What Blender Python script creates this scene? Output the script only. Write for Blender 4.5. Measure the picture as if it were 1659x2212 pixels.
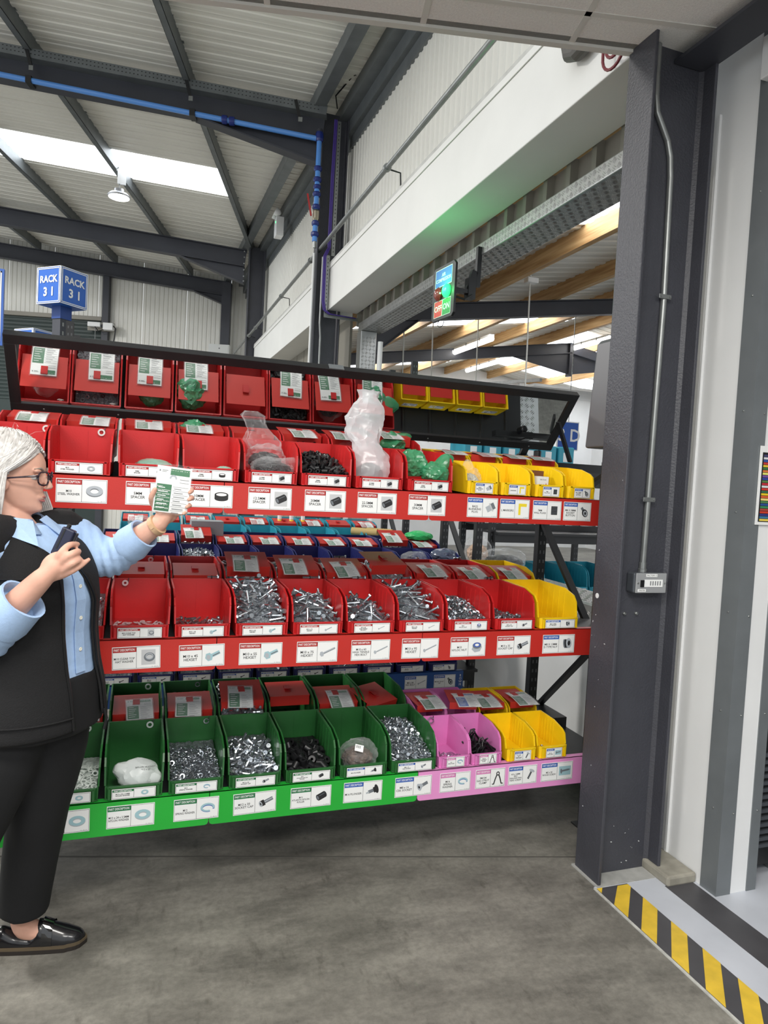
import bpy, bmesh, math, random
import numpy as np
from math import sin, cos, pi, radians as RAD, sqrt, atan2
from mathutils import Vector, Matrix, noise as mnoise
random.seed(7)
for o in list(bpy.data.objects): bpy.data.objects.remove(o, do_unlink=True)
SC = bpy.context.scene
COL = SC.collection

# ------------------------------------------------------------------ camera
YAW, PITCH, ROLL, FPX = RAD(19.51), RAD(2.591), RAD(3.058), 1497.68
_fw = Vector((sin(YAW)*cos(PITCH), cos(YAW)*cos(PITCH), -sin(PITCH)))
_r = Vector((cos(YAW), -sin(YAW), 0)); _u = _r.cross(_fw)
_r2 = _r*cos(ROLL)+_u*sin(ROLL); _u2 = _u*cos(ROLL)-_r*sin(ROLL)
cam_d = bpy.data.cameras.new('camera'); cam = bpy.data.objects.new('camera', cam_d); COL.objects.link(cam)
cam.matrix_world = Matrix(((_r2.x, _u2.x, -_fw.x, 0), (_r2.y, _u2.y, -_fw.y, 0), (_r2.z, _u2.z, -_fw.z, 1.6), (0, 0, 0, 1)))
cam_d.sensor_fit = 'VERTICAL'; cam_d.sensor_height = 36.0; cam_d.sensor_width = 27.0
cam_d.lens = 36.0*FPX/2212.0; cam_d.clip_start = 0.05; cam_d.clip_end = 200
SC.camera = cam

# ------------------------------------------------------------------ world, exposure
w = bpy.data.worlds.new('world'); SC.world = w; w.use_nodes = True
bg = w.node_tree.nodes['Background']; bg.inputs[0].default_value = (0.93, 0.97, 1.0, 1); bg.inputs[1].default_value = 1.12
SC.view_settings.view_transform = 'Standard'; SC.view_settings.look = 'None'
SC.view_settings.gamma = 1.0; SC.view_settings.use_curve_mapping = False
SC.view_settings.exposure = 0.0
def area_light(name, loc, sx, sy, watts, rot=(0, 0, 0), color=(1, 0.97, 0.92)):
    l = bpy.data.lights.new(name, 'AREA'); l.shape = 'RECTANGLE'; l.size = sx; l.size_y = sy; l.energy = watts; l.color = color
    o = bpy.data.objects.new(name, l); COL.objects.link(o); o.location = loc; o.rotation_euler = rot
    return o
# added fill lights, out of view below the walkway ceiling and the hall roof
area_light('added_ceiling_fill', (0.2, 0.5, 3.33), 1.2, 0.6, 68)
area_light('added_ceiling_fill', (-2.2, 1.1, 3.33), 1.2, 0.6, 68)
area_light('added_ceiling_fill', (1.2, -1.4, 3.33), 1.2, 0.6, 68)
area_light('added_ceiling_fill', (-1.4, -1.2, 3.33), 1.2, 0.6, 68)
area_light('added_hall_fill', (-3.9, 5.6, 5.7), 0.9, 0.9, 420)
area_light('added_hall_fill', (-5.5, 12.0, 5.9), 0.9, 0.9, 420)

# ------------------------------------------------------------------ helpers
def lin(c):
    def f(v):
        v /= 255.0
        return v/12.92 if v <= 0.04045 else ((v+0.055)/1.055)**2.4
    return (f(c[0]), f(c[1]), f(c[2]), 1)
MATS = {}
def mat(name, rgb, rough=0.5, metal=0.0, var=0.0, vscale=8.0, bump=0.0, bscale=60.0, emit=0.0, spec=0.5, rgb2=None, stretch=None, coat=0.0):
    if name in MATS: return MATS[name]
    m = bpy.data.materials.new(name); m.use_nodes = True; nt = m.node_tree; b = nt.nodes['Principled BSDF']
    b.inputs['Base Color'].default_value = lin(rgb); b.inputs['Roughness'].default_value = rough; b.inputs['Metallic'].default_value = metal
    b.inputs['Specular IOR Level'].default_value = spec
    if coat: b.inputs['Coat Weight'].default_value = coat
    if emit:
        b.inputs['Emission Color'].default_value = lin(rgb); b.inputs['Emission Strength'].default_value = emit
    if var or bump:
        tc = nt.nodes.new('ShaderNodeTexCoord'); mp = nt.nodes.new('ShaderNodeMapping'); nt.links.new(tc.outputs['Object'], mp.inputs[0])
        if stretch: mp.inputs['Scale'].default_value = stretch
    if var:
        n = nt.nodes.new('ShaderNodeTexNoise'); n.inputs['Scale'].default_value = vscale; n.inputs['Detail'].default_value = 6
        nt.links.new(mp.outputs[0], n.inputs['Vector'])
        r = nt.nodes.new('ShaderNodeValToRGB'); r.color_ramp.elements[0].position = 0.3; r.color_ramp.elements[1].position = 0.7
        if rgb2: c0, c1 = lin(rgb2), lin(rgb)
        else:
            c = lin(rgb); c0 = tuple(x*(1-var) for x in c[:3])+(1,); c1 = tuple(min(1, x*(1+var)) for x in c[:3])+(1,)
        r.color_ramp.elements[0].color = c0; r.color_ramp.elements[1].color = c1
        nt.links.new(n.outputs['Fac'], r.inputs[0]); nt.links.new(r.outputs[0], b.inputs['Base Color'])
    if bump:
        n2 = nt.nodes.new('ShaderNodeTexNoise'); n2.inputs['Scale'].default_value = bscale; n2.inputs['Detail'].default_value = 4
        nt.links.new(mp.outputs[0], n2.inputs['Vector'])
        bp = nt.nodes.new('ShaderNodeBump'); bp.inputs['Strength'].default_value = bump; bp.inputs['Distance'].default_value = 0.01
        nt.links.new(n2.outputs['Fac'], bp.inputs['Height']); nt.links.new(bp.outputs[0], b.inputs['Normal'])
    MATS[name] = m; return m
def film(name, rgb, alpha, rough=0.15, add=0.5):
    """thin clear plastic: partly transparent, partly glossy"""
    if name in MATS: return MATS[name]
    m = bpy.data.materials.new(name); m.use_nodes = True; nt = m.node_tree; nt.nodes.clear()
    out = nt.nodes.new('ShaderNodeOutputMaterial'); mx = nt.nodes.new('ShaderNodeMixShader'); tr = nt.nodes.new('ShaderNodeBsdfTransparent')
    p = nt.nodes.new('ShaderNodeBsdfPrincipled'); p.inputs['Base Color'].default_value = lin(rgb); p.inputs['Roughness'].default_value = rough
    p.inputs['Specular IOR Level'].default_value = 0.8
    fr = nt.nodes.new('ShaderNodeLayerWeight'); fr.inputs[0].default_value = 0.35
    mr = nt.nodes.new('ShaderNodeMapRange'); mr.inputs[3].default_value = alpha; mr.inputs[4].default_value = min(1, alpha+add)
    nt.links.new(fr.outputs['Facing'], mr.inputs[0]); nt.links.new(mr.outputs[0], mx.inputs[0])
    nt.links.new(tr.outputs[0], mx.inputs[1]); nt.links.new(p.outputs[0], mx.inputs[2]); nt.links.new(mx.outputs[0], out.inputs[0])
    MATS[name] = m; return m

class MB:
    def __init__(s): s.v = []; s.f = []; s.m = []; s.cur = 0
    def add(s, vs, fs):
        k = len(s.v); s.v += [tuple(p) for p in vs]; s.f += [tuple(i+k for i in f) for f in fs]; s.m += [s.cur]*len(fs); return s
    def box(s, x0, x1, y0, y1, z0, z1, M=None):
        vs = [Vector((x, y, z)) for x in (x0, x1) for y in (y0, y1) for z in (z0, z1)]
        if M is not None: vs = [M @ p for p in vs]
        return s.add(vs, [(0, 1, 3, 2), (4, 6, 7, 5), (0, 4, 5, 1), (2, 3, 7, 6), (0, 2, 6, 4), (1, 5, 7, 3)])
    def prism(s, poly, h0, h1, axis='x', M=None):
        """poly: 2D points extruded along axis between h0 and h1; x: (y,z)  y: (x,z)  z: (x,y)"""
        def P(a, b, h): return {'x': (h, a, b), 'y': (a, h, b), 'z': (a, b, h)}[axis]
        n = len(poly); vs = [Vector(P(a, b, h0)) for a, b in poly]+[Vector(P(a, b, h1)) for a, b in poly]
        if M is not None: vs = [M @ p for p in vs]
        return s.add(vs, [tuple(range(n))[::-1], tuple(range(n, 2*n))]+[(i, (i+1) % n, n+(i+1) % n, n+i) for i in range(n)])
    def bar(s, a, b, w, h, up=(0, 0, 1)):
        a = Vector(a); b = Vector(b); d = (b-a).normalized(); u = Vector(up)
        sd = d.cross(u)
        if sd.length < 1e-4: sd = d.cross(Vector((1, 0, 0)))
        sd.normalize(); u = sd.cross(d)
        vs = [p+sd*(i*w/2)+u*(j*h/2) for p in (a, b) for i, j in ((-1, -1), (1, -1), (1, 1), (-1, 1))]
        return s.add(vs, [(0, 1, 2, 3), (7, 6, 5, 4), (0, 4, 5, 1), (1, 5, 6, 2), (2, 6, 7, 3), (3, 7, 4, 0)])
    def tube(s, pts, r, n=10, cap=True):
        pts = [Vector(p) for p in pts]; N = len(pts); R = r if isinstance(r, (list, tuple)) else [r]*N
        t0 = (pts[1]-pts[0]).normalized(); a = Vector((0, 0, 1)) if abs(t0.z) < 0.9 else Vector((1, 0, 0)); u = t0.cross(a).normalized()
        vs = []
        for i in range(N):
            t = (pts[min(i+1, N-1)]-pts[max(i-1, 0)]).normalized(); u = (u-t*u.dot(t)).normalized(); v = t.cross(u)
            vs += [pts[i]+(u*cos(2*pi*k/n)+v*sin(2*pi*k/n))*R[i] for k in range(n)]
        fs = [(i*n+k, i*n+(k+1) % n, (i+1)*n+(k+1) % n, (i+1)*n+k) for i in range(N-1) for k in range(n)]
        if cap: fs += [tuple(range(n))[::-1], tuple(range((N-1)*n, N*n))]
        return s.add(vs, fs)
    def lathe(s, prof, n=20, M=None, cap=True):
        """prof: (r,z) pairs revolved about z"""
        vs = [Vector((r*cos(2*pi*k/n), r*sin(2*pi*k/n), z)) for r, z in prof for k in range(n)]
        if M is not None: vs = [M @ p for p in vs]
        N = len(prof); fs = [(i*n+k, i*n+(k+1) % n, (i+1)*n+(k+1) % n, (i+1)*n+k) for i in range(N-1) for k in range(n)]
        if cap: fs += [tuple(range(n))[::-1], tuple(range((N-1)*n, N*n))]
        return s.add(vs, fs)
    def ring(s, ri, ro, h, n=20, M=None):
        prof = [(ri, 0), (ro, 0), (ro, h), (ri, h), (ri, 0)]
        return s.lathe(prof, n, M, cap=False)
    def loft(s, rings, cap=True, closed=True):
        n = len(rings[0]); N = len(rings); vs = [p for r in rings for p in r]
        kk = n if closed else n-1
        fs = [(i*n+k, i*n+(k+1) % n, (i+1)*n+(k+1) % n, (i+1)*n+k) for i in range(N-1) for k in range(kk)]
        if cap and closed: fs += [tuple(range(n))[::-1], tuple(range((N-1)*n, N*n))]
        return s.add(vs, fs)
    def mesh(s, name='mesh', fix=True):
        me = bpy.data.meshes.new(name); me.from_pydata([tuple(p) for p in s.v], [], s.f)
        if max(s.m, default=0): me.polygons.foreach_set('material_index', s.m)
        if fix:
            bm = bmesh.new(); bm.from_mesh(me); bmesh.ops.recalc_face_normals(bm, faces=bm.faces); bm.to_mesh(me); bm.free()
        return me
def smooth(me, ang=None):
    for p in me.polygons: p.use_smooth = True
    if ang is not None:
        try: me.set_sharp_from_angle(angle=RAD(ang))
        except Exception: pass
    return me
def obj(name, me, mats=None, parent=None, loc=None, rot=None, M=None):
    if isinstance(me, MB): me = me.mesh(name)
    if mats is not None and me is not None and not len(me.materials):
        for m in (mats if isinstance(mats, (list, tuple)) else [mats]): me.materials.append(m)
    o = bpy.data.objects.new(name, me); COL.objects.link(o)
    if parent is not None: o.parent = parent
    if M is not None: o.matrix_local = M
    if loc is not None: o.location = loc
    if rot is not None: o.rotation_euler = rot
    return o
def tag(o, label, cat, group=None, kind=None):
    o['label'] = label; o['category'] = cat
    if group: o['group'] = group
    if kind: o['kind'] = kind
    return o
def empty(name, loc=(0, 0, 0), rotz=0, M=None):
    o = bpy.data.objects.new(name, None); COL.objects.link(o); o.empty_display_size = 0.05
    if M is not None: o.matrix_world = M
    else: o.location = loc; o.rotation_euler = (0, 0, rotz)
    return o
def struct(name, me, mats, parent=None, **k):
    o = obj(name, me, mats, parent, **k)
    if parent is None: o['kind'] = 'structure'
    return o
def slabel(o, label, cat): o['label'] = label; o['category'] = cat; return o
def bevel(o, w=0.003, seg=2, ang=40):
    b = o.modifiers.new('bevel', 'BEVEL'); b.width = w; b.segments = seg; b.limit_method = 'ANGLE'; b.angle_limit = RAD(ang); return o
T = Matrix.Translation
def Rx(a): return Matrix.Rotation(a, 4, 'X')
def Ry(a): return Matrix.Rotation(a, 4, 'Y')
def Rz(a): return Matrix.Rotation(a, 4, 'Z')
_tc = {}
def text_mesh(s, size=1.0, bold=0.0, align='CENTER', spacing=1.0, line=1.0):
    k = (s, size, bold, align, spacing, line)
    if k in _tc: return _tc[k]
    c = bpy.data.curves.new('text', 'FONT'); c.body = s; c.size = size; c.align_x = align; c.align_y = 'CENTER'; c.offset = bold; c.space_character = spacing; c.space_line = line
    c.resolution_u = 2
    o = bpy.data.objects.new('text_tmp', c); COL.objects.link(o)
    bpy.context.view_layer.update()
    me = bpy.data.meshes.new_from_object(o.evaluated_get(bpy.context.evaluated_depsgraph_get()))
    bpy.data.objects.remove(o, do_unlink=True); _tc[k] = me; return me
def text_obj(name, s, size, m, parent, M, bold=0.0, align='CENTER', spacing=1.0, line=1.0, fit=None):
    me = text_mesh(s, size, bold, align, spacing, line)
    if not len(me.materials): me.materials.append(m)
    elif me.materials[0] != m:
        me = me.copy(); me.materials.clear(); me.materials.append(m)
    if fit:
        xs = [v.co.x for v in me.vertices]; wd = max(xs)-min(xs)
        if wd > fit: M = M @ Matrix.Diagonal((fit/wd, max(fit/wd, 0.8), 1, 1))
    return obj(name, me, None, parent, M=M)
# frame of the skewed main hall: x' runs along the rafters, y' along the purlins
TH = RAD(15.5)
def hall(xp, yp, z=0.0): return Vector((1.9+xp*cos(TH)+yp*sin(TH), 7.85-xp*sin(TH)+yp*cos(TH), z))
MH = Matrix(((cos(TH), sin(TH), 0, 1.9), (-sin(TH), cos(TH), 0, 7.85), (0, 0, 1, 0), (0, 0, 0, 1)))
def zr(xp): return 5.70-0.1*xp          # top of the rafters

# ------------------------------------------------------------------ materials
M_STEEL = mat('painted_steel_anthracite', (66, 67, 74), 0.42, var=0.10, vscale=5, bump=0.25, bscale=120)
M_STEEL2 = mat('painted_steel_dark', (58, 60, 68), 0.5, var=0.1, vscale=3)
M_GALV = mat('galvanised_steel', (150, 153, 152), 0.42, 0.75, var=0.12, vscale=14)
M_PURLIN = mat('purlin_steel', (112, 117, 119), 0.45, 0.35, var=0.12, vscale=6)
M_LINER = mat('white_liner_sheet', (226, 224, 216), 0.42, var=0.05, vscale=1.2)
M_WALLC = mat('white_wall_cladding', (228, 227, 220), 0.35, var=0.05, vscale=1.0)
M_PLASTER = mat('white_painted_board', (236, 236, 232), 0.6, var=0.03, vscale=2, bump=0.05, bscale=30)
M_CLAD = mat('grey_beige_cladding', (138, 134, 124), 0.5, var=0.08, vscale=2)
M_WHITE = mat('white_paint', (235, 236, 236), 0.5, var=0.03, vscale=3)
M_TILE = mat('mineral_ceiling_tile', (236, 234, 230), 0.9, var=0.06, vscale=120, bump=0.3, bscale=220)
M_GRID = mat('ceiling_grid_metal', (216, 214, 208), 0.5)
M_ALU = mat('checker_plate_aluminium', (176, 177, 176), 0.34, 0.85, var=0.08, vscale=10)
M_TIMBER = mat('sawn_timber', (222, 186, 134), 0.6, var=0.3, vscale=3, rgb2=(178, 134, 84), stretch=(9, 0.5, 9), bump=0.1, bscale=30)
M_BLACK = mat('black_powder_coat', (30, 31, 33), 0.42, var=0.08, vscale=10)
M_BLACKP = mat('black_plastic', (24, 24, 26), 0.35)
M_RUBBER = mat('black_rubber', (20, 20, 21), 0.6)
M_GREYTRIM = mat('grey_metal_trim', (120, 125, 128), 0.4, 0.2, var=0.06)
M_DKTRIM = mat('dark_grey_metal_trim', (84, 88, 94), 0.4, 0.2, var=0.06)
M_PAPER = mat('white_card', (240, 241, 240), 0.45)
M_INK = mat('black_print', (28, 28, 30), 0.6)
M_INKG = mat('grey_print', (130, 132, 134), 0.6)
M_HRED = mat('label_red_print', (176, 42, 40), 0.5)
M_HGREEN = mat('label_green_print', (28, 112, 66), 0.5)
M_HBLUE = mat('label_blue_print', (36, 88, 178), 0.5)
M_HPINK = mat('label_pink_print', (214, 118, 180), 0.5)
M_STRIPR = mat('red_painted_strip', (192, 44, 36), 0.33, var=0.06, vscale=4, bump=0.06, bscale=250)
M_STRIPG = mat('green_painted_strip', (38, 172, 58), 0.36, var=0.06, vscale=4, bump=0.06, bscale=250)
M_STRIPP = mat('pink_painted_strip', (230, 150, 206), 0.36, var=0.04, vscale=4)
M_STRIPB = mat('blue_painted_strip', (44, 84, 150), 0.4, var=0.06, vscale=4)
def plastic(n, c, r=0.36): return mat(n, c, r, var=0.07, vscale=9, bump=0.03, bscale=180)
M_BRED = plastic('red_bin_plastic', (196, 34, 36)); M_BGREEN = plastic('green_bin_plastic', (40, 100, 48)); M_BYEL = plastic('yellow_bin_plastic', (246, 206, 22))
M_BPINK = plastic('pink_bin_plastic', (222, 128, 192)); M_BNAVY = plastic('navy_bin_plastic', (34, 40, 98)); M_BTEAL = plastic('teal_bin_plastic', (46, 150, 172))
M_LID = mat('red_lid_sheet', (198, 50, 42), 0.4, var=0.06, vscale=6)
M_ZINC = mat('zinc_plated_steel', (186, 192, 198), 0.24, 0.9, var=0.12, vscale=60)
M_ZDARK = mat('zinc_in_shadow_between_parts', (86, 92, 98), 0.5, 0.6, var=0.5, vscale=160)
M_NYLON = mat('natural_nylon', (216, 222, 218), 0.4)
M_GLASSW = film('clear_polythene', (236, 238, 240), 0.04, 0.10, 0.38)
M_MILKY = film('milky_polythene', (234, 235, 238), 0.42, 0.22)
M_GREENB = film('green_polythene', (66, 160, 112), 0.72, 0.2)
M_POUCH = film('clear_pouch', (240, 243, 245), 0.06, 0.2)
M_BLUEP = mat('blue_air_pipe', (88, 146, 222), 0.3); M_NAVYP = mat('navy_pipe_fitting', (26, 44, 118), 0.35)
M_PURPLE = mat('violet_cable', (72, 52, 138), 0.45)
M_LIGHT = mat('lit_diffuser', (255, 252, 244), 0.5, emit=9.0)
M_SKYL = mat('rooflight_daylight', (246, 250, 255), 0.5, emit=5.0)
# ================================================================== STRUCTURE
# ---- concrete floor
def concrete_mat():
    m = bpy.data.materials.new('worn_concrete'); m.use_nodes = True; nt = m.node_tree; b = nt.nodes['Principled BSDF']
    tc = nt.nodes.new('ShaderNodeTexCoord')
    def nz(sc, det, rough=0.6, st=None):
        mp = nt.nodes.new('ShaderNodeMapping'); nt.links.new(tc.outputs['Object'], mp.inputs[0])
        if st: mp.inputs['Scale'].default_value = st[:3]; mp.inputs['Rotation'].default_value = (0, 0, st[3])
        n = nt.nodes.new('ShaderNodeTexNoise'); n.inputs['Scale'].default_value = sc; n.inputs['Detail'].default_value = det; n.inputs['Roughness'].default_value = rough
        nt.links.new(mp.outputs[0], n.inputs['Vector']); return n
    def ramp(n, p0, c0, p1, c1):
        r = nt.nodes.new('ShaderNodeValToRGB'); r.color_ramp.elements[0].position = p0; r.color_ramp.elements[1].position = p1
        r.color_ramp.elements[0].color = c0; r.color_ramp.elements[1].color = c1; nt.links.new(n.outputs['Fac'], r.inputs[0]); return r
    a = ramp(nz(1.1, 8), 0.33, lin((104, 101, 94)), 0.66, lin((148, 145, 136)))
    s1 = ramp(nz(3.2, 10, 0.7, (1, 2.4, 1, 0.5)), 0.36, (0.60, 0.60, 0.60, 1), 0.60, (1, 1, 1, 1))
    s2 = ramp(nz(42, 4, 0.7), 0.30, (0.78, 0.78, 0.78, 1), 0.62, (1.06, 1.06, 1.06, 1))
    s3 = ramp(nz(11, 6, 0.6, (1.6, 0.6, 1, -0.7)), 0.27, (0.62, 0.61, 0.60, 1), 0.42, (1, 1, 1, 1))
    def mul(x, y):
        mx = nt.nodes.new('ShaderNodeMix'); mx.data_type = 'RGBA'; mx.blend_type = 'MULTIPLY'; mx.inputs[0].default_value = 1
        nt.links.new(x, mx.inputs[6]); nt.links.new(y, mx.inputs[7]); return mx.outputs[2]
    c = mul(mul(mul(a.outputs[0], s1.outputs[0]), s2.outputs[0]), s3.outputs[0])
    nt.links.new(c, b.inputs['Base Color']); b.inputs['Roughness'].default_value = 0.55
    bp = nt.nodes.new('ShaderNodeBump'); bp.inputs['Strength'].default_value = 0.15; bp.inputs['Distance'].default_value = 0.004
    nt.links.new(nz(60, 5).outputs['Fac'], bp.inputs['Height']); nt.links.new(bp.outputs[0], b.inputs['Normal'])
    return m
M_CONC = concrete_mat()
fl = MB().box(-9, 12, -5, 20, -0.2, 0.0)
floor = struct('floor', fl, M_CONC)
slabel(floor, 'worn grey concrete floor in front of and beneath the bin rack', 'floor')
# saw-cut joint on the hall's grid
j = MB(); a, b_ = Vector((-3.0, 3.70, 0.0008)), Vector((3.2, 2.155, 0.0008)); j.bar(a, b_, 0.007, 0.0016)
obj('floor_joint', j, mat('joint_filler', (84, 82, 77), 0.8), floor)
M_PGREY = mat('pale_grey_floor_paint', (196, 200, 208), 0.4, var=0.05, vscale=6)
M_PDARK = mat('dark_grey_floor_paint', (74, 73, 76), 0.45, var=0.1, vscale=9)
M_PYEL = mat('yellow_floor_paint', (222, 186, 58), 0.5, var=0.12, vscale=18)
pf = struct('floor_painted', MB().box(1.79, 6.0, -3.0, 2.27, 0.0, 0.004), M_PGREY)
slabel(pf, 'pale grey painted floor of the walkway right of the column', 'floor')
def zoff(p): return p
ha = obj('hazard_band', MB().box(1.792, 1.94, -2.0, 2.255, 0.004, 0.0055), M_PDARK, pf)
for k in range(22):
    y0 = 2.218-0.1545*k
    pts = [(1.793, y0-0.154), (1.793, y0-0.072), (1.94, y0+0.095), (1.94, y0+0.013)]
    if y0+0.095 > 2.255:
        pts = [(1.793, y0-0.154), (1.793, y0-0.072), (1.889, 2.255-0.006), (1.94, 2.249), (1.94, y0+0.013)]
    obj('hazard_stripe', MB().prism(pts, 0.0055, 0.0066, 'z'), M_PYEL, ha)
obj('hazard_stripe', MB().prism([(1.793, 2.223), (1.793, 2.2545), (1.82, 2.2545)], 0.0055, 0.0066, 'z'), M_PYEL, ha)
obj('dark_band', MB().box(2.085, 2.222, -2.0, 2.20, 0.004, 0.0055), M_PDARK, pf)
obj('paint_edge', MB().box(1.783, 1.792, -2.0, 2.262, 0.0, 0.0045), mat('worn_white_line', (190, 190, 184), 0.7, var=0.2, vscale=40), pf)

# ---- steel sections
def isection(mb, a, b, depth, width, tf, tw, up):
    """I-section from a to b; depth measured along 'up'"""
    a = Vector(a); b = Vector(b); u = Vector(up).normalized(); d = (b-a).normalized(); u = (u-d*u.dot(d)).normalized()
    for s in (-1, 1): mb.bar(a+u*s*(depth-tf)/2, b+u*s*(depth-tf)/2, width, tf, u)
    mb.bar(a, b, tw, depth-2*tf, u)
    return mb
def bolt_heads(parent, pts, axis, r=0.012, h=0.01, m=None):
    me = None
    for p in pts:
        if me is None:
            me = MB().lathe([(r, 0), (r, h*0.6), (r*0.6, h)], 6).mesh('bolt'); me.materials.append(m or M_GALV)
        q = Vector((0, 0, 1)).rotation_difference(Vector(axis))
        obj('bolt', me, None, parent, M=T(Vector(p)) @ q.to_matrix().to_4x4())
def column(label, y, ztop, loc_y_label=None, z0=0.0):
    e = empty('steel_column', (1.965, y, z0))
    h = ztop-z0
    o = obj('flange', MB().box(-0.155, -0.141, -0.08, 0.08, 0, h), M_STEEL, e); bevel(o, 0.003)
    o = obj('flange', MB().box(0.141, 0.155, -0.08, 0.08, 0, h), M_STEEL, e); bevel(o, 0.003)
    obj('web', MB().box(-0.141, 0.141, -0.005, 0.005, 0, h), M_STEEL, e)
    wf = MB()
    for sx in (-1, 1):
        for sy in (-1, 1): wf.prism([(sx*0.141, sy*0.005), (sx*0.127, sy*0.005), (sx*0.141, sy*0.019)], 0, h, 'z')
    obj('root_fillet', wf, M_STEEL, e)
    tag(e, label, 'column'); return e
col_near = column('textured dark grey steel column with conduit and switch box, at right', 2.35, 3.9)
bolt_heads(col_near, [(-0.06, -0.005, 1.105), (0.0, -0.005, 1.105)], (0, -1, 0), 0.008, 0.01)
o = obj('paint_chip', MB().lathe([(0.011, 0), (0.011, 0.001)], 12), M_WHITE, col_near, M=T(Vector((-0.1555, 0.05, 1.17))) @ Ry(-pi/2))
rc = random.Random(3)
chip = MB().lathe([(0.004, 0), (0.0025, 0.0008)], 6).mesh('paint_chip'); chip.materials.append(mat('chipped_primer', (196, 198, 200), 0.6))
for k in range(26):
    sx = rc.uniform(0.3, 1.4)
    if k % 2: MM = T(Vector((rc.uniform(-0.11, 0.10), -0.0055, abs(rc.gauss(0.12, 0.10))+0.03))) @ Rx(pi/2)
    else: MM = T(Vector((-0.1555, rc.uniform(-0.07, 0.07), rc.uniform(0.2, 1.9)))) @ Ry(-pi/2)
    obj('paint_chip', chip, None, col_near, M=MM @ Rz(rc.uniform(0, 3)) @ Matrix.Diagonal((sx, 0.5*sx, 1, 1)))
o = obj('grout_pad', MB().box(-0.165, 0.165, -0.09, 0.09, 0.0, 0.006), mat('grout', (168, 168, 164), 0.8, var=0.15, vscale=20), col_near)
col_mid = column('dark steel column in mid hall carrying blue air pipe and violet cables', 7.95, 5.75)
col_far = column('farthest dark steel column of the right hand wall', 13.55, 5.9)

def rafter(label, yp, x0, x1, hx0, hz, gable=False):
    """portal rafter lying in the plane y'=yp, from x0 (left) to x1 (column), haunch starting at hx0"""
    e = empty('roof_rafter', hall(x1, yp, 0)); e.rotation_euler = (0, 0, -TH)
    L0, L1 = Vector((x0-x1, 0, zr(x0)-0.16)), Vector((0, 0, zr(x1)-0.16))
    up = Vector((0.1, 0, 1)).normalized(); d = 0.32; wd = 0.16
    obj('top_flange', MB().bar(L0+up*0.152, L1+up*0.152, wd, 0.016, up), M_STEEL2, e)
    obj('bottom_flange', MB().bar(L0-up*0.152, L1-up*0.152, wd, 0.016, up), M_STEEL2, e)
    obj('web', MB().bar(L0, L1, 0.01, 0.29, up), M_STEEL2, e)
    if hx0 is not None:
        A = Vector((hx0-x1, 0, zr(hx0)-0.33)); B = Vector((-0.02, 0, hz)); Cc = Vector((-0.02, 0, zr(x1)-0.30))
        obj('haunch_web', MB().prism([(A.x, A.z), (B.x, B.z), (Cc.x, Cc.z)], -0.005, 0.005, 'y'), M_STEEL2, e)
        dd = (B-A).normalized(); obj('haunch_flange', MB().bar(A, B, wd, 0.016, Vector((-dd.z, 0, dd.x))), M_STEEL2, e)
    tag(e, label, 'rafter'); return e
r1 = rafter('near dark steel roof rafter carrying a blue air pipe', 0.0, -7.5, -0.08, -1.52, 5.12)
r2 = rafter('second dark steel roof rafter behind the rooflight', 5.65, -9.5, -1.70, -2.9, 5.24)
r3 = rafter('farthest dark steel rafter against the end wall', 8.3, -9.5, -2.45, -3.2, 5.42)
bolt_heads(r2, [(-0.01, -0.086, z) for z in (5.83, 5.72, 5.60, 5.48, 5.36, 5.27)], (0, -1, 0), 0.016)

# ---- roof: purlins, liner panels, rooflight
ceil = empty('ceiling'); ceil['kind'] = 'structure'; slabel(ceil, 'white ribbed liner roof of the hall', 'ceiling')
def eave_x(yp, X=2.25): return (X-1.9-yp*sin(TH))/cos(TH)
def panel_profile(w, n=5):
    pr = [(0, 0)]
    for i in range(n):
        c = (i+0.5)*w/n
        pr += [(c-0.022, 0), (c-0.012, -0.014), (c+0.012, -0.014), (c+0.022, 0)]
        if i < n-1: pr += [(c+w/n/2-0.006, 0), (c+w/n/2, -0.004), (c+w/n/2+0.006, 0)]
    pr.append((w-0.008, 0)); pr.append((w-0.004, 0.012)); return pr
M_RLF = mat('rooflight_frame', (200, 200, 196), 0.5)
yp = -4.5
while yp < 8.4:
    pr = panel_profile(1.0); vs = []; n = len(pr)
    xa = -10.0
    light = abs(yp-2.5) < 0.01
    def sheet(name, x0f, x1f, m):
        vs = []
        for dy, dz in pr:
            y_ = yp+dy
            vs.append(hall(x0f(y_), y_, zr(x0f(y_))+0.2+dz))
        for dy, dz in pr:
            y_ = yp+dy
            vs.append(hall(x1f(y_), y_, zr(x1f(y_))+0.2+dz))
        mb = MB().add(vs, [(i, i+1, n+i+1, n+i) for i in range(n-1)])
        o = obj(name, mb, m, ceil); s = o.modifiers.new('solid', 'SOLIDIFY'); s.thickness = 0.03; s.offset = 1
    if light:
        sheet('roof_panel', lambda y: -1.68, lambda y: eave_x(y), M_LINER)
        sheet('rooflight_panel', lambda y: -10.0, lambda y: -1.68, M_SKYL)
    else: sheet('roof_panel', lambda y: xa, lambda y: eave_x(y), M_LINER)
    yp += 1.0
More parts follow.
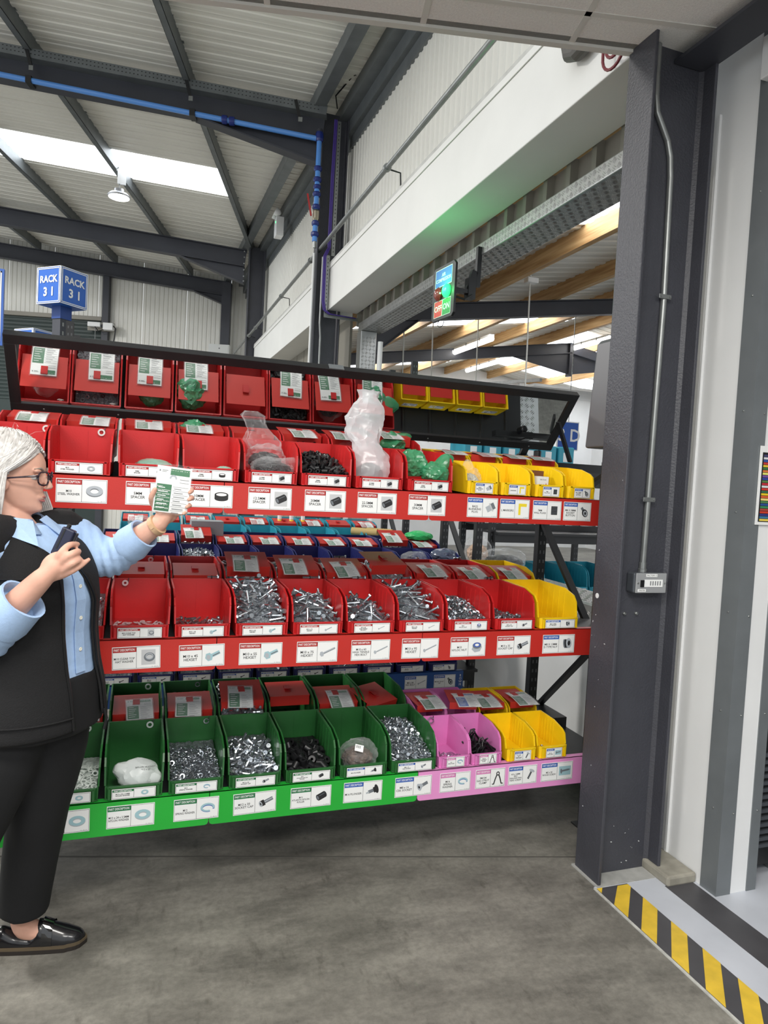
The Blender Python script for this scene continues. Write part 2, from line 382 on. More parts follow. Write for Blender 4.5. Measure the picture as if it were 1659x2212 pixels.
for k in range(5):
    xp = -1.56-1.69*k
    y1 = min(8.3, (2.15-1.9-xp*cos(TH))/sin(TH))
    e = empty('roof_purlin', hall(xp, -4.4, zr(xp))); e.rotation_euler = (0, 0, -TH)
    L = y1+4.4
    obj('web', MB().box(-0.003, 0.003, 0, L, 0.0, 0.2), M_PURLIN, e)
    obj('bottom_flange', MB().box(-0.07, 0.003, 0, L, 0.0, 0.005), M_PURLIN, e)
    obj('top_flange', MB().box(-0.003, 0.07, 0, L, 0.172, 0.177), M_PURLIN, e)
    obj('lip', MB().box(-0.07, -0.066, 0, L, 0.0, 0.02), M_PURLIN, e)
    tag(e, ['galvanised roof purlin nearest the side wall, ending at the rooflight', 'galvanised roof purlin above the hanging high bay lamp', 'galvanised roof purlin crossing the left of the rooflight', 'galvanised roof purlin fourth from the side wall', 'galvanised roof purlin farthest from the side wall'][k], 'purlin', 'roof purlins')
# eaves beams along the side wall (skew to the purlins)
e = empty('eaves_beam', (1.75, 2.4, 5.75))
zz = [zr((1.75-1.9)*cos(TH)-(y-7.85)*sin(TH)) for y in (2.4, 17.2)]
obj('web', MB().bar((-0.06, 0, zz[0]-5.75+0.09), (-0.06, 14.8, zz[1]-5.75+0.09), 0.006, 0.16), M_PURLIN, e)
obj('bottom_flange', MB().bar((0, 0, zz[0]-5.75+0.01), (0, 14.8, zz[1]-5.75+0.01), 0.12, 0.008), M_PURLIN, e)
obj('top_flange', MB().bar((0, 0, zz[0]-5.75+0.17), (0, 14.8, zz[1]-5.75+0.17), 0.12, 0.008), M_PURLIN, e)
tag(e, 'galvanised eaves beam running along the side wall below the roof sheets', 'beam')
e = empty('eaves_gutter_channel', (2.1, 2.4, 5.6))
zz = [zr((2.1-1.9)*cos(TH)-(y-7.85)*sin(TH)) for y in (2.4, 17.2)]
for i, (dx, dz, w_, h_) in enumerate(((0, 0.02, 0.16, 0.01), (-0.08, 0.09, 0.01, 0.15), (0.05, -0.06, 0.06, 0.15), (0.085, -0.16, 0.03, 0.2))):
    obj('channel_face', MB().bar((dx, 0, zz[0]-5.6+dz), (dx, 14.8, zz[1]-5.6+dz), w_, h_), M_PURLIN, e)
tag(e, 'folded galvanised channel where the roof meets the side wall', 'channel')

# ---- side wall (plane x = 2.2): ribbed cladding above, bulkheads, opening with chequer plate
wr = empty('wall_right'); wr['kind'] = 'structure'; slabel(wr, 'white ribbed cladding of the side wall above the bulkheads', 'wall')
def vpanel(y0, w, z0, z1, X, pitch, rib, m, parent, depth=0.012, name='wall_panel'):
    n = int(round(w/pitch)); p = w/n; prof = []
    for i in range(n):
        c = y0+i*p
        prof += [(c, 0), (c+p*0.62, 0), (c+p*0.70, -depth), (c+p*0.92, -depth)]
    prof.append((y0+w-0.004, 0)); N = len(prof)
    vs = [(X+d, y, z0) for y, d in prof]+[(X+d, y, z1) for y, d in prof]
    o = obj(name, MB().add(vs, [(i, i+1, N+i+1, N+i) for i in range(N-1)]), m, parent)
    s = o.modifiers.new('solid', 'SOLIDIFY'); s.thickness = 0.004; s.offset = 0
for k in range(15): vpanel(2.5+k*1.0, 1.0, 3.9, 6.1, 2.2, 0.1, 0, M_WALLC, wr)
def bulkhead(name, y0, y1, label):
    b = empty(name); b['kind'] = 'structure'; slabel(b, label, 'bulkhead')
    o = obj('boxing', MB().box(1.97, 2.32, y0, y1, 3.52, 4.03), M_PLASTER, b); bevel(o, 0.006)
    obj('capping', MB().box(1.962, 2.2, y0, y1, 4.03, 4.06), mat('pale_capping', (205, 205, 200), 0.5, var=0.15, vscale=8), b)
    obj('capping_edge', MB().box(1.960, 1.966, y0, y1, 3.985, 4.03), M_PLASTER, b)
    return b
bk = bulkhead('trim_1', 2.44, 7.86, 'white boxed bulkhead in front, lit green below by the signal lamp')
st = MB()
bulkhead('trim_2', 8.04, 13.46, 'white boxed bulkhead beyond the middle column')
wl = empty('wall_right_lower'); wl['kind'] = 'structure'; slabel(wl, 'grey profiled cladding strip between bulkhead and chequer plate lintel', 'wall')
for k in range(11):
    y0 = 2.44+k*0.5
    prof = [(y0, 0.0), (y0+0.10, 0.0), (y0+0.13, 0.05), (y0+0.37, 0.05), (y0+0.40, 0.0), (y0+0.498, 0.0)]
    prof = [(y0, 0), (y0+0.17, 0), (y0+0.175, 0.05), (y0+0.215, 0.05), (y0+0.22, 0), (y0+0.42, 0), (y0+0.425, 0.05), (y0+0.465, 0.05), (y0+0.47, 0), (y0+0.4995, 0)]
    N = len(prof); vs = [(2.385-d, y, 3.385) for y, d in prof]+[(2.385-d, y, 3.56) for y, d in prof]
    o = obj('cladding_sheet', MB().add(vs, [(i, i+1, N+i+1, N+i) for i in range(N-1)]), M_CLAD, wl)
    s = o.modifiers.new('solid', 'SOLIDIFY'); s.thickness = 0.003
for k in range(11):
    y0 = 8.05+k*0.5
    o = obj('cladding_sheet', MB().box(2.30, 2.33, y0, y0+0.47, 0, 3.55), M_CLAD, wl)
def tread(parent, origin, ex, ey, nx, ny, pitch=0.043, ln=0.036, wd=0.007, h=0.003):
    """raised bars of five-bar chequer plate, all in one part"""
    mb = MB(); ex = Vector(ex); ey = Vector(ey); nz = ex.cross(ey); o0 = Vector(origin)
    for i in range(nx):
        for jn in range(ny):
            c = o0+ex*(i+0.5)*pitch+ey*(jn+0.5)*pitch
            a = pi/4 if (i+jn) % 2 else -pi/4
            u = ex*cos(a)+ey*sin(a); v = nz.cross(u)
            for q in (-1, 0, 1):
                cc = c+v*q*0.0115
                l2 = ln/2*(1 if q == 0 else 0.85)
                vs = [cc-u*l2, cc-v*0.0036, cc+u*l2, cc+v*0.0036, cc+nz*h]
                mb.add(vs, [(0, 1, 4), (1, 2, 4), (2, 3, 4), (3, 0, 4)])
    o = obj('tread_pattern', mb.mesh('tread', fix=False), M_ALU, parent); o['kind'] = 'stuff'; return o
lt = empty('lintel'); lt['kind'] = 'structure'; slabel(lt, 'aluminium chequer plate lintel over the wall opening', 'lintel')
o = obj('plate', MB().box(2.31, 2.58, 2.44, 7.75, 3.29, 3.39), M_ALU, lt); bevel(o, 0.01, 3)
tread(lt, (2.309, 2.5, 3.295), (0, 1, 0), (0, 0, 1), 121, 2)
bpy.data.objects[-1] if False else None
tread(lt, (2.32, 2.5, 3.289), (0, 1, 0), (1, 0, 0), 121, 6)
jb = empty('jamb'); jb['kind'] = 'structure'; slabel(jb, 'chequer plate clad jamb at the far end of the wall opening', 'jamb')
o = obj('plate', MB().box(2.31, 2.50, 7.62, 7.78, 0.95, 3.29), M_ALU, jb); bevel(o, 0.008, 2)
tread(jb, (2.318, 7.619, 1.6), (1, 0, 0), (0, 0, 1), 4, 38)
obj('white_post', MB().tube([(2.54, 7.6, 0), (2.54, 7.6, 3.18)], 0.03, 12), M_WHITE, jb)
dw = empty('wall_dwarf'); dw['kind'] = 'structure'; slabel(dw, 'low white wall below the opening with chequer plate sill', 'wall')
obj('wall_body', MB().box(2.33, 2.56, 2.44, 7.62, 0.0, 0.98), M_WHITE, dw)
obj('skirting', MB().box(2.318, 2.33, 2.44, 7.62, 0.0, 0.10), M_DKTRIM, dw)
o = obj('sill_plate', MB().prism([(2.30, 0.88), (2.33, 0.88), (2.33, 0.985), (2.60, 0.985), (2.60, 1.0), (2.31, 1.0), (2.30, 0.99)], 2.44, 7.62, 'y'), M_ALU, dw)
tread(dw, (2.315, 2.5, 1.0005), (1, 0, 0), (0, 1, 0), 6, 110)
tread(dw, (2.299, 2.5, 0.885), (0, 1, 0), (0, 0, 1), 110, 2)
# ---- end (gable) wall of the hall
wb = empty('wall_back'); wb['kind'] = 'structure'; slabel(wb, 'white profiled end wall of the hall with roller shutter', 'wall')
for k in range(9):
    x0 = -10.4+k*1.0; n = 10; prof = []
    for i in range(n):
        c = x0+i*0.1; prof += [(c, 0), (c+0.06, 0), (c+0.07, 0.012), (c+0.092, 0.012)]
    prof.append((x0+0.994, 0)); N = len(prof)
    vs = [hall(x, 8.5+d, 0) for x, d in prof]+[hall(x, 8.5+d, zr(x)+0.2) for x, d in prof]
    o = obj('wall_panel', MB().add(vs, [(i, i+1, N+i+1, N+i) for i in range(N-1)]), M_WALLC, wb)
obj('mullion_post', MB().box(-5.26, -5.12, 8.32, 8.47, 0, 6.0, MH), M_STEEL2, wb)
obj('corner_post', MB().box(-2.55, -2.35, 8.1, 8.3, 0, 5.9, MH), M_STEEL2, wb)
obj('shutter_head', MB().box(-10, -5.28, 8.36, 8.47, 4.9, 4.99, MH), M_CLAD, wb)
sh = struct('door_1', MB().box(-10, -5.3, 8.44, 8.47, 0, 4.9, MH), mat('shutter_green', (44, 58, 56), 0.5)); slabel(sh, 'dark green roller shutter in the end wall', 'door')
for k in range(22):
    z = 3.0+k*0.085
    obj('shutter_slat', MB().prism([(8.44, z), (8.425, z+0.01), (8.425, z+0.06), (8.44, z+0.075)], -10, -5.3, 'x', MH), MATS['shutter_green'], sh)
# ---- suspended ceiling of the walkway (on the hall's grid)
cs = empty('ceiling_suspended'); cs['kind'] = 'structure'; slabel(cs, 'suspended mineral tile ceiling above the walkway', 'ceiling')
AC = RAD(-13.6); MC = T(Vector((1.81, 2.437, 3.385))) @ Rz(AC)
# local x runs right along the edge, local y away from the edge; the ceiling lies at local y<0
tile = MB().box(0.012, 0.588, 0.012, 0.588, 0.0, 0.015).mesh('ceiling_tile'); tile.materials.append(M_TILE)
XL = [-0.25-0.6*k for k in range(-1, 9)]
YL = [-0.2, -0.8, -1.4, -2.0, -2.6, -3.2, -3.8]
edge_t = MB().box(0.012, 0.588, 0.012, 0.17, 0, 0.015).mesh('ceiling_tile'); edge_t.materials.append(M_TILE)
for x in XL:
    if x > 0.2: continue
    for y in YL:
        obj('ceiling_tile', tile, None, cs, M=MC @ T(Vector((x-0.0, y-0.6, 0))))
    obj('ceiling_tile', edge_t, None, cs, M=MC @ T(Vector((x, -0.2, 0))))
ctile = MB().box(0.012, 0.30, 0.012, 0.588, 0, 0.015).mesh('ceiling_tile'); ctile.materials.append(M_TILE)
g = MB()
for x in XL+[0.35+0.6]:
    if x <= 0.36: g.box(x-0.012, x+0.012, -4.4, 0.0, -0.003, 0.004, MC)
for y in YL+[-4.4]: g.box(-5.05, 0.36, y-0.012, y+0.012, -0.003, 0.004, MC)
obj('grid_runners', g, M_GRID, cs)
obj('edge_trim', MB().box(-5.05, 0.02, -0.03, 0.0, -0.012, 0.05, MC), M_GRID, cs)
obj('edge_trim', MB().box(-5.05, 0.02, -0.06, -0.03, 0.0, 0.16, MC), M_PLASTER, cs)
# ---- beam over the walkway, right wall block
e = empty('overhead_beam', (2.04, 2.34, 3.33))
for nm, bx in (('bottom_flange', (-0.08, 0.08, -4, 0, 0, 0.014)), ('top_flange', (-0.08, 0.08, -4, 0, 0.286, 0.30)), ('web', (-0.005, 0.005, -4, 0, 0.014, 0.286))):
    obj(nm, MB().box(*bx), M_STEEL2, e)
obj('web_bolt', MB().lathe([(0.009, 0), (0.006, 0.01)], 8, T(Vector((-0.006, -0.12, 0.07))) @ Ry(-pi/2)), M_PAPER, e)
tag(e, 'dark steel beam overhead running from the column towards the viewer', 'beam')
wj = empty('wall_jamb'); wj['kind'] = 'structure'; slabel(wj, 'white wall corner with grey metal corner trims right of the column', 'wall')
obj('wall_body', MB().box(2.24, 2.44, 2.09, 2.46, 0.0, 3.7), M_WHITE, wj)
obj('corner_trim', MB().prism([(2.236, 2.17), (2.236, 2.086), (2.31, 2.086), (2.31, 2.09), (2.24, 2.09), (2.24, 2.17)], 0.002, 3.7, 'z'), M_GREYTRIM, wj)
obj('corner_trim', MB().box(2.395, 2.444, 2.086, 2.09, 0.002, 3.7), M_GREYTRIM, wj)
obj('return_wall', MB().box(2.13, 2.24, 2.43, 2.46, 0.0, 3.7), mat('cream_wall', (214, 210, 198), 0.6, var=0.05), wj)
obj('skirting', MB().box(2.13, 2.24, 2.42, 2.43, 0.04, 0.30), M_DKTRIM, wj)
obj('edge_bead', MB().box(2.228, 2.24, 2.36, 2.372, 0.04, 3.2), M_WHITE, wj)
for z in (0.35, 0.75, 1.15, 1.55, 1.95, 2.4, 2.8):
    bolt_heads(wj, [(2.236, 2.13, z)], (-1, 0, 0), 0.004, 0.004)
    bolt_heads(wj, [(2.295, 2.086, z-0.01), (2.42, 2.086, z-0.01)], (0, -1, 0), 0.004, 0.004)
o = struct('trim_3', MB().box(2.09, 2.237, 2.19, 2.43, 0.0, 0.045), mat('bare_concrete_step', (150, 146, 134), 0.8, var=0.2, vscale=15)); bevel(o, 0.01)
slabel(o, 'small bare concrete step between column and white wall', 'step')
o = struct('trim_4', MB().box(2.20, 3.2, 1.5, 2.14, 3.22, 3.38), M_WHITE); bevel(o, 0.004); slabel(o, 'white boxed trunking overhead at the right edge', 'trunking')
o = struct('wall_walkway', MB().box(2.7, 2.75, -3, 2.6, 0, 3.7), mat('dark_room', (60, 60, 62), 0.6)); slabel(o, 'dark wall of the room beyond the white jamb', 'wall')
o = struct('wall_header', MB().box(2.12, 2.72, 2.40, 2.46, 3.0, 3.8), M_WHITE); slabel(o, 'white wall strip above the return wall', 'wall')

# ---- annex seen through the opening
ca = empty('ceiling_annex'); ca['kind'] = 'structure'; slabel(ca, 'white panel roof of the annex with rooflights', 'ceiling')
def za(X): return 3.867+0.155*(X-3.73) if X < 8.0 else 3.867+0.155*4.27-0.155*(X-8.0)
def aroof(name, X0, X1, Y0, Y1, m):
    pr = panel_profile(Y1-Y0, 5); N = len(pr)
    vs = [(X0, Y0+y, za(X0)+0.22+d) for y, d in pr]+[(X1, Y0+y, za(X1)+0.22+d) for y, d in pr]
    o = obj(name, MB().add(vs, [(i, i+1, N+i+1, N+i) for i in range(N-1)]), m, ca)
    s = o.modifiers.new('solid', 'SOLIDIFY'); s.thickness = 0.03; s.offset = 1
for k in range(15):
    y0 = 2.6+k*1.0
    if k in (2, 7, 12):
        aroof('roof_panel', 2.36, 3.0, y0, y0+1, M_LINER); aroof('rooflight_panel', 3.0, 6.9, y0, y0+1, M_SKYL); aroof('roof_panel', 6.9, 8.0, y0, y0+1, M_LINER)
    else: aroof('roof_panel', 2.36, 8.0, y0, y0+1, M_LINER)
    aroof('rooflight_panel' if k in (9, 10, 12) else 'roof_panel', 8.0, 12, y0, y0+1, M_SKYL if k in (9, 10, 12) else M_LINER)
TL = ['over the air compressor sign', 'behind the near annex rafter', 'second beyond the sign', 'third beyond the sign', 'near the annex ridge', 'past the annex ridge']
for k, X in enumerate((2.72, 3.85, 5.02, 6.18, 7.36, 8.6, 9.8)):
    e = tag(obj('timber_purlin', MB().box(-0.035, 0.035, 0, 14.5, 0, 0.21), M_TIMBER, None, loc=(X, 2.6, za(X)+0.005)), 'sawn timber purlin of the annex, number %s from the side wall' % ('first second third fourth fifth sixth seventh'.split()[k]), 'purlin', 'annex timber purlins')
    for Yr in (7.93, 11.93):
        obj('cleat', MB().box(0.036, 0.046, Yr-2.6-0.06, Yr-2.6+0.06, 0.0, 0.13), M_STEEL2, e)
def arafter(Y, label):
    e = empty('annex_rafter', (2.4, Y, 0))
    pts = [(2.36, 8.0)]
    A = Vector((0.0, 0, za(2.4)-0.10)); B = Vector((5.6, 0, za(8.0)-0.10)); up = Vector((-0.155, 0, 1)).normalized()
    obj('web', MB().bar(A, B, 0.008, 0.19, up), M_STEEL2, e)
    obj('top_flange', MB().bar(A+up*0.095, B+up*0.095, 0.12, 0.012, up), M_STEEL2, e); obj('bottom_flange', MB().bar(A-up*0.095, B-up*0.095, 0.12, 0.012, up), M_STEEL2, e)
    obj('haunch_web', MB().prism([(0, za(2.4)-0.2), (0, 2.95), (0.75, za(3.15)-0.2)], -0.006, 0.006, 'y'), M_STEEL2, e)
    obj('haunch_flange', MB().bar((0, 0, 2.95), (0.75, 0, za(3.15)-0.2), 0.12, 0.012, (-0.6, 0, 0.7)), M_STEEL2, e)
    B2 = Vector((9.6, 0, za(12)-0.10)); up2 = Vector((0.155, 0, 1)).normalized()
    obj('web', MB().bar(B, B2, 0.008, 0.19, up2), M_STEEL2, e)
    obj('bottom_flange', MB().bar(B-up2*0.095, B2-up2*0.095, 0.12, 0.012, up2), M_STEEL2, e)
    obj('apex_plate', MB().prism([(4.3, za(6.7)-0.2), (5.6, za(8)-0.62), (6.9, za(9.3)-0.2), (5.6, za(8)-0.2)], -0.008, 0.008, 'y'), M_STEEL2, e)
    obj('apex_joint', MB().box(5.57, 5.63, -0.06, 0.06, za(8)-0.66, za(8)), M_STEEL2, e)
    bolt_heads(e, [(5.67, -0.01, za(8)-z) for z in (0.12, 0.28, 0.42, 0.58)], (0, -1, 0), 0.018, 0.014)
    tag(e, label, 'rafter')
arafter(8.0, 'nearer dark steel rafter of the annex behind the compressor sign'); arafter(12.0, 'farther dark steel rafter of the annex with bolted apex')
wa = struct('wall_annex', MB().box(2.4, 14, 16.6, 16.8, 0, 4.6), M_WHITE); slabel(wa, 'pale end wall of the annex', 'wall')
wa2 = struct('wall_annex_side', MB().box(12, 12.2, 2.4, 16.8, 0, 3.8), M_WHITE); slabel(wa2, 'pale far side wall of the annex', 'wall')
sd = empty('door_2'); sd['kind'] = 'structure'; slabel(sd, 'white sectional door raised open under the annex roof', 'door')
for k in range(5):
    obj('door_section', MB().box(7.0, 11.0, 11.6+0.56*k, 12.15+0.56*k, 3.55+0.06*k, 3.60+0.06*k), M_WHITE, sd)
obj('track', MB().bar((6.95, 11.3, 3.62), (6.95, 14.8, 3.9), 0.05, 0.06), M_GALV, sd); obj('head_seal', MB().box(7.0, 11.0, 14.4, 14.45, 3.8, 3.95), M_BLACK, sd)
# ================================================================== RACK, BINS, LABELS
YF = 2.6                                    # plane of the label strips
M_PIC1 = mat('print_light_grey', (176, 182, 188), 0.5); M_PIC2 = mat('print_mid_grey', (112, 118, 124), 0.5); M_PICB = mat('print_pale_blue', (160, 196, 204), 0.5)
M_PICD = mat('print_near_black', (38, 38, 40), 0.5); M_PICY = mat('print_yellow', (238, 214, 50), 0.5); M_PICBG = mat('print_grey_ground', (196, 198, 200), 0.5); M_PICN = mat('print_blue_nylon', (72, 100, 178), 0.5)
PICM = [M_PIC1, M_PIC2, M_PICB, M_PICD, M_PICY, M_PICBG, M_PICN, M_PAPER]
def _ell(cx, cy, rx, ry, n=20, a0=0, a1=2*pi, rot=0):
    return [(cx+rx*cos(a0+(a1-a0)*i/n)*cos(rot)-ry*sin(a0+(a1-a0)*i/n)*sin(rot), cy+rx*cos(a0+(a1-a0)*i/n)*sin(rot)+ry*sin(a0+(a1-a0)*i/n)*cos(rot)) for i in range(n+(0 if a1-a0 >= 2*pi-1e-6 else 1))]
class PIC(MB):
    z = 0.0
    def poly(s, pts, m):
        s.cur = m; s.z += 0.00015
        return s.add([(x, y, s.z) for x, y in pts], [tuple(range(len(pts)))])
    def band(s, o, i, m):
        s.cur = m; s.z += 0.00015; n = len(o)
        return s.add([(x, y, s.z) for x, y in o]+[(x, y, s.z) for x, y in i], [(k, (k+1) % n, n+(k+1) % n, n+k) for k in range(n)])
def _rect(cx, cy, w, h, rot=0):
    return [(cx+x*cos(rot)-y*sin(rot), cy+x*sin(rot)+y*cos(rot)) for x, y in ((-w/2, -h/2), (w/2, -h/2), (w/2, h/2), (-w/2, h/2))]
_pc = {}
def picture(kind):
    """flat printed picture of the part, within about 1 x 0.9 units"""
    if kind in _pc: return _pc[kind]
    p = PIC()
    def ring(m, m2, rx=0.40, ry=0.26, t=0.5):
        p.band(_ell(0, -0.03, rx, ry), _ell(0, -0.03, rx*t, ry*t), m2); p.band(_ell(0, 0.02, rx, ry), _ell(0, 0.02, rx*t, ry*t), m)
    if kind == 'washer': ring(0, 1)
    elif kind == 'nylon_washer': ring(2, 0)
    elif kind == 'black_ring':
        p.poly(_rect(0, 0, 0.72, 0.22), 3); p.poly(_ell(0, -0.11, 0.36, 0.13), 3); p.poly(_ell(0, 0.11, 0.36, 0.13), 3); p.poly(_ell(0, 0.11, 0.28, 0.08), 7)
    elif kind == 'thin_ring': p.band(_ell(0, 0, 0.3, 0.3), _ell(0, 0, 0.25, 0.25), 3)
    elif kind in ('spacer', 'roller'):
        if kind == 'spacer': p.poly(_rect(0, 0, 0.72, 0.8), 5)
        r = 0.45; p.poly(_rect(0.02, 0, 0.44, 0.38, r), 3); p.poly(_ell(-0.20*cos(r), -0.20*sin(r), 0.10, 0.19, rot=r), 3); p.poly(_ell(0.24*cos(r), 0.22*sin(r), 0.10, 0.19, rot=r), 3)
        p.poly(_ell(-0.21*cos(r), -0.21*sin(r), 0.06, 0.13, rot=r), 1)
        p.poly(_rect(0.04, 0.09, 0.36, 0.03, r), 1)
    elif kind in ('bolt', 'long_bolt', 'thin_bolt', 'dark_bolt'):
        r = 0.42; L = {'bolt': 0.62, 'long_bolt': 0.84, 'thin_bolt': 0.84, 'dark_bolt': 0.7}[kind]; w = {'bolt': 0.2, 'long_bolt': 0.11, 'thin_bolt': 0.06, 'dark_bolt': 0.12}[kind]
        c, d = (3, 3) if kind == 'dark_bolt' else (2 if kind == 'bolt' else 0, 1)
        p.poly(_rect(0.06, 0.03, L, w, r), c); p.poly(_rect(0.07, 0.0, L*0.95, w*0.3, r), d)
        hx, hy = 0.06-L/2*cos(r), 0.03-L/2*sin(r); p.poly(_ell(hx, hy, w*0.9+0.03, w*0.9+0.06, 6, rot=0.3), c); p.poly(_ell(hx-0.03, hy-0.02, w*0.6, w*0.7+0.02, 6, rot=0.3), 0 if kind != 'dark_bolt' else 1)
    elif kind == 'socket':
        r = 0.4; p.poly(_rect(0.12, 0.05, 0.62, 0.2, r), 1); p.poly(_rect(0.13, 0.07, 0.6, 0.06, r), 0); p.poly(_rect(-0.16, -0.07, 0.24, 0.34, r), 3); p.poly(_ell(-0.27, -0.12, 0.09, 0.17, rot=r), 0); p.poly(_ell(-0.27, -0.12, 0.04, 0.09, 6, rot=r), 3)
    elif kind == 'csk':
        r = 0.45; p.poly(_rect(0.1, 0.06, 0.5, 0.2, r), 1); p.poly([(-0.3, 0.1), (-0.1, -0.3), (0.05, 0.0), (-0.08, 0.12)], 0); p.poly(_ell(-0.22, -0.1, 0.12, 0.24, rot=r), 0); p.poly(_ell(-0.22, -0.1, 0.06, 0.1, 6, rot=r), 3)
    elif kind == 'button':
        p.poly(_rect(-0.12, 0.14, 0.42, 0.2, -0.9), 1); p.poly(_ell(0.06, -0.1, 0.24, 0.3, rot=0.5), 3); p.poly(_ell(0.09, -0.12, 0.17, 0.22, rot=0.5), 0); p.poly(_ell(0.09, -0.12, 0.09, 0.12, 6), 3)
    elif kind == 'nut':
        p.poly(_ell(0, -0.1, 0.36, 0.27, 6, rot=0.2), 0); p.poly(_ell(0, 0.06, 0.30, 0.2), 1); p.poly(_ell(0, 0.1, 0.25, 0.15), 6); p.poly(_ell(0, 0.1, 0.14, 0.08), 7)
    elif kind == 'tophat':
        p.poly(_rect(0, 0, 0.7, 0.8), 5); p.band(_ell(0.05, 0, 0.28, 0.24), _ell(0.05, 0, 0.15, 0.12), 1); p.band(_ell(0.05, 0.04, 0.2, 0.17), _ell(0.05, 0.04, 0.15, 0.12), 0)
    elif kind == 'spring':
        p.band(_ell(0, -0.03, 0.38, 0.24, 24, 0.25, 6.1), _ell(0, -0.03, 0.26, 0.14, 24, 0.25, 6.1), 6) if False else None
        o = _ell(0, 0, 0.38, 0.24, 24, -0.35, 5.1); i = _ell(0, 0, 0.27, 0.15, 24, -0.35, 5.1)
        p.cur = 6; p.add([(x, y, 0.0003) for x, y in o]+[(x, y-0.03, 0.0003) for x, y in i], [(k, k+1, len(o)+k+1, len(o)+k) for k in range(len(o)-1)])
        p.cur = 2; p.add([(x, y+0.03, 0.0006) for x, y in o]+[(x, y+0.02, 0.0006) for x, y in i], [(k, k+1, len(o)+k+1, len(o)+k) for k in range(len(o)-1)])
    elif kind == 'plug':
        p.poly(_rect(-0.1, -0.05, 0.4, 0.42, 0.5), 0); p.poly(_rect(0.08, 0.05, 0.12, 0.62, 0.5), 5); p.poly(_rect(0.22, 0.14, 0.24, 0.46, 0.5), 1)
    elif kind == 'corner': p.poly([(-0.3, -0.42), (-0.12, -0.42), (-0.12, 0.18), (0.36, 0.18), (0.36, 0.4), (-0.3, 0.4)], 4)
    elif kind == 'block':
        p.poly(_rect(0, 0, 0.52, 0.62), 3)
        for q in range(5): p.poly(_rect(0, -0.22+0.11*q, 0.46, 0.03), 1)
    elif kind == 'insert':
        for q in range(3): p.poly(_ell(-0.16+0.1*q, 0.0, 0.1, 0.3, rot=0.15), 3 if q % 2 else 1)
        p.poly(_ell(0.16, 0.03, 0.2, 0.33, rot=0.15), 0); p.poly(_ell(0.17, 0.03, 0.11, 0.18, 6), 3)
    elif kind == 'plunger':
        p.poly(_rect(-0.1, -0.02, 0.34, 0.2, 0.3), 1); p.poly(_rect(-0.3, -0.1, 0.2, 0.1, 0.3), 0); p.poly(_rect(0.12, 0.05, 0.14, 0.34, 0.3), 3); p.poly(_ell(0.24, 0.1, 0.12, 0.28, rot=0.3), 3)
    elif kind == 'clamp':
        for q, pts in enumerate(([(-0.30, -0.45), (-0.2, -0.1), (-0.08, 0.2)], [(0.30, -0.45), (0.2, -0.1), (0.08, 0.2)])):
            for a, b in zip(pts, pts[1:]):
                d = Vector((b[0]-a[0], b[1]-a[1])); p.poly(_rect((a[0]+b[0])/2, (a[1]+b[1])/2, d.length+0.03, 0.09, atan2(d.y, d.x)), 3)
        p.band(_ell(0, 0.3, 0.14, 0.15), _ell(0, 0.3, 0.07, 0.08), 3); p.poly(_rect(0.36, -0.45, 0.16, 0.07), 3); p.poly(_rect(-0.36, -0.45, 0.16, 0.07), 3)
    elif kind == 'screw':
        r = 1.1; p.poly(_rect(0.0, -0.05, 0.66, 0.12, r), 1)
        for q in range(5): p.poly(_rect(-0.12+0.05*q, -0.28+0.1*q, 0.05, 0.18, r-0.3), 3)
        p.poly(_ell(0.16, 0.26, 0.24, 0.1, rot=-0.45), 0)
    elif kind == 'woodscrew':
        p.poly(_rect(0, 0, 0.9, 0.6), 2); p.poly(_rect(0.02, 0.02, 0.56, 0.12, 0.12), 1); p.poly(_ell(-0.28, -0.02, 0.07, 0.17, rot=0.1), 1); p.poly([(0.28, 0.1), (0.28, -0.01), (0.42, 0.07)], 1)
    me = p.mesh('picture', fix=False)
    for m in PICM: me.materials.append(m)
    _pc[kind] = me; return me
HCOL = {'r': M_HRED, 'g': M_HGREEN, 'b': M_HBLUE, 'p': M_HPINK}
_cb = {}
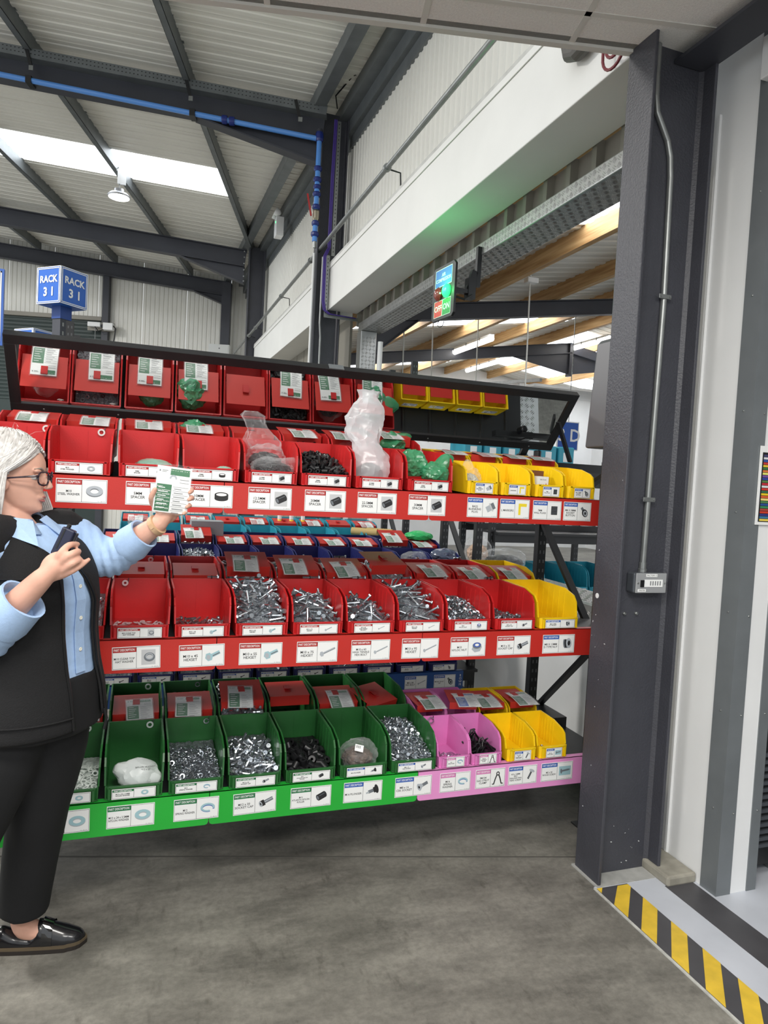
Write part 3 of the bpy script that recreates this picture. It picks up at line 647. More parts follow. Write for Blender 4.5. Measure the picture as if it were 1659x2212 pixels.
def label_card(parent, text, pic, hc, W, H, M, tiny=True, name='label_card'):
    """white card: coloured header, part name, printed picture"""
    k = (W, H)
    if k not in _cb:
        me = MB().box(-W/2, W/2, -H/2, H/2, 0, 0.0012).mesh('label_card'); me.materials.append(M_PAPER)
        bd = MB()
        t = 0.0009
        for x0, x1, y0, y1 in ((-W/2+0.002, W/2-0.002, H/2-0.0035, H/2-0.0035+t), (-W/2+0.002, W/2-0.002, -H/2+0.0025, -H/2+0.0025+t), (-W/2+0.002, -W/2+0.002+t, -H/2+0.0025, H/2-0.0026), (W/2-0.002-t, W/2-0.002, -H/2+0.0025, H/2-0.0026), (-0.0005, 0.0006, -H/2+0.0025, H/2-0.0026)):
            bd.box(x0, x1, y0, y1, 0.0012, 0.0014)
        bm_ = bd.mesh('printed_border'); bm_.materials.append(M_INK)
        hm = {}
        for c, m in HCOL.items():
            h = MB().box(-W/2+0.003, -0.0005, H/2-0.0035-0.2*H, H/2-0.0035, 0.0012, 0.0015).mesh('header'); h.materials.append(m); hm[c] = h
        _cb[k] = (me, bm_, hm)
    me, bm_, hm = _cb[k]
    o = obj(name, me, None, parent, M=M)
    obj('printed_border', bm_, None, o); obj('header', hm[hc], None, o)
    text_obj('header_lettering', 'PART DESCRIPTION', 0.013*H/0.08*1.12, M_PAPER, o, T(Vector((-W/4, H/2-0.0035-0.1*H, 0.0017))), bold=0.0002, fit=W/2-0.012)
    n = text.count('\n')+1
    text_obj('part_name_lettering', text, 0.0135*H/0.08*(1.0 if n < 3 else 0.85), M_INK, o, T(Vector((-W/4, -0.09*H, 0.0015))), bold=0.00016, fit=W/2-0.012, line=0.95)
    if pic:
        s = min(H*0.86, W*0.42)
        obj('part_picture', picture(pic), None, o, M=T(Vector((W/4, 0.0, 0.0013))) @ Matrix.Diagonal((s, s, 1, 1)))
    if tiny: text_obj('small_print', 'U - 26 h 0', 0.0052*H/0.08, M_INKG, o, T(Vector((W/2-0.018*W/0.16, -H/2+0.006*H/0.08, 0.0015))))
    return o
FACE = Rx(pi/2)                                   # local +z of a card turns to -Y (towards the aisle)
# ---- rack frame
def rack(name, y0, label, posts, levels, deck_x, depth=0.72, z_top=2.02, braces=True):
    e = empty(name, (0, y0, 0)); tag(e, label, 'rack')
    for px in posts:
        for dy in (0.12, depth-0.06):
            p = MB().prism([(-0.025, -0.02), (0.025, -0.02), (0.025, -0.015), (-0.020, -0.015), (-0.020, 0.015), (0.025, 0.015), (0.025, 0.02), (-0.025, 0.02)], 0.0, z_top, 'z')
            o = obj('post', p, M_BLACK, e, loc=(px, dy, 0))
            hl = MB()
            z = 0.1
            while z < z_top-0.05:
                for sx in (-0.01, 0.012): hl.box(sx-0.004, sx+0.004, -0.0212, -0.0195, z, z+0.018)
                z += 0.05
            obj('slots', hl, mat('slot_grey', (96, 98, 100), 0.6), o)['kind'] = 'stuff'
            obj('foot', MB().box(-0.045, 0.045, -0.045, 0.045, 0, 0.006), M_BLACK, o)
        if braces:
            zs = [0.36, 0.88, 1.44, z_top-0.05]
            for i in range(len(zs)-1):
                a = (px, 0.12, zs[i]) if i % 2 else (px, depth-0.06, zs[i]); b = (px, depth-0.06, zs[i+1]) if i % 2 else (px, 0.12, zs[i+1])
                obj('brace', MB().bar(a, b, 0.018, 0.036, (1, 0, 0)), M_BLACK, e)
            obj('tie', MB().bar((px, 0.12, 1.52), (px, depth-0.06, 1.52), 0.03, 0.04, (1, 0, 0)), M_BLACK, e)
    for z in levels:
        d = MB().box(deck_x[0], deck_x[1], 0.012, 0.36, z-0.022, z-0.004); d.box(deck_x[0], deck_x[1], 0.36, depth+0.02, z+0.028, z+0.046); d.box(deck_x[0], deck_x[1], 0.352, 0.362, z-0.02, z+0.046)
        o = obj('shelf_deck', d, M_BLACK, e)
        rb = MB()
        x = deck_x[0]+0.05
        while x < deck_x[1]:
            rb.prism([(x-0.012, z+0.046), (x+0.012, z+0.046), (x+0.005, z+0.054), (x-0.005, z+0.054)], 0.365, depth+0.015, 'y'); x += 0.16
        obj('deck_rib', rb, M_BLACK, o)
        obj('shelf_beam', MB().box(deck_x[0], deck_x[1], depth-0.03, depth+0.03, z-0.04, z+0.026), M_BLACK, e)
        obj('shelf_beam', MB().box(deck_x[0], deck_x[1], 0.06, 0.10, z-0.09, z-0.024), M_BLACK, e)
    return e
ZT, ZM, ZB = 1.566, 0.988, 0.403
rack1 = rack('bin_rack', YF, 'black steel rack in front carrying red, green, pink and yellow bins', (-0.62, 2.065), (ZT, ZM, ZB), (-0.62, 2.09), z_top=1.74)
obj('top_tie', MB().bar((1.85, 0.66, 1.725), (2.45, 0.66, 1.725), 0.03, 0.045), M_BLACK, rack1)
obj('knob', MB().lathe([(0.02, 0), (0.02, 0.05), (0.012, 0.055)], 14, T(Vector((2.0, 0.64, 1.75)))), M_BLACKP, rack1)
# ---- label strips
def strip(x0, x1, z0, z1, m, label, y=YF, xr=0.012, group=None):
    c = 0.012
    prof = [(x0, z1), (x0, z0+c), (x0+c*0.3, z0+c*0.3), (x0+c, z0), (x1-c, z0), (x1-c*0.3, z0+c*0.3), (x1, z0+c), (x1, z1)]
    e = empty('label_strip', ((x0+x1)/2, y, z0)); cx = (x0+x1)/2
    mb = MB().prism([(x-cx, z-z0) for x, z in prof], -0.002, 0.0015, 'y'); mb.box(x0-cx, x1-cx, -0.002, 0.03, z1-z0-0.002, z1-z0)
    obj('face_plate', mb, m, e)
    tag(e, label, 'label strip', group); return e
S_TOP = [strip(-0.62, 0.292, 1.448, 1.564, M_STRIPR, 'red label strip along top shelf, left length behind the woman\'s hand'),
         strip(0.295, 1.114, 1.448, 1.564, M_STRIPR, 'red label strip along top shelf, middle length with four spacer labels'),
         strip(1.117, 2.05, 1.448, 1.564, M_STRIPR, 'red label strip along top shelf, right length below yellow bins')]
S_MID = [strip(-0.62, 0.289, 0.866, 0.986, M_STRIPR, 'red label strip along middle shelf, left length below clear washers bin'),
         strip(0.292, 1.115, 0.866, 0.986, M_STRIPR, 'red label strip along middle shelf, middle length with four bolt labels'),
         strip(1.118, 2.05, 0.866, 0.986, M_STRIPR, 'red label strip along middle shelf, right length with NYLOC NUT label')]
S_BOT = [strip(-0.62, 0.287, 0.277, 0.401, M_STRIPG, 'green label strip along bottom shelf, left length with washer labels'),
         strip(0.290, 1.131, 0.277, 0.401, M_STRIPG, 'green label strip along bottom shelf, right length ending at the pink strip'),
         strip(1.134, 2.05, 0.277, 0.401, M_STRIPP, 'pink label strip along bottom shelf below pink and yellow bins')]
def put_label(segs, x0, x1, z, text, pic, hc, tilt=0.0, H=0.082):
    xc = (x0+x1)/2
    for s in segs:
        me = s.children[0].data; xs = [v.co.x for v in me.vertices]; lo, hi = s.location.x+min(xs), s.location.x+max(xs)
        if lo <= xc <= hi: break
    loc = Vector((xc-s.location.x, -0.0022, z-s.location.z))
    return label_card(s, text, pic, hc, 0.163 if x1-x0 > 0.155 else 0.142, H, T(loc) @ FACE @ Rz(tilt))
TOPL = [(-0.267, -0.106, 'M10\nSTEEL WASHER', 'washer', 'r'), (-0.045, 0.118, '5MM\nSPACER', 'thin_ring', 'r'), (0.165, 0.323, '10MM\nSPACER', 'black_ring', 'r'), (0.384, 0.544, '12.5MM\nSPACER', 'spacer', 'r'), (0.596, 0.76, '20MM\nSPACER', 'spacer', 'r'), (0.809, 0.97, '22.5MM\nSPACER', 'spacer', 'r'), (1.022, 1.187, '30MM\nSPACER', 'spacer', 'r'),
        (1.288, 1.424, 'BA22\nBLANKING\nPLUG', 'plug', 'b'), (1.44, 1.579, 'L MARKERS', 'corner', 'b'), (1.599, 1.739, '7MM\nWALL PLUGS', 'block', 'b'), (1.751, 1.895, 'M4 X 8MM\nSOCKET\nBUTTON', 'button', 'b')]
MIDL = [(-0.072, 0.095, 'M10 CLEAR TOP\nHAT WASHER', 'tophat', 'r', 0.03), (0.158, 0.32, 'M10 x 45\nHEXSET', 'bolt', 'r', 0.02), (0.375, 0.536, 'M10 x 55\nHEXSET', 'bolt', 'r', 0.0), (0.595, 0.756, 'M10 x 75\nHEXSET', 'long_bolt', 'r', 0.0), (0.813, 0.977, 'M10 x 60\nHIGH TENSILE\nHEX BOLT', 'thin_bolt', 'r', 0.0), (1.027, 1.192, 'M10 x 95\nHEXSET', 'thin_bolt', 'r', -0.01), (1.242, 1.413, 'M10\nNYLOC NUT', 'nut', 'r', 0.0), (1.462, 1.63, 'M10 x 35\nSOCKET CAP', 'socket', 'r', 0.0), (1.683, 1.86, 'M8 X 13MM\nD TYPE NUT', 'insert', 'b', 0.0)]
BOTL = [(-0.286, -0.127, 'M12 x 18 x 2MM\nNYLON WASHER', 'nylon_washer', 'g', 0.01), (-0.071, 0.096, 'M12 x 24 x 2.5MM\nNYLON WASHER', 'nylon_washer', 'g', 0.0), (0.161, 0.324, 'M12\nSPRING WASHER', 'spring', 'g', 0.0), (0.376, 0.542, 'M12 x 30\nSOCKET CAP', 'socket', 'g', 0.02), (0.596, 0.762, 'M12\nATLANTA NYLON\nROLLER', 'roller', 'g', 0.0), (0.808, 0.98, 'M16 PLUNGER', 'plunger', 'b', -0.01), (1.031, 1.196, 'M8 x 16\nCSK SOCKET', 'csk', 'b', 0.0), (1.23, 1.379, 'M16\nSPRING\nWASHER', 'spring', 'p', 0.0), (1.396, 1.547, 'SM104\nGAS STRUT\nCLAMP', 'clamp', 'p', 0.0), (1.558, 1.704, '4.8 x 16MM\nSELF\nDRILLING PAN\nHEAD SCREW', 'screw', 'b', 0.0), (1.728, 1.885, 'M5 x 30\nWOOD SCREW', 'woodscrew', 'b', 0.0)]
for a in TOPL: put_label(S_TOP, a[0], a[1], 1.509, a[2], a[3], a[4])
for a in MIDL: put_label(S_MID, a[0], a[1], 0.921, a[2], a[3], a[4], a[5])
for a in BOTL: put_label(S_BOT, a[0], a[1], 0.343, a[2], a[3], a[4], a[5])

# ---- storage bins
def bin_meshes(W, L, H, lip, ribs=True, cut=0.05, cutz=0.84):
    """open-fronted picking bin, front lip at y=0; returns body, rim, front face"""
    t = 0.004
    top = [(0.004, lip), (0.016, lip), (cut*0.55, lip+(H-lip)*0.55), (cut, H*cutz), (cut*2.4, H*0.97), (L, H)]
    def tap(x, z): return x*(0.955+0.045*z/H)
    b = MB()
    for s in (-1, 1):
        xo, xi = s*W/2, s*(W/2-t)
        prof = [(0.004, 0)]+top+[(L, 0)]
        n = len(prof)
        vs = [(tap(xo, z), y, z) for y, z in prof]+[(tap(xi, z), y, z) for y, z in prof]
        b.add(vs, [tuple(range(n)), tuple(range(n, 2*n))]+[(i, (i+1) % n, n+(i+1) % n, n+i) for i in range(n)])
        if ribs:
            for q in range(5):
                y = cut*2.2+q*(L-cut*2.4)/5
                zt = H*0.9
                b.add([(tap(xi, 0.006), y, 0.006), (tap(xi-s*0.0016, 0.006), y+0.004, 0.006), (tap(xi, 0.006), y+0.008, 0.006), (tap(xi, zt), y, zt), (tap(xi-s*0.0016, zt), y+0.004, zt), (tap(xi, zt), y+0.008, zt)], [(0, 1, 4, 3), (1, 2, 5, 4), (3, 4, 5)])
    wb_, wt = tap(W/2, 0), W/2
    b.add([(-wb_, 0, 0), (wb_, 0, 0), (wb_, L, 0), (-wb_, L, 0), (-wb_, 0, t), (wb_, 0, t), (wb_, L, t), (-wb_, L, t)], [(0, 1, 2, 3), (4, 5, 6, 7), (0, 1, 5, 4), (2, 3, 7, 6), (1, 2, 6, 5), (0, 3, 7, 4)])
    b.add([(-wb_, L, 0), (wb_, L, 0), (wt, L, H), (-wt, L, H), (-wb_, L-t, 0), (wb_, L-t, 0), (wt, L-t, H), (-wt, L-t, H)], [(0, 1, 2, 3), (4, 5, 6, 7), (3, 2, 6, 7), (0, 3, 7, 4), (1, 2, 6, 5)])
    if ribs: b.box(-0.002, 0.002, L-t-0.0015, L-t, 0.01, H-0.01)
    # front plate with chamfered corners
    f = MB()
    wl = tap(W/2, lip)
    def fr(z, y): w_ = tap(W/2, z); return [(-w_, y+0.012, z), (-w_+0.012, y, z), (w_-0.012, y, z), (w_, y+0.012, z)]
    o0, o1 = fr(0, 0.002), fr(lip, -0.004); i0 = [(x*0.97, y+t, z) for x, y, z in o0]; i1 = [(x*0.97, y+t, z) for x, y, z in o1]
    f.add(o0+o1+i0+i1, [(0, 1, 5, 4), (1, 2, 6, 5), (2, 3, 7, 6), (8, 12, 13, 9), (9, 13, 14, 10), (10, 14, 15, 11), (4, 5, 13, 12), (5, 6, 14, 13), (6, 7, 15, 14), (0, 1, 9, 8), (1, 2, 10, 9), (2, 3, 11, 10)])
    f.box(-wl+0.01, wl-0.01, -0.008, 0.004, lip-0.004, lip+0.0015)
    f.box(-wl+0.012, -wl+0.020, -0.008, 0, 0.002, lip); f.box(wl-0.020, wl-0.012, -0.008, 0, 0.002, lip)
    # rim
    r = MB(); rw = 0.0055
    for s in (-1, 1):
        for (y0, z0), (y1, z1) in zip(top[1:], top[2:]): r.bar((tap(s*(W/2), z0), y0, z0), (tap(s*(W/2), z1), y1, z1), rw, 0.006)
    r.bar((-W/2, L-0.001, H), (W/2, L-0.001, H), rw, 0.006)
    return b.mesh('body'), r.mesh('rim'), f.mesh('front_lip')
_bins = {}
def bin_set(kind, m):
    k = (kind, m.name)
    if k not in _bins:
        spec = {'big': (0.205, 0.345, 0.162, 0.046), 'small': (0.149, 0.235, 0.128, 0.052), 'pink': (0.150, 0.235, 0.138, 0.045)}[kind]
        bo, ri, fr = bin_meshes(*spec, ribs=(kind != 'pink'))
        for q in (bo, ri, fr): q.materials.append(m)
        _bins[k] = (bo, ri, fr, spec)
    return _bins[k]
def storage_bin(kind, m, M, label, cat='bin', group=None, card=None, back_card=False):
    bo, ri, fr, spec = bin_set(kind, m)
    e = empty('storage_bin', M=M)
    obj('body', bo, None, e); obj('rim', ri, None, e); obj('front_lip', fr, None, e)
    if card: label_card(e, card[0], card[1], card[2], *((0.150, 0.037) if spec[0] > 0.17 else (0.082, 0.042)), T(Vector((0.0, -0.0085 if spec[0] > 0.17 else -0.0085, 0.0215 if spec[0] > 0.17 else 0.025))) @ FACE, tiny=False)
    if back_card:
        o = label_card(e, card[0], card[1], card[2], 0.082, 0.042, T(Vector((0, spec[1]+0.0005, 0.05))) @ Rz(pi) @ FACE, tiny=False)
    tag(e, label, cat, group); return e
# lids and kanban cards
lid_me = {}
def lid_meshes(w):
    if w not in lid_me:
        p = MB().box(-w/2, w/2, 0, 0.16, 0, 0.0018); p.box(-w/2, w/2, 0, 0.0018, -0.045, 0.0); p.box(-w/2, -w/2+0.0018, 0.0, 0.03, -0.02, 0); p.box(w/2-0.0018, w/2, 0.0, 0.03, -0.02, 0)
        if w < 0.15:
            p = MB().box(-w/2, w/2, 0, 0.05, 0, 0.0018); p.box(-w/2, w/2, 0.066, 0.17, 0, 0.0018); p.box(-w/2, -w/2+0.022, 0.05, 0.066, 0, 0.0018); p.box(w/2-0.022, w/2, 0.05, 0.066, 0, 0.0018); p.box(-w/2, w/2, 0, 0.0018, -0.03, 0)
        a = p.mesh('lid_plate'); a.materials.append(M_LID)
        c = MB().box(-0.014, 0.014, 0.052, 0.098, 0.0018, 0.0032); c.box(-0.014, 0.014, 0.094, 0.098, 0.0018, 0.012); c.box(-0.014, 0.014, 0.058, 0.098, 0.0105, 0.012)
        c = c.mesh('clip'); c.materials.append(mat('red_clip', (190, 34, 34), 0.4))
        lid_me[w] = (a, c)
    return lid_me[w]
def _kan(hm, green, hdr='KANBAN'):
    W, H = 0.105, 0.145
    p = MB()
    N = 6
    def strip_(x0, x1, y0, y1, z, mi):
        p.cur = mi
        vs = []
        for i in range(N+1):
            y = y0+(y1-y0)*i/N; zz = z+0.006*(1-((y)/(H/2))**2)
            vs += [(x0, y, zz), (x1, y, zz)]
        p.add(vs, [(2*i, 2*i+1, 2*i+3, 2*i+2) for i in range(N)])
    strip_(-W/2, W/2, -H/2, H/2, 0.0, 0)
    return p
_kc = {}
def kanban_card(M, label, group='kanban cards clipped on bin lids', hc='g', black=False):
    key = (hc, black)
    W, H = 0.105, 0.145
    if key not in _kc:
        hm = {'g': M_HGREEN, 'b': M_HBLUE, 'r': M_HRED}[hc]
        def bow(y): return 0.006*(1-(y/(H/2))**2)
        def sheet(x0, x1, y0, y1, z, m, nm, n=6):
            p = MB(); vs = []
            for i in range(n+1):
                y = y0+(y1-y0)*i/n; vs += [(x0, y, z+bow(y)), (x1, y, z+bow(y))]
            me = p.add(vs, [(2*i, 2*i+1, 2*i+3, 2*i+2) for i in range(n)]).mesh(nm, fix=False); me.materials.append(m); return me
        body = sheet(-W/2, W/2, -H/2, H/2, 0, M_PAPER, 'card_sheet')
        bk_ = sheet(-W/2, W/2, -H/2, H/2, -0.0006, M_PAPER, 'card_back')
        col = sheet(-W/2+0.004, -0.004, -H/2+0.004, 0.016, 0.0004, hm, 'coloured_column')
        hd = sheet(-0.012, W/2-0.006, H/2-0.026, H/2-0.006, 0.0004, hm, 'header')
        ln = MB()
        for k in range(7):
            y = 0.010-k*0.0125; ln.box(0.0, W/2-0.005, y, y+0.0008, bow(y)+0.0004, bow(y)+0.0006)
            ln.box(0.004, 0.004+0.022+0.012*((k*7) % 3)/2, y-0.007, y-0.005, bow(y)+0.0004, bow(y)+0.0006)
        for k in range(2): ln.box(0.018, W/2-0.006, 0.024+k*0.01, 0.0255+k*0.01, bow(0.03)+0.0004, bow(0.03)+0.0006)
        ln.box(-0.046, -0.042, H/2-0.018, H/2-0.012, 0.0008+bow(0.06), 0.0012+bow(0.06)); ln.box(-0.038, -0.02, H/2-0.014, H/2-0.0125, 0.0008+bow(0.06), 0.0012+bow(0.06)); ln.box(-0.038, -0.024, H/2-0.018, H/2-0.0165, 0.0008+bow(0.06), 0.0012+bow(0.06))
        lnm = ln.mesh('printed_lines'); lnm.materials.append(M_INKG)
        wl = MB()
        for k in range(6):
            y = 0.006-k*0.0125; wl.box(-W/2+0.009, -W/2+0.009+0.02+0.010*((k*5) % 3)/2, y-0.002, y+0.0005, bow(y)+0.0007, bow(y)+0.0009)
        wlm = wl.mesh('column_lettering'); wlm.materials.append(M_PAPER)
        pouch = sheet(-W/2-0.004, W/2+0.004, -H/2-0.005, H/2+0.008, 0.0014, M_POUCH, 'clear_pouch')
        _kc[key] = (body, bk_, col, hd, lnm, wlm, pouch)
    body, bk_, col, hd, lnm, wlm, pouch = _kc[key]
    e = empty('kanban_card', M=M)
    s = obj('card_sheet', body, None, e); s2 = obj('card_back', bk_, None, e)
    obj('coloured_column', col, None, s); h = obj('header', hd, None, s)
    text_obj('header_lettering', 'KANBAN', 0.0165, M_PAPER, s, T(Vector((0.018, H/2-0.016, 0.0022))), bold=0.0004, fit=0.056)
    obj('printed_lines', lnm, None, s); obj('column_lettering', wlm, None, s)
    obj('clear_pouch', pouch, None, e)
    tag(e, label, 'card', group); return e
# ================================================================== CONTENTS
M_ZMASS = mat('zinc_parts_mass', (150, 156, 162), 0.4, 0.8, var=0.45, vscale=140, bump=0.9, bscale=170)
def m_hexbolt(L, r=0.005, af=0.0095, k=0.0064):
    b = MB(); q = Ry(pi/2)
    b.lathe([(af, 0), (af, k*0.8), (af*0.86, k)], 6, T(Vector((-L/2-k, 0, 0))) @ Ry(pi/2) @ Rz(0.2))
    b.lathe([(r, 0), (r, L*0.96), (r*0.75, L)], 7, T(Vector((-L/2, 0, 0))) @ Ry(pi/2)); return b
def m_socket(L, r=0.0055, hr=0.009, hh=0.012):
    b = MB(); b.lathe([(hr, 0), (hr, hh)], 10, T(Vector((-L/2-hh, 0, 0))) @ Ry(pi/2), cap=False); b.lathe([(hr, hh), (0.001, hh)], 10, T(Vector((-L/2-hh, 0, 0))) @ Ry(pi/2))
    b.lathe([(hr, 0), (hr*0.55, 0), (hr*0.5, hh*0.5), (0.0005, hh*0.5)], 10, T(Vector((-L/2-hh, 0, 0))) @ Ry(pi/2), cap=False)
    b.lathe([(r, 0), (r, L*0.96), (r*0.7, L)], 8, T(Vector((-L/2, 0, 0))) @ Ry(pi/2)); return b
def m_csk(L=0.016):
    b = MB(); b.lathe([(0.0002, 0.0), (0.0035, 0), (0.0075, 0), (0.0035, 0.0042), (0.0035, L), (0.0003, L)], 8, T(Vector((-L/2, 0, 0))) @ Ry(pi/2), cap=False); return b
def m_nut():
    b = MB(); af = 0.0094; o = [(af*cos(i*pi/3), af*sin(i*pi/3)) for i in range(6)]
    vs = [(x, y, z) for z in (-0.004, 0.004) for x, y in o]+[(x*0.55, y*0.55, z) for z in (-0.004, 0.004) for x, y in o]
    fs = []
    for i in range(6):
        j_ = (i+1) % 6; fs += [(i, j_, 6+j_, 6+i), (12+i, 18+i, 18+j_, 12+j_), (i, 12+i, 12+j_, j_), (6+i, 6+j_, 18+j_, 18+i)]
    return b.add(vs, fs)
def m_ring(ri, ro, h, n=14, gap=0.0):
    b = MB()
    if not gap: return b.ring(ri, ro, h, n)
    rings = []
    for i in range(n+1):
        a = gap/2+(2*pi-gap)*i/n; z = h*0.9*(i/n-0.5)
        rings.append([(ri*cos(a), ri*sin(a), z-h/2), (ro*cos(a), ro*sin(a), z-h/2), (ro*cos(a), ro*sin(a), z+h/2), (ri*cos(a), ri*sin(a), z+h/2)])
    return b.loft(rings)
def m_tubepiece(r, L, ri=None, n=10):
    ri = ri or r*0.62
    return MB().lathe([(ri, -L/2), (r, -L/2), (r, L/2), (ri, L/2), (ri, -L/2)], n, Ry(pi/2), cap=False)
def m_clamp():
    b = MB(); pts = [(-0.03, -0.045, 0), (-0.018, -0.01, 0), (-0.008, 0.02, 0), (-0.010, 0.034, 0), (0, 0.043, 0), (0.010, 0.034, 0), (0.008, 0.02, 0), (0.018, -0.01, 0), (0.03, -0.045, 0)]
    return b.tube(pts, 0.0042, 6)
_im = {}
def item(name, mb, m, sm=None):
    if name not in _im:
        me = mb().mesh(name); me.materials.append(m)
        if sm: smooth(me, sm)
        _im[name] = me
    return _im[name]
def mesh_of(key):
    L = {'hexset45': lambda: item('hex_bolt', lambda: m_hexbolt(0.040), M_ZINC, 35), 'hexset60': lambda: item('hex_bolt_60', lambda: m_hexbolt(0.058, 0.0052, 0.0098), M_ZINC, 35), 'hexset75': lambda: item('hex_bolt_75', lambda: m_hexbolt(0.070), M_ZINC, 35), 'hextensile': lambda: item('hex_bolt_80', lambda: m_hexbolt(0.055, 0.0048), M_ZINC, 35),
         'hexset95': lambda: item('hex_bolt_95', lambda: m_hexbolt(0.080, 0.0045, 0.0085), M_ZINC, 35), 'socket35': lambda: item('socket_bolt_35', lambda: m_socket(0.032), M_ZINC, 35), 'socket30': lambda: item('socket_bolt_30', lambda: m_socket(0.030, 0.006, 0.0095), M_ZINC, 35),
         'csk': lambda: item('csk_bolt', lambda: m_csk(), M_ZINC, 35), 'nut': lambda: item('nyloc_nut', m_nut, M_ZINC), 'spring': lambda: item('spring_washer', lambda: m_ring(0.0062, 0.0102, 0.0026, 12, 0.25), M_ZINC), 'spring16': lambda: item('spring_washer_large', lambda: m_ring(0.0085, 0.0135, 0.003, 14, 0.25), M_ZINC),
         'nylon': lambda: item('nylon_washer', lambda: m_ring(0.0066, 0.012, 0.0024), M_NYLON), 'tophat': lambda: item('top_hat_washer', lambda: m_ring(0.0045, 0.0105, 0.003), mat('clear_nylon', (232, 206, 208), 0.35)), 'washer': lambda: item('steel_washer', lambda: m_ring(0.0055, 0.0105, 0.002), M_ZINC),
         'spacer': lambda: item('black_spacer', lambda: m_tubepiece(0.0085, 0.022), M_BLACKP, 35), 'roller': lambda: item('black_roller', lambda: m_tubepiece(0.0145, 0.032, 0.006, 14), M_BLACKP, 35), 'clamp': lambda: item('gas_strut_clamp', m_clamp, M_BLACKP), 'screw': lambda: item('small_screw', lambda: m_csk(0.02), M_ZINC)}
    return L[key]()
INFO = {  # object name, label body, category, half length
 'hexset45': ('hex_bolt', 'bolt', 0.024), 'hexset60': ('hex_bolt', 'bolt', 0.033), 'hexset75': ('hex_bolt', 'bolt', 0.039), 'hextensile': ('hex_bolt', 'bolt', 0.032), 'hexset95': ('hex_bolt', 'bolt', 0.044), 'socket35': ('socket_cap_screw', 'bolt', 0.022), 'socket30': ('socket_cap_screw', 'bolt', 0.021), 'csk': ('countersunk_screw', 'screw', 0.008),
 'nut': ('lock_nut', 'nut', 0.009), 'spring': ('spring_washer', 'washer', 0.010), 'spring16': ('spring_washer', 'washer', 0.013), 'nylon': ('nylon_washer', 'washer', 0.012), 'tophat': ('top_hat_washer', 'washer', 0.0105), 'washer': ('steel_washer', 'washer', 0.0105), 'spacer': ('spacer_tube', 'spacer', 0.011), 'roller': ('nylon_roller', 'roller', 0.017), 'clamp': ('strut_clamp', 'clamp', 0.04), 'screw': ('small_screw', 'screw', 0.01)}
RND = random.Random(11)
def heap(M, spec, key, n, zf, label, group, tilt=0.4, fill=None, vr=(0.0, 1.0), ur=(-1, 1), fill_label=None):
    """pile of loose parts inside a bin: every piece its own object, bedded on a lumpy mass of the same parts"""
    W, L, H, lip = spec; hw = W/2*0.958-0.008; y0, y1 = 0.016, L-0.010
    me = mesh_of(key); nm, cat, hl = INFO[key]
    nu = max(1, int(round(sqrt(n*(ur[1]-ur[0])*hw/((vr[1]-vr[0])*(y1-y0)))))); nv = max(1, int(math.ceil(n/nu)))
    c = 0
    for j_ in range(nv):
        for i in range(nu):
            if c >= n: break
            c += 1
            u = ur[0]+(ur[1]-ur[0])*(i+RND.uniform(0.05, 0.95))/nu; v = vr[0]+(vr[1]-vr[0])*(j_+RND.uniform(0.05, 0.95))/nv
            yaw = RND.uniform(0, 2*pi); pt = RND.gauss(0, tilt)
            ex, ey = hl*abs(cos(yaw)*cos(pt)), hl*abs(sin(yaw)*cos(pt))
            x = max(-hw+ex, min(hw-ex, u*hw)); y = max(y0+ey, min(y1-ey, y0+v*(y1-y0)))
            zz = zf(x/hw, (y-y0)/(y1-y0))+RND.uniform(-0.002, 0.006)+abs(sin(pt))*hl*0.35
            rl = RND.uniform(0, 2*pi)
            o = obj(nm, me, None, None, M=M @ T(Vector((x, y, zz))) @ Rz(yaw) @ Ry(pt) @ (Rx(rl) if hl > 0.015 or key in ('spacer', 'csk', 'roller', 'screw') else Rx(RND.gauss(0, tilt))))
            tag(o, label, cat, group)
    if fill is not None:
        g = 22; vs = []; fs = []
        for j_ in range(g+1):
            for i in range(g+1):
                u = -1+2*i/g; v = j_/g
                z = zf(u, v)-0.006+0.007*mnoise.noise(Vector((u*6, v*9, hash(label) % 7)))
                vs.append((u*hw, y0+v*(y1-y0), max(0.0045, z)))
        for j_ in range(g):
            for i in range(g): fs.append((j_*(g+1)+i, j_*(g+1)+i+1, (j_+1)*(g+1)+i+1, (j_+1)*(g+1)+i))
        edge = [i for i in range(g+1)]+[(j_+1)*(g+1)-1 for j_ in range(1, g+1)]+[g*(g+1)+i for i in range(g-1, -1, -1)]+[j_*(g+1) for j_ in range(g-1, 0, -1)]
        k = len(vs); vs += [(vs[q][0], vs[q][1], 0.0042) for q in edge]; m_ = len(edge)
        fs += [(edge[i], edge[(i+1) % m_], k+(i+1) % m_, k+i) for i in range(m_)]+[tuple(range(k, k+m_))]
        o = obj('parts_mass', MB().add(vs, fs), fill, None, M=M)
        tag(o, fill_label or ('packed mass of '+label.replace(' lying', 's')), cat, None, 'stuff')

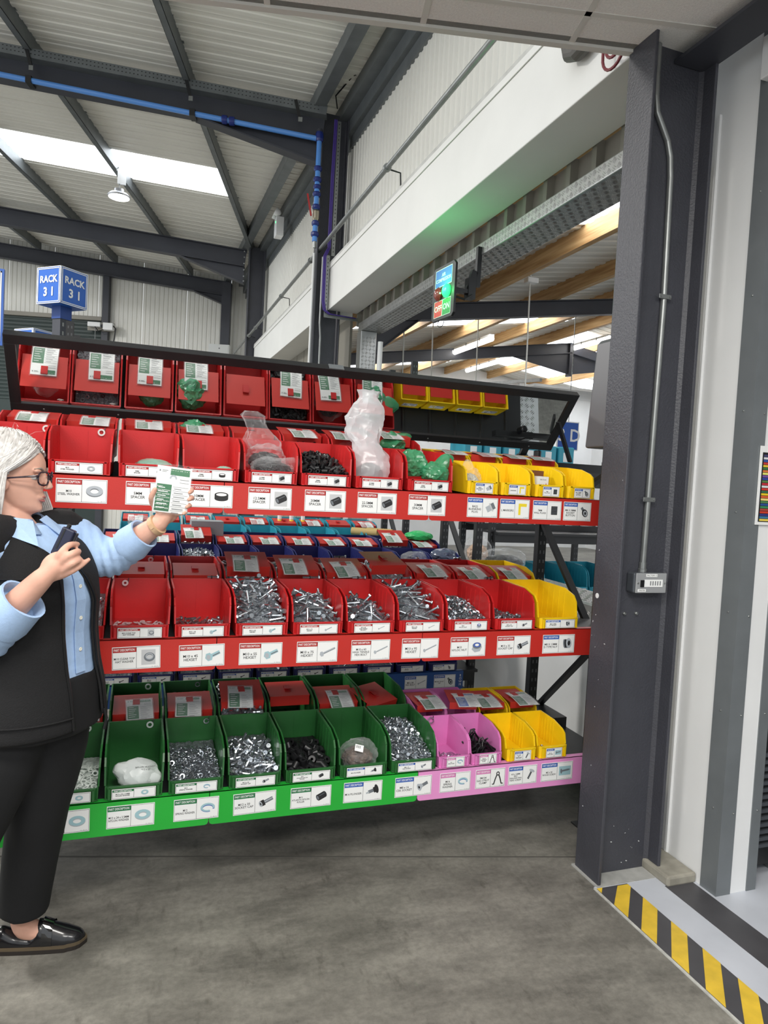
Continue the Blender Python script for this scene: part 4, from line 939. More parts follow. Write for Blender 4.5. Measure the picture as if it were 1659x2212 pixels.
# ================================================================== ROWS OF BINS
BIG = (0.205, 0.345, 0.162, 0.046); SML = (0.149, 0.235, 0.128, 0.052); PNK = (0.150, 0.235, 0.138, 0.045)
SPEC = {'big': BIG, 'small': SML, 'pink': PNK}
CN = {'r': ('red', M_BRED), 'g': ('green', M_BGREEN), 'y': ('yellow', M_BYEL), 'p': ('pink', M_BPINK), 'n': ('navy', M_BNAVY), 't': ('teal', M_BTEAL)}
FB = {}                                         # (row, index) -> matrix of the front bin / rear bin
def lid_and_card(parent, Mr, spec, state, desc, hc='g', dz=0.0, yaw=0.0, dy=0.0):
    """state: low / high / tipped; trailing n = no card"""
    w = spec[0]-0.022; H = spec[2]
    zl, a, yy = {'low': (H-0.040, 0.20, 0.045), 'mid': (H-0.015, 0.12, 0.09), 'high': (H-0.004, 0.30, 0.035), 'flat': (H-0.012, 0.05, 0.035), 'top': (H-0.03, 0.08, 0.06)}[state.rstrip('n')]
    ML = Mr @ T(Vector((0, yy+dy, zl+dz))) @ Rz(yaw) @ Rx(a)
    pl, cl = lid_meshes(round(w, 3))
    e = obj('lid', pl, None, parent, M=Mr.inverted() @ ML); obj('clip', cl, None, e)
    if not state.endswith('n'):
        kanban_card(ML @ T(Vector((RND.uniform(-0.02, 0.02), 0.030, 0.0035))) @ Rx(0.06) @ Rz(RND.uniform(-0.10, 0.10)), 'kanban card clipped to the lid behind the '+desc, hc=hc)
def row(name, Z, items, tilt, shelf, y_rear=0.357, riser=0.05):
    for i, (xc, kind, c, card, lid, lidkw) in enumerate(items):
        sp = SPEC[kind]; cn, m = CN[c]
        desc = card[0].replace('\n', ' ')
        desc = desc if desc != 'STEEL WASHER' else 'M8 STEEL WASHER'
        big = kind == 'big'
        MF = T(Vector((xc, YF+0.010, Z))) @ Rx(tilt)
        desc = DESC[name][i]
        storage_bin(kind, m, MF, '%s plastic %s in front on the %s shelf' % (cn, desc, shelf), group='front bins on the %s shelf' % shelf, card=card)
        yr = y_rear if big else sp[1]+(0.055 if name == 'T' else 0.014)
        rz_ = riser if big else riser*0.9
        MRr = T(Vector((xc, YF+0.010, Z))) @ Rx(tilt) @ T(Vector((0, yr, rz_)))
        if not big: MRr = MRr @ T(Vector((0, 0.0, 0.0)))
        rbn = storage_bin(kind, m, MRr, '%s plastic rear bin behind the %s' % (cn, desc), group='rear bins on the %s shelf' % shelf, card=card, back_card=not big)
        FB[name, i] = (MF, MRr, sp, desc)
        if name == 'T' and big: lidkw = dict(lidkw, dy=0.085, dz=lidkw.get('dz', 0)+0.012)
        if lid: lid_and_card(rbn, MRr, sp, lid, desc, **lidkw)
DESC = {'T': ['washer bin behind the woman\'s head', 'steel washer bin', 'thin spacer bin', 'ring spacer bin', 'bin of clear bagged spacers', 'bin of loose black spacers', 'milky bag bin', 'green bag bin', 'blanking plug bin', 'L markers bin', 'wall plugs bin', 'socket button bin'],
        'M': ['bolt bin behind the woman\'s waist', 'clear top hat washer bin', 'nearly empty hexset bin', 'overfull hexset bin', 'hexset bin beside the overfull one', 'high tensile bolt bin', 'long hexset bin beside the lock nuts', 'nyloc nut bin', 'red socket cap bin', 'D type nut bin'],
        'B': ['nylon washer bin beside the woman\'s leg', 'nylon washer bin with white bag', 'green spring washer bin', 'green socket cap bin', 'nylon roller bin', 'plunger bin', 'CSK socket bin', 'pink spring washer bin', 'gas strut clamp bin', 'drilling screw bin', 'wood screw bin']}
def X(k): return 0.02+0.2195*k
TOP = [(-0.412, 'big', 'r', ('STEEL WASHER', 'washer', 'r'), 'low', {}), (-0.197, 'big', 'r', ('M10\nSTEEL WASHER', 'washer', 'r'), 'low', {}), (0.028, 'big', 'r', ('5MM\nSPACER', 'thin_ring', 'r'), 'low', {}), (0.247, 'big', 'r', ('10MM\nSPACER', 'black_ring', 'r'), 'low', {}), (0.4675, 'big', 'r', ('12.5MM\nSPACER', 'spacer', 'r'), 'lown', {}),
       (0.6825, 'big', 'r', ('20MM\nSPACER', 'spacer', 'r'), 'low', {'dz': 0.012}), (0.90, 'big', 'r', ('22.5MM\nSPACER', 'spacer', 'r'), 'low', {'dz': 0.015}), (1.12, 'big', 'r', ('30MM\nSPACER', 'spacer', 'r'), 'low', {'dz': 0.035, 'yaw': 0.04}),
       (1.36, 'small', 'y', ('BA22\nBLANKING\nPLUG', 'plug', 'b'), 'flat', {}), (1.518, 'small', 'y', ('L MARKERS', 'corner', 'b'), 'flat', {'hc': 'r'}), (1.685, 'small', 'y', ('7MM\nWALL PLUGS', 'block', 'b'), 'flat', {}), (1.845, 'small', 'y', ('M4 X 8MM\nSOCKET\nBUTTON', 'button', 'b'), 'flat', {})]
MID = [(X(-1), 'big', 'r', ('M10 x 30\nHEXSET', 'bolt', 'r'), 'low', {}), (X(0), 'big', 'r', ('M10 CLEAR TOP\nHAT WASHER', 'tophat', 'r'), 'lown', {}), (X(1), 'big', 'r', ('M10 x 45\nHEXSET', 'bolt', 'r'), 'lown', {'dz': -0.004}), (X(2), 'big', 'r', ('M10 x 60\nHEXSET', 'bolt', 'r'), 'high', {}), (X(3), 'big', 'r', ('M10 x 75\nHEXSET', 'long_bolt', 'r'), 'high', {'dz': -0.012}),
       (X(4), 'big', 'r', ('M10 x 80\nHIGH TENSILE\nHEX BOLT', 'thin_bolt', 'r'), 'high', {'dz': -0.022, 'dy': -0.01}), (X(5), 'big', 'r', ('M10 x 95\nHEXSET', 'thin_bolt', 'r'), 'highn', {'dz': 0.008, 'yaw': 0.16, 'dy': 0.03}), (X(6), 'big', 'r', ('M10\nNYLOC NUT', 'nut', 'r'), 'low', {'dz': 0.01}), (X(7), 'big', 'r', ('M10 x 35\nSOCKET CAP', 'socket', 'r'), 'low', {}), (X(8), 'big', 'y', ('M8 X 13MM\nD TYPE NUT', 'insert', 'b'), 'low', {})]
BOT = [(X(-1), 'big', 'g', ('M12 x 18 x 2MM\nNYLON WASHER', 'nylon_washer', 'g'), 'low', {}), (X(0), 'big', 'g', ('M12 x 24 x 2.5MM\nNYLON WASHER', 'nylon_washer', 'g'), 'low', {}), (X(1), 'big', 'g', ('M12\nSPRING WASHER', 'spring', 'g'), 'low', {}), (X(2), 'big', 'g', ('M12 x 30\nSOCKET CAP', 'socket', 'g'), 'high', {'dz': -0.005}), (X(3), 'big', 'g', ('M12\nATLANTA NYLON\nROLLER', 'roller', 'g'), 'midn', {}),
       (X(4), 'big', 'g', ('M16 PLUNGER', 'plunger', 'b'), 'low', {'dz': -0.005}), (X(5), 'big', 'g', ('M8 x 16\nCSK SOCKET', 'csk', 'b'), 'highn', {'dz': -0.05, 'yaw': 0.5, 'dy': 0.0}),
       (1.303, 'pink', 'p', ('M16\nSPRING WASHER', 'spring', 'p'), 'flat', {}), (1.457, 'pink', 'p', ('SM104\nGAS STRUT\nCLAMP', 'clamp', 'p'), 'flat', {'hc': 'b', 'yaw': -0.25, 'dy': -0.03, 'dz': 0.012}), (1.628, 'small', 'y', ('4.8 x 16MM\nSELF\nDRILLING PAN\nHEAD SCREW', 'screw', 'b'), 'flat', {}), (1.788, 'small', 'y', ('M5 x 30\nWOOD SCREW', 'woodscrew', 'b'), 'flat', {})]
row('T', ZT, TOP, 0.045, 'top'); row('M', ZM, MID, 0.0, 'middle'); row('B', ZB, BOT, 0.0, 'bottom')

# ---- what lies in the bins
def pile(h0, h1, dome=0.02, pw=1.0): return lambda u, v: h0+(h1-h0)*v**pw+dome*(1-u*u)*(1-(2*v-1)**2)
def fill_bin(row_, i, key, n, zf, what, tilt=0.4, fill=M_ZMASS, rear=False, **k):
    MF, MR_, sp, desc = FB[row_, i]
    heap(MR_ if rear else MF, sp, key, n, zf, '%s %s the %s' % (what, 'in the rear bin behind' if rear else 'lying in', desc), what+' '+('behind ' if rear else 'in ')+desc, tilt, fill, **k)
fill_bin('M', 0, 'hexset45', 6, pile(0.05, 0.11), 'zinc hex bolt', ur=(0.1, 1))
fill_bin('M', 1, 'tophat', 70, lambda u, v: 0.008+0.004*(1-v), 'small pale top hat washer', 0.25, None, vr=(0, 0.62))
fill_bin('M', 2, 'hexset45', 30, lambda u, v: 0.012+0.008*(1-v), 'zinc hex bolt', 0.2, None, vr=(0, 0.7))
fill_bin('M', 3, 'hexset60', 74, pile(0.040, 0.150, 0.045, 0.8), 'zinc hex bolt', 0.45)
fill_bin('M', 4, 'hexset75', 50, pile(0.036, 0.085, 0.05), 'zinc hex bolt', 0.4, vr=(0, 0.85))
fill_bin('M', 5, 'hextensile', 46, pile(0.034, 0.075, 0.03), 'zinc hex bolt', 0.4, vr=(0, 0.85))
fill_bin('M', 6, 'hexset95', 44, pile(0.038, 0.135, 0.045), 'long zinc hex bolt', 0.4)
fill_bin('M', 7, 'nut', 210, pile(0.034, 0.095, 0.02), 'zinc lock nut', 0.7, vr=(0, 0.8))
fill_bin('M', 8, 'socket35', 58, lambda u, v: 0.016+0.045*max(0, -u*0.6+0.35)*(0.5+v), 'zinc socket cap screw', 0.35, None, vr=(0, 0.75))
fill_bin('M', 9, 'screw', 26, lambda u, v: 0.01, 'small zinc threaded insert', 0.3, None, vr=(0, 0.35), ur=(-1, 0.1))
for i, key, n in ((3, 'hexset60', 8), (4, 'hexset75', 7), (5, 'hextensile', 7), (6, 'hexset95', 8)):
    fill_bin('M', i, key, n, pile(0.10, 0.150, 0.01), 'zinc hex bolt', 0.3, rear=True)
fill_bin('M', 2, 'hexset45', 5, pile(0.05, 0.105, 0.01), 'zinc hex bolt', 0.3, rear=True, vr=(0.5, 1))
fill_bin('B', 0, 'nylon', 60, lambda u, v: 0.014+0.02*v, 'white nylon washer', 0.3, mat('nylon_mass', (190, 198, 194), 0.5, var=0.3, vscale=120), vr=(0, 0.7), ur=(-0.2, 1))
def spring_h(u, v):
    d = sqrt(((u-0.08)/0.55)**2+((v-0.12)/0.36)**2)
    return max(0.0, min(1.0, (d-0.55)*1.6))*(0.025+0.035*v)
class _S: pass
MFs = FB['B', 2]
def spring_fill():
    MF, MR_, sp, desc = MFs
    heap(MF, sp, 'spring', 230, lambda u, v: 0.010+spring_h(u, v), 'zinc spring washer lying in the %s' % desc, 'spring washers in M12 bin', 0.5, M_ZMASS, vr=(0, 0.85))
spring_fill()
fill_bin('B', 2, 'spring', 26, pile(0.08, 0.12, 0.01), 'zinc spring washer', 0.5, rear=True, vr=(0, 0.4))
fill_bin('B', 3, 'socket30', 92, pile(0.034, 0.080, 0.025), 'zinc socket cap screw', 0.45, vr=(0, 0.8))
fill_bin('B', 3, 'socket30', 46, pile(0.11, 0.14, 0.015), 'zinc socket cap screw', 0.45, rear=True)
fill_bin('B', 4, 'roller', 42, pile(0.026, 0.055, 0.02), 'black nylon roller', 0.6, mat('black_nylon_mass', (22, 22, 24), 0.5, bump=0.8, bscale=60), vr=(0, 0.7))
fill_bin('B', 6, 'csk', 240, pile(0.040, 0.110, 0.045), 'zinc countersunk screw', 0.7, vr=(0, 0.85))
fill_bin('B', 7, 'spring16', 16, lambda u, v: 0.008, 'zinc spring washer', 0.25, None, vr=(0, 0.6))
fill_bin('B', 8, 'clamp', 14, pile(0.03, 0.045, 0.015), 'black gas strut clamp', 0.35, M_BLACKP, vr=(0, 0.8))
fill_bin('B', 9, 'screw', 26, lambda u, v: 0.012, 'small drilling screw', 0.4, None, vr=(0, 0.3), ur=(-1, 0.1))
fill_bin('B', 10, 'screw', 12, lambda u, v: 0.012, 'wood screw', 0.4, None, vr=(0, 0.4), ur=(-1, 0.0))
fill_bin('T', 5, 'spacer', 95, pile(0.046, 0.105, 0.035), 'black plastic spacer tube', 0.6, mat('black_spacer_mass', (20, 20, 22), 0.5, bump=0.8, bscale=70), vr=(0, 0.85))
fill_bin('T', 1, 'washer', 12, lambda u, v: 0.012+0.02*max(0, u)*(1-v), 'steel washer', 0.3, None, vr=(0, 0.3), ur=(0.4, 1))
fill_bin('T', 1, 'washer', 46, pile(0.06, 0.10, 0.01), 'steel washer', 0.5, rear=True)
fill_bin('T', 5, 'spacer', 50, pile(0.08, 0.12, 0.01), 'black plastic spacer tube', 0.6, MATS['black_spacer_mass'], rear=True)
fill_bin('T', 8, 'screw', 10, lambda u, v: 0.012, 'small pale blanking plug', 0.3, None, vr=(0, 0.5))
fill_bin('T', 11, 'screw', 6, lambda u, v: 0.014, 'small socket button screw', 0.3, None, vr=(0, 0.3))

# ---- samples tied to bin rims
def rim_sample(M, sp, x, key, label, lay=False):
    me = mesh_of(key)
    if lay: MM = M @ T(Vector((x, sp[1]-0.008, sp[2]+0.010))) @ Rz(pi)
    else: MM = M @ T(Vector((x, sp[1]-0.012, sp[2]-0.014))) @ Rx(pi/2) @ Matrix.Diagonal((1.15, 1.15, 1.15, 1))
    e = empty('rim_sample', M=MM); obj('sample_part', me, None, e)
    tie = MB().tube([(0.009 if not lay else 0.0, 0.0, 0.0 if not lay else -0.007), (0.011 if not lay else 0.0, 0.016 if not lay else 0.002, -0.004 if not lay else 0.0085)], 0.0016, 6)
    if lay: tie = MB().ring(0.0055, 0.0068, 0.004, 10, Ry(pi/2))
    obj('cable_tie', tie, M_BLACKP, e)
    tag(e, label, 'sample', 'samples tied to bin rims')
for r_, i, rear, x, key, lay in (('T', 0, True, 0.07, 'nylon', False), ('T', 0, False, 0.07, 'nylon', False), ('T', 1, True, 0.07, 'nylon', False), ('T', 1, False, 0.05, 'nylon', False), ('M', 1, True, 0.04, 'tophat', False), ('M', 1, False, -0.06, 'tophat', False), ('M', 2, True, 0.06, 'hexset45', True), ('M', 2, False, 0.06, 'hexset45', True), ('M', 4, True, 0.05, 'hexset75', True), ('M', 4, False, 0.04, 'hexset75', True), ('M', 5, False, 0.04, 'hextensile', True), ('M', 5, True, 0.05, 'hextensile', True), ('M', 6, False, 0.03, 'hexset95', True),
                               ('M', 7, False, 0.03, 'nut', True), ('M', 7, True, 0.03, 'nut', True), ('M', 8, False, 0.03, 'socket35', True), ('M', 8, True, 0.03, 'socket35', True), ('B', 0, False, 0.04, 'nylon', False), ('B', 1, True, 0.05, 'nylon', False), ('B', 1, False, 0.055, 'nylon', False), ('B', 2, True, 0.05, 'spring', False), ('B', 2, False, 0.06, 'spring', False), ('B', 3, False, 0.05, 'socket30', True), ('B', 7, False, -0.02, 'spring16', False)):
    MF, MR_, sp, desc = FB[r_, i]
    rim_sample(MR_ if rear else MF, sp, x, key, 'sample %s on the %s rim, %s' % (INFO[key][0].replace('_', ' '), 'rear' if rear else 'front', desc), lay)
# ================================================================== MIRROR ABOVE THE TOP SHELF
YB, ZBm, YTm, ZTm = 3.35, 1.818, 3.11, 2.100
def mirror():
    x0, x1 = -0.53, 2.15; hgt = sqrt((YB-YTm)**2+(ZTm-ZBm)**2)
    vy = Vector((0, YTm-YB, ZTm-ZBm)).normalized(); ux = Vector((1, 0, 0)); nn = ux.cross(vy)   # nn faces the aisle and the floor
    if nn.y > 0: nn = -nn
    Mm = Matrix(((ux.x, vy.x, nn.x, 0), (ux.y, vy.y, nn.y, YB), (ux.z, vy.z, nn.z, ZBm), (0, 0, 0, 1)))
    e = empty('tilted_mirror', M=Mm)
    b = 0.042
    for nm, bx in (('frame_bar', (x0, x1, 0, b, -0.03, 0.006)), ('frame_bar', (x0, x1, hgt-b, hgt, -0.03, 0.006)), ('frame_bar', (x0, x0+b, b, hgt-b, -0.03, 0.006)), ('frame_bar', (x1-b, x1, b, hgt-b, -0.03, 0.006))):
        bevel(obj(nm, MB().box(*bx), M_BLACK, e), 0.002)
    gl = mat('mirror_silver', (232, 236, 236), 0.015, 1.0)
    obj('mirror_glass', MB().box(x0+b-0.004, x1-b+0.004, b-0.004, hgt-b+0.004, -0.006, -0.003), gl, e)
    obj('back_panel', MB().box(x0+0.01, x1-0.01, 0.01, hgt-0.01, -0.034, -0.03), M_BLACK, e)
    for x in (-0.46, 2.02):
        obj('bracket_plate', MB().box(x-0.02, x+0.02, -0.10, 0.02, -0.05, -0.034), M_BLACK, e)
        obj('bracket_knuckle', MB().lathe([(0.022, -0.03), (0.022, 0.03)], 14, T(Vector((x, -0.09, -0.03))) @ Ry(pi/2)), M_BLACK, e)
    obj('latch_plate', MB().box(0.80, 0.87, hgt-0.001, hgt+0.004, -0.03, 0.004), M_GREYTRIM, e)
    for k in range(9): obj('frame_screw', MB().lathe([(0.004, 0), (0.003, 0.002)], 8, T(Vector((-0.4+k*0.3, 0.02, 0.006)))), M_GALV, e)
    tag(e, 'long black framed mirror tilted over the top shelf reflecting the bins', 'mirror')
    s = tag(obj('mirror_strut', MB().bar((2.20, 3.23, 1.755), (2.09, 3.20, 1.96), 0.012, 0.028, (0, 1, 0)), M_BLACK), 'black steel strut bracing the right end of the tilted mirror', 'strut')
    s = tag(obj('mirror_strut', MB().bar((-0.56, 3.17, 1.76), (-0.56, 3.02, 2.02), 0.012, 0.028, (1, 0, 0)), M_BLACK), 'black steel strut bracing the left end of the tilted mirror', 'strut')
mirror()

# ================================================================== BAGS
def crumple(name, M, radii, m, label, seed=0, amp=0.22, fr=3.0, sub=4, group=None, spikes=(), flat=0.0, cat='bag'):
    bm = bmesh.new(); bmesh.ops.create_icosphere(bm, subdivisions=sub, radius=1.0)
    for v in bm.verts:
        n = v.co.normalized(); q = n*fr*0.55+Vector((seed*3.1, seed*1.7, seed))
        d = 1+amp*1.0*mnoise.noise(q)+amp*0.55*(0.4-2*abs(mnoise.noise(q*1.7)))+amp*0.28*(0.4-2*abs(mnoise.noise(q*4.3)))+amp*0.10*mnoise.noise(q*9)
        for sd, ln, wd in spikes:
            c = n.dot(Vector(sd).normalized())
            if c > wd: d += ln*((c-wd)/(1-wd))**1.3
        v.co = Vector((n.x*radii[0]*d, n.y*radii[1]*d, n.z*radii[2]*d))
        if v.co.z < -radii[2]*0.75: v.co.z = -radii[2]*0.75
    me = bpy.data.meshes.new(name); bm.to_mesh(me); bm.free(); me.materials.append(m); smooth(me, 16)
    return tag(obj(name, me, None, None, M=M), label, cat, group)
def loft_bag(name, path, m, label, seed=0, n=28, amp=0.12, cat='bag'):
    """path: (x,y,z,rx,ry) rings"""
    rings = []; N = len(path)*5
    P = [Vector(p[:3]) for p in path]; Rr = [p[3:5] for p in path]
    for i in range(N+1):
        t = i/N*(len(path)-1); k = min(int(t), len(path)-2); f = t-k
        c = P[k].lerp(P[k+1], f); rx = Rr[k][0]*(1-f)+Rr[k+1][0]*f; ry = Rr[k][1]*(1-f)+Rr[k+1][1]*f
        ring = []
        for j_ in range(n):
            a = 2*pi*j_/n; q = Vector((cos(a)*1.8, sin(a)*1.8, c.z*14+seed))
            d = 1+amp*(1-2.2*abs(mnoise.noise(q)))+amp*0.5*(1-2.2*abs(mnoise.noise(q*2.1+Vector((0, 0, 5)))))
            ring.append((c.x+rx*d*cos(a), c.y+ry*d*sin(a), c.z+0.006*mnoise.noise(q*1.3)))
        rings.append(ring)
    me = MB().loft(rings).mesh(name); me.materials.append(m); smooth(me, 26)
    return tag(obj(name, me), label, cat)
M_DMASS = mat('black_parts_mass', (26, 26, 28), 0.4, bump=0.9, bscale=80)
def bagged(M, radii, label, seed, content=M_DMASS, film_m=M_GLASSW, **k):
    e = crumple('plastic_bag', M, radii, film_m, label, seed, **k)
    o = crumple('bagged_parts', Matrix.Identity(4), (radii[0]*0.82, radii[1]*0.82, radii[2]*0.62), content, 'x', seed+9, amp=0.1, fr=6)
    del o['label']; del o['category']; o.parent = e; o.matrix_local = T(Vector((0, 0, -radii[2]*0.15))); return e
def at_bin(r_, i, x, y, z, rear=False): return FB[r_, i][1 if rear else 0] @ T(Vector((x, y, z)))
# 12.5 mm spacers: two clear bags, one with a raised open neck
bagged(at_bin('T', 4, 0.0, 0.16, 0.085), (0.080, 0.10, 0.065), 'open clear bag of black parts with raised neck in the red bin', 3, amp=0.16)
loft_bag('plastic_bag', [(0.47, 2.78, 1.70, 0.055, 0.045), (0.455, 2.78, 1.735, 0.060, 0.04), (0.44, 2.785, 1.775, 0.036, 0.03), (0.425, 2.79, 1.80, 0.032, 0.025), (0.415, 2.79, 1.828, 0.040, 0.022), (0.407, 2.79, 1.845, 0.022, 0.012)], M_GLASSW, 'crinkled clear bag neck standing up above the clear bagged spacers', 2, amp=0.25)
bagged(at_bin('T', 4, 0.015, 0.065, 0.062) @ Rx(0.25), (0.088, 0.055, 0.036), 'flat clear bag of black parts at the front of the red bin', 5, amp=0.12, spikes=(((1, 0.1, 0.7), 0.5, 0.8),))
# milky tall bag
loft_bag('tall_milky_bag', [(0.89, 2.74, 1.585, 0.070, 0.06), (0.895, 2.74, 1.64, 0.078, 0.065), (0.905, 2.75, 1.70, 0.070, 0.055), (0.885, 2.77, 1.75, 0.052, 0.04), (0.875, 2.79, 1.79, 0.070, 0.045), (0.885, 2.80, 1.86, 0.076, 0.05), (0.895, 2.80, 1.91, 0.062, 0.04), (0.90, 2.81, 1.945, 0.035, 0.025), (0.90, 2.81, 1.975, 0.045, 0.02)], M_MILKY, 'tall milky white plastic bag standing in a red top shelf bin', 4, amp=0.14)
crumple('bagged_spacers', T(Vector((0.895, 2.74, 1.625))), (0.058, 0.05, 0.045), M_DMASS, 'dark spacers showing through the foot of the milky bag', 8, amp=0.12, fr=6, cat='spacers')
# green bags
crumple('green_bag', at_bin('T', 7, -0.035, 0.14, 0.10), (0.062, 0.075, 0.062), M_GREENB, 'left green plastic bag in the last red bin of the top shelf', 6, amp=0.2)
crumple('green_bag', at_bin('T', 7, 0.045, 0.075, 0.075), (0.058, 0.055, 0.048), M_GREENB, 'right green plastic bag with pointed corner in the last red bin', 12, amp=0.2, spikes=(((0.7, 0, 0.9), 1.1, 0.82),))
crumple('green_bag', at_bin('T', 7, 0.0, 0.20, 0.13, True), (0.085, 0.10, 0.06), M_GREENB, 'green plastic bag bulging under the lid next to the yellow bins', 14, amp=0.22, spikes=(((0.9, 0.3, 0.6), 0.8, 0.85),))
crumple('green_bag', at_bin('T', 3, -0.03, 0.24, 0.12, True), (0.07, 0.075, 0.065), M_GREENB, 'green plastic bag in the rear bin behind the ring spacers', 17, amp=0.22)
crumple('green_bag', at_bin('T', 2, 0.01, 0.26, 0.10, True), (0.055, 0.05, 0.045), M_GREENB, 'pale green plastic bag in the rear bin behind the thin spacers', 19, amp=0.2)
crumple('green_bag', at_bin('T', 2, 0.02, 0.12, 0.03), (0.075, 0.08, 0.034), film('pale_green_polythene', (150, 196, 178), 0.7, 0.25), 'folded pale green bag lying in the thin spacers bin', 21, amp=0.12)
crumple('green_bag', at_bin('T', 3, 0.05, 0.06, 0.028), (0.04, 0.04, 0.025), MATS['pale_green_polythene'], 'small green bag lying in the ring spacers bin', 23, amp=0.15)
bagged(at_bin('T', 6, 0.0, 0.20, 0.09, True), (0.085, 0.10, 0.07), 'clear bag of black spacers in the rear bin behind the milky bag', 25)
crumple('plastic_bag', at_bin('T', 0, 0.0, 0.24, 0.09, True), (0.06, 0.06, 0.05), M_GLASSW, 'small clear bag of washers in the leftmost rear top bin', 27, amp=0.15)
bagged(at_bin('T', 8, -0.02, 0.09, 0.055), (0.036, 0.07, 0.055), 'clear bag of pale plugs in the first yellow top bin', 29, content=mat('pale_parts', (206, 206, 196), 0.4, bump=0.6, bscale=90), spikes=(((-0.2, 0.3, 1), 0.6, 0.8),))
# bottom shelf bags
crumple('white_bag', at_bin('B', 1, 0.012, 0.085, 0.052), (0.072, 0.070, 0.055), film('white_polythene', (222, 228, 226), 0.86, 0.4), 'frosted white bag of washers in the green bin left of spring washers', 31, amp=0.10, fr=2, spikes=(((-1, -0.1, 0.5), 0.35, 0.85), ((1, -0.4, -0.2), 0.3, 0.85)))
text_obj('bag_print', 'NYLON WASHER\nM12 x 24', 0.009, M_INK, bpy.data.objects['white_bag'], T(Vector((0.025, -0.052, 0.040))) @ Rx(0.95))
bagged(at_bin('B', 5, 0.0, 0.095, 0.05), (0.078, 0.075, 0.062), 'clear bag of plungers with paper label in green plunger bin', 33, content=mat('brown_black_parts', (96, 80, 70), 0.5, var=0.6, vscale=30, bump=0.6, bscale=60))
o = tag(obj('paper_label', MB().box(-0.018, 0.018, -0.014, 0.014, 0, 0.0006), M_PAPER, None, M=at_bin('B', 5, -0.012, 0.040, 0.098) @ Rx(0.9) @ Rz(-0.3)), 'white barcode label on the clear bag of plungers', 'label')
for k in range(6): obj('barcode_bar', MB().box(-0.013+k*0.0035, -0.0115+k*0.0035, -0.001, 0.010, 0.0006, 0.0008), M_INK, o)
# small boxed wall plugs, brown box behind
o = tag(obj('small_carton', MB().box(-0.03, 0.03, -0.03, 0.03, 0, 0.075), M_PAPER, None, M=at_bin('T', 10, -0.03, 0.05, 0.012) @ Rz(0.12)), 'small white printed carton standing in the wall plugs bin', 'box')
text_obj('carton_print', 'Safe Know', 0.008, M_INK, o, T(Vector((0, -0.0305, 0.062))) @ FACE)
obj('warning_triangle', MB().prism([(0.008, 0.03), (0.026, 0.03), (0.017, 0.047)], -0.0305, -0.030, 'y'), M_HRED, o)
for k in range(3): obj('carton_mark', MB().box(-0.022+k*0.012, -0.016+k*0.012, -0.0305, -0.030, 0.03, 0.042), M_INKG, o)
tag(obj('brown_carton', MB().box(-0.04, 0.05, -0.02, 0.06, 0, 0.05), mat('brown_card', (120, 74, 44), 0.7), None, M=at_bin('T', 10, -0.02, 0.13, 0.06)), 'open brown carton behind the small white carton', 'box')

# ================================================================== RACK BEHIND (navy bins) AND TEAL BINS
rack('bin_rack', 4.0, 'second black steel rack behind, carrying navy bins', (-0.5, 2.13), (ZM, ZB), (-0.5, 2.13), z_top=1.52)
sb = strip(-0.45, 2.02, 0.275, 0.40, M_STRIPB, 'blue label strip on the navy bin rack behind', y=4.0)
label_card(sb, 'M8 x 80\nHEX BOLT', 'thin_bolt', 'b', 0.15, 0.082, T(Vector((1.69-0.785, -0.0022, 0.062))) @ FACE)
label_card(sb, 'M8 BOLT & NUT\nCAP', 'button', 'b', 0.15, 0.082, T(Vector((1.89-0.785, -0.0022, 0.062))) @ FACE)
text_obj('strip_lettering', 'R\nO\nW\nM', 0.022, M_PAPER, sb, T(Vector((2.0-0.785, -0.0026, 0.064))) @ FACE, line=0.9)
ORD = 'first second third fourth fifth sixth seventh eighth ninth tenth eleventh'.split()
NX = [1.004+0.2195*k for k in range(4, -6, -1)]
NL = [('M8 BOLT & NUT\nCAP', 'button'), ('M8 x 80\nHEX BOLT', 'thin_bolt'), ('M8 SOCKET\nGRUB', 'thin_bolt'), ('M8 x 50\nHEXSET', 'long_bolt'), ('M8 x 35\nHEXSET', 'dark_bolt'), ('M8 x 30\nHEXSET', 'dark_bolt'), ('M8 x 25\nHEXSET', 'dark_bolt'), ('M8 x 20\nHEXSET', 'dark_bolt'), ('M8 x 16\nHEXSET', 'dark_bolt'), ('M8 x 12\nHEXSET', 'dark_bolt')]
for i, x in enumerate(NX):
    od = ORD[i]
    MF = T(Vector((x, 4.012, ZM))); MRr = MF @ T(Vector((0, 0.357, 0.05)))
    storage_bin('big', M_BNAVY, MF, 'navy front bin on the rear rack middle shelf, %s from the right' % od, group='navy front bins', card=NL[i]+('b',))
    rb_ = storage_bin('big', M_BNAVY, MRr, 'navy rear bin on the rear rack middle shelf, %s from the right' % od, group='navy rear bins')
    pl, cl = lid_meshes(0.183); ML = T(Vector((0, 0.05, 0.125 if i not in (1, 7) else 0.16))) @ Rx(0.2 if i not in (1, 7) else 0.35)
    l_ = obj('lid', pl, None, rb_, M=ML); obj('clip', cl, None, l_)
    kanban_card(MRr @ ML @ T(Vector((RND.uniform(-0.02, 0.02), 0.03, 0.004))) @ Rz(RND.uniform(-0.1, 0.1)), 'kanban card on the navy rear bin lid, %s from the right' % od)
    storage_bin('big', M_BNAVY, T(Vector((x, 4.012, ZB))), 'navy bin on the rear rack bottom shelf, %s from the right' % od, group='navy bottom bins', card=NL[i]+('b',))
    FB['N', i] = (MF, MRr, BIG, '%s navy bin' % od); FB['NB', i] = (T(Vector((x, 4.012, ZB))), None, BIG, '%s bottom navy bin' % od)
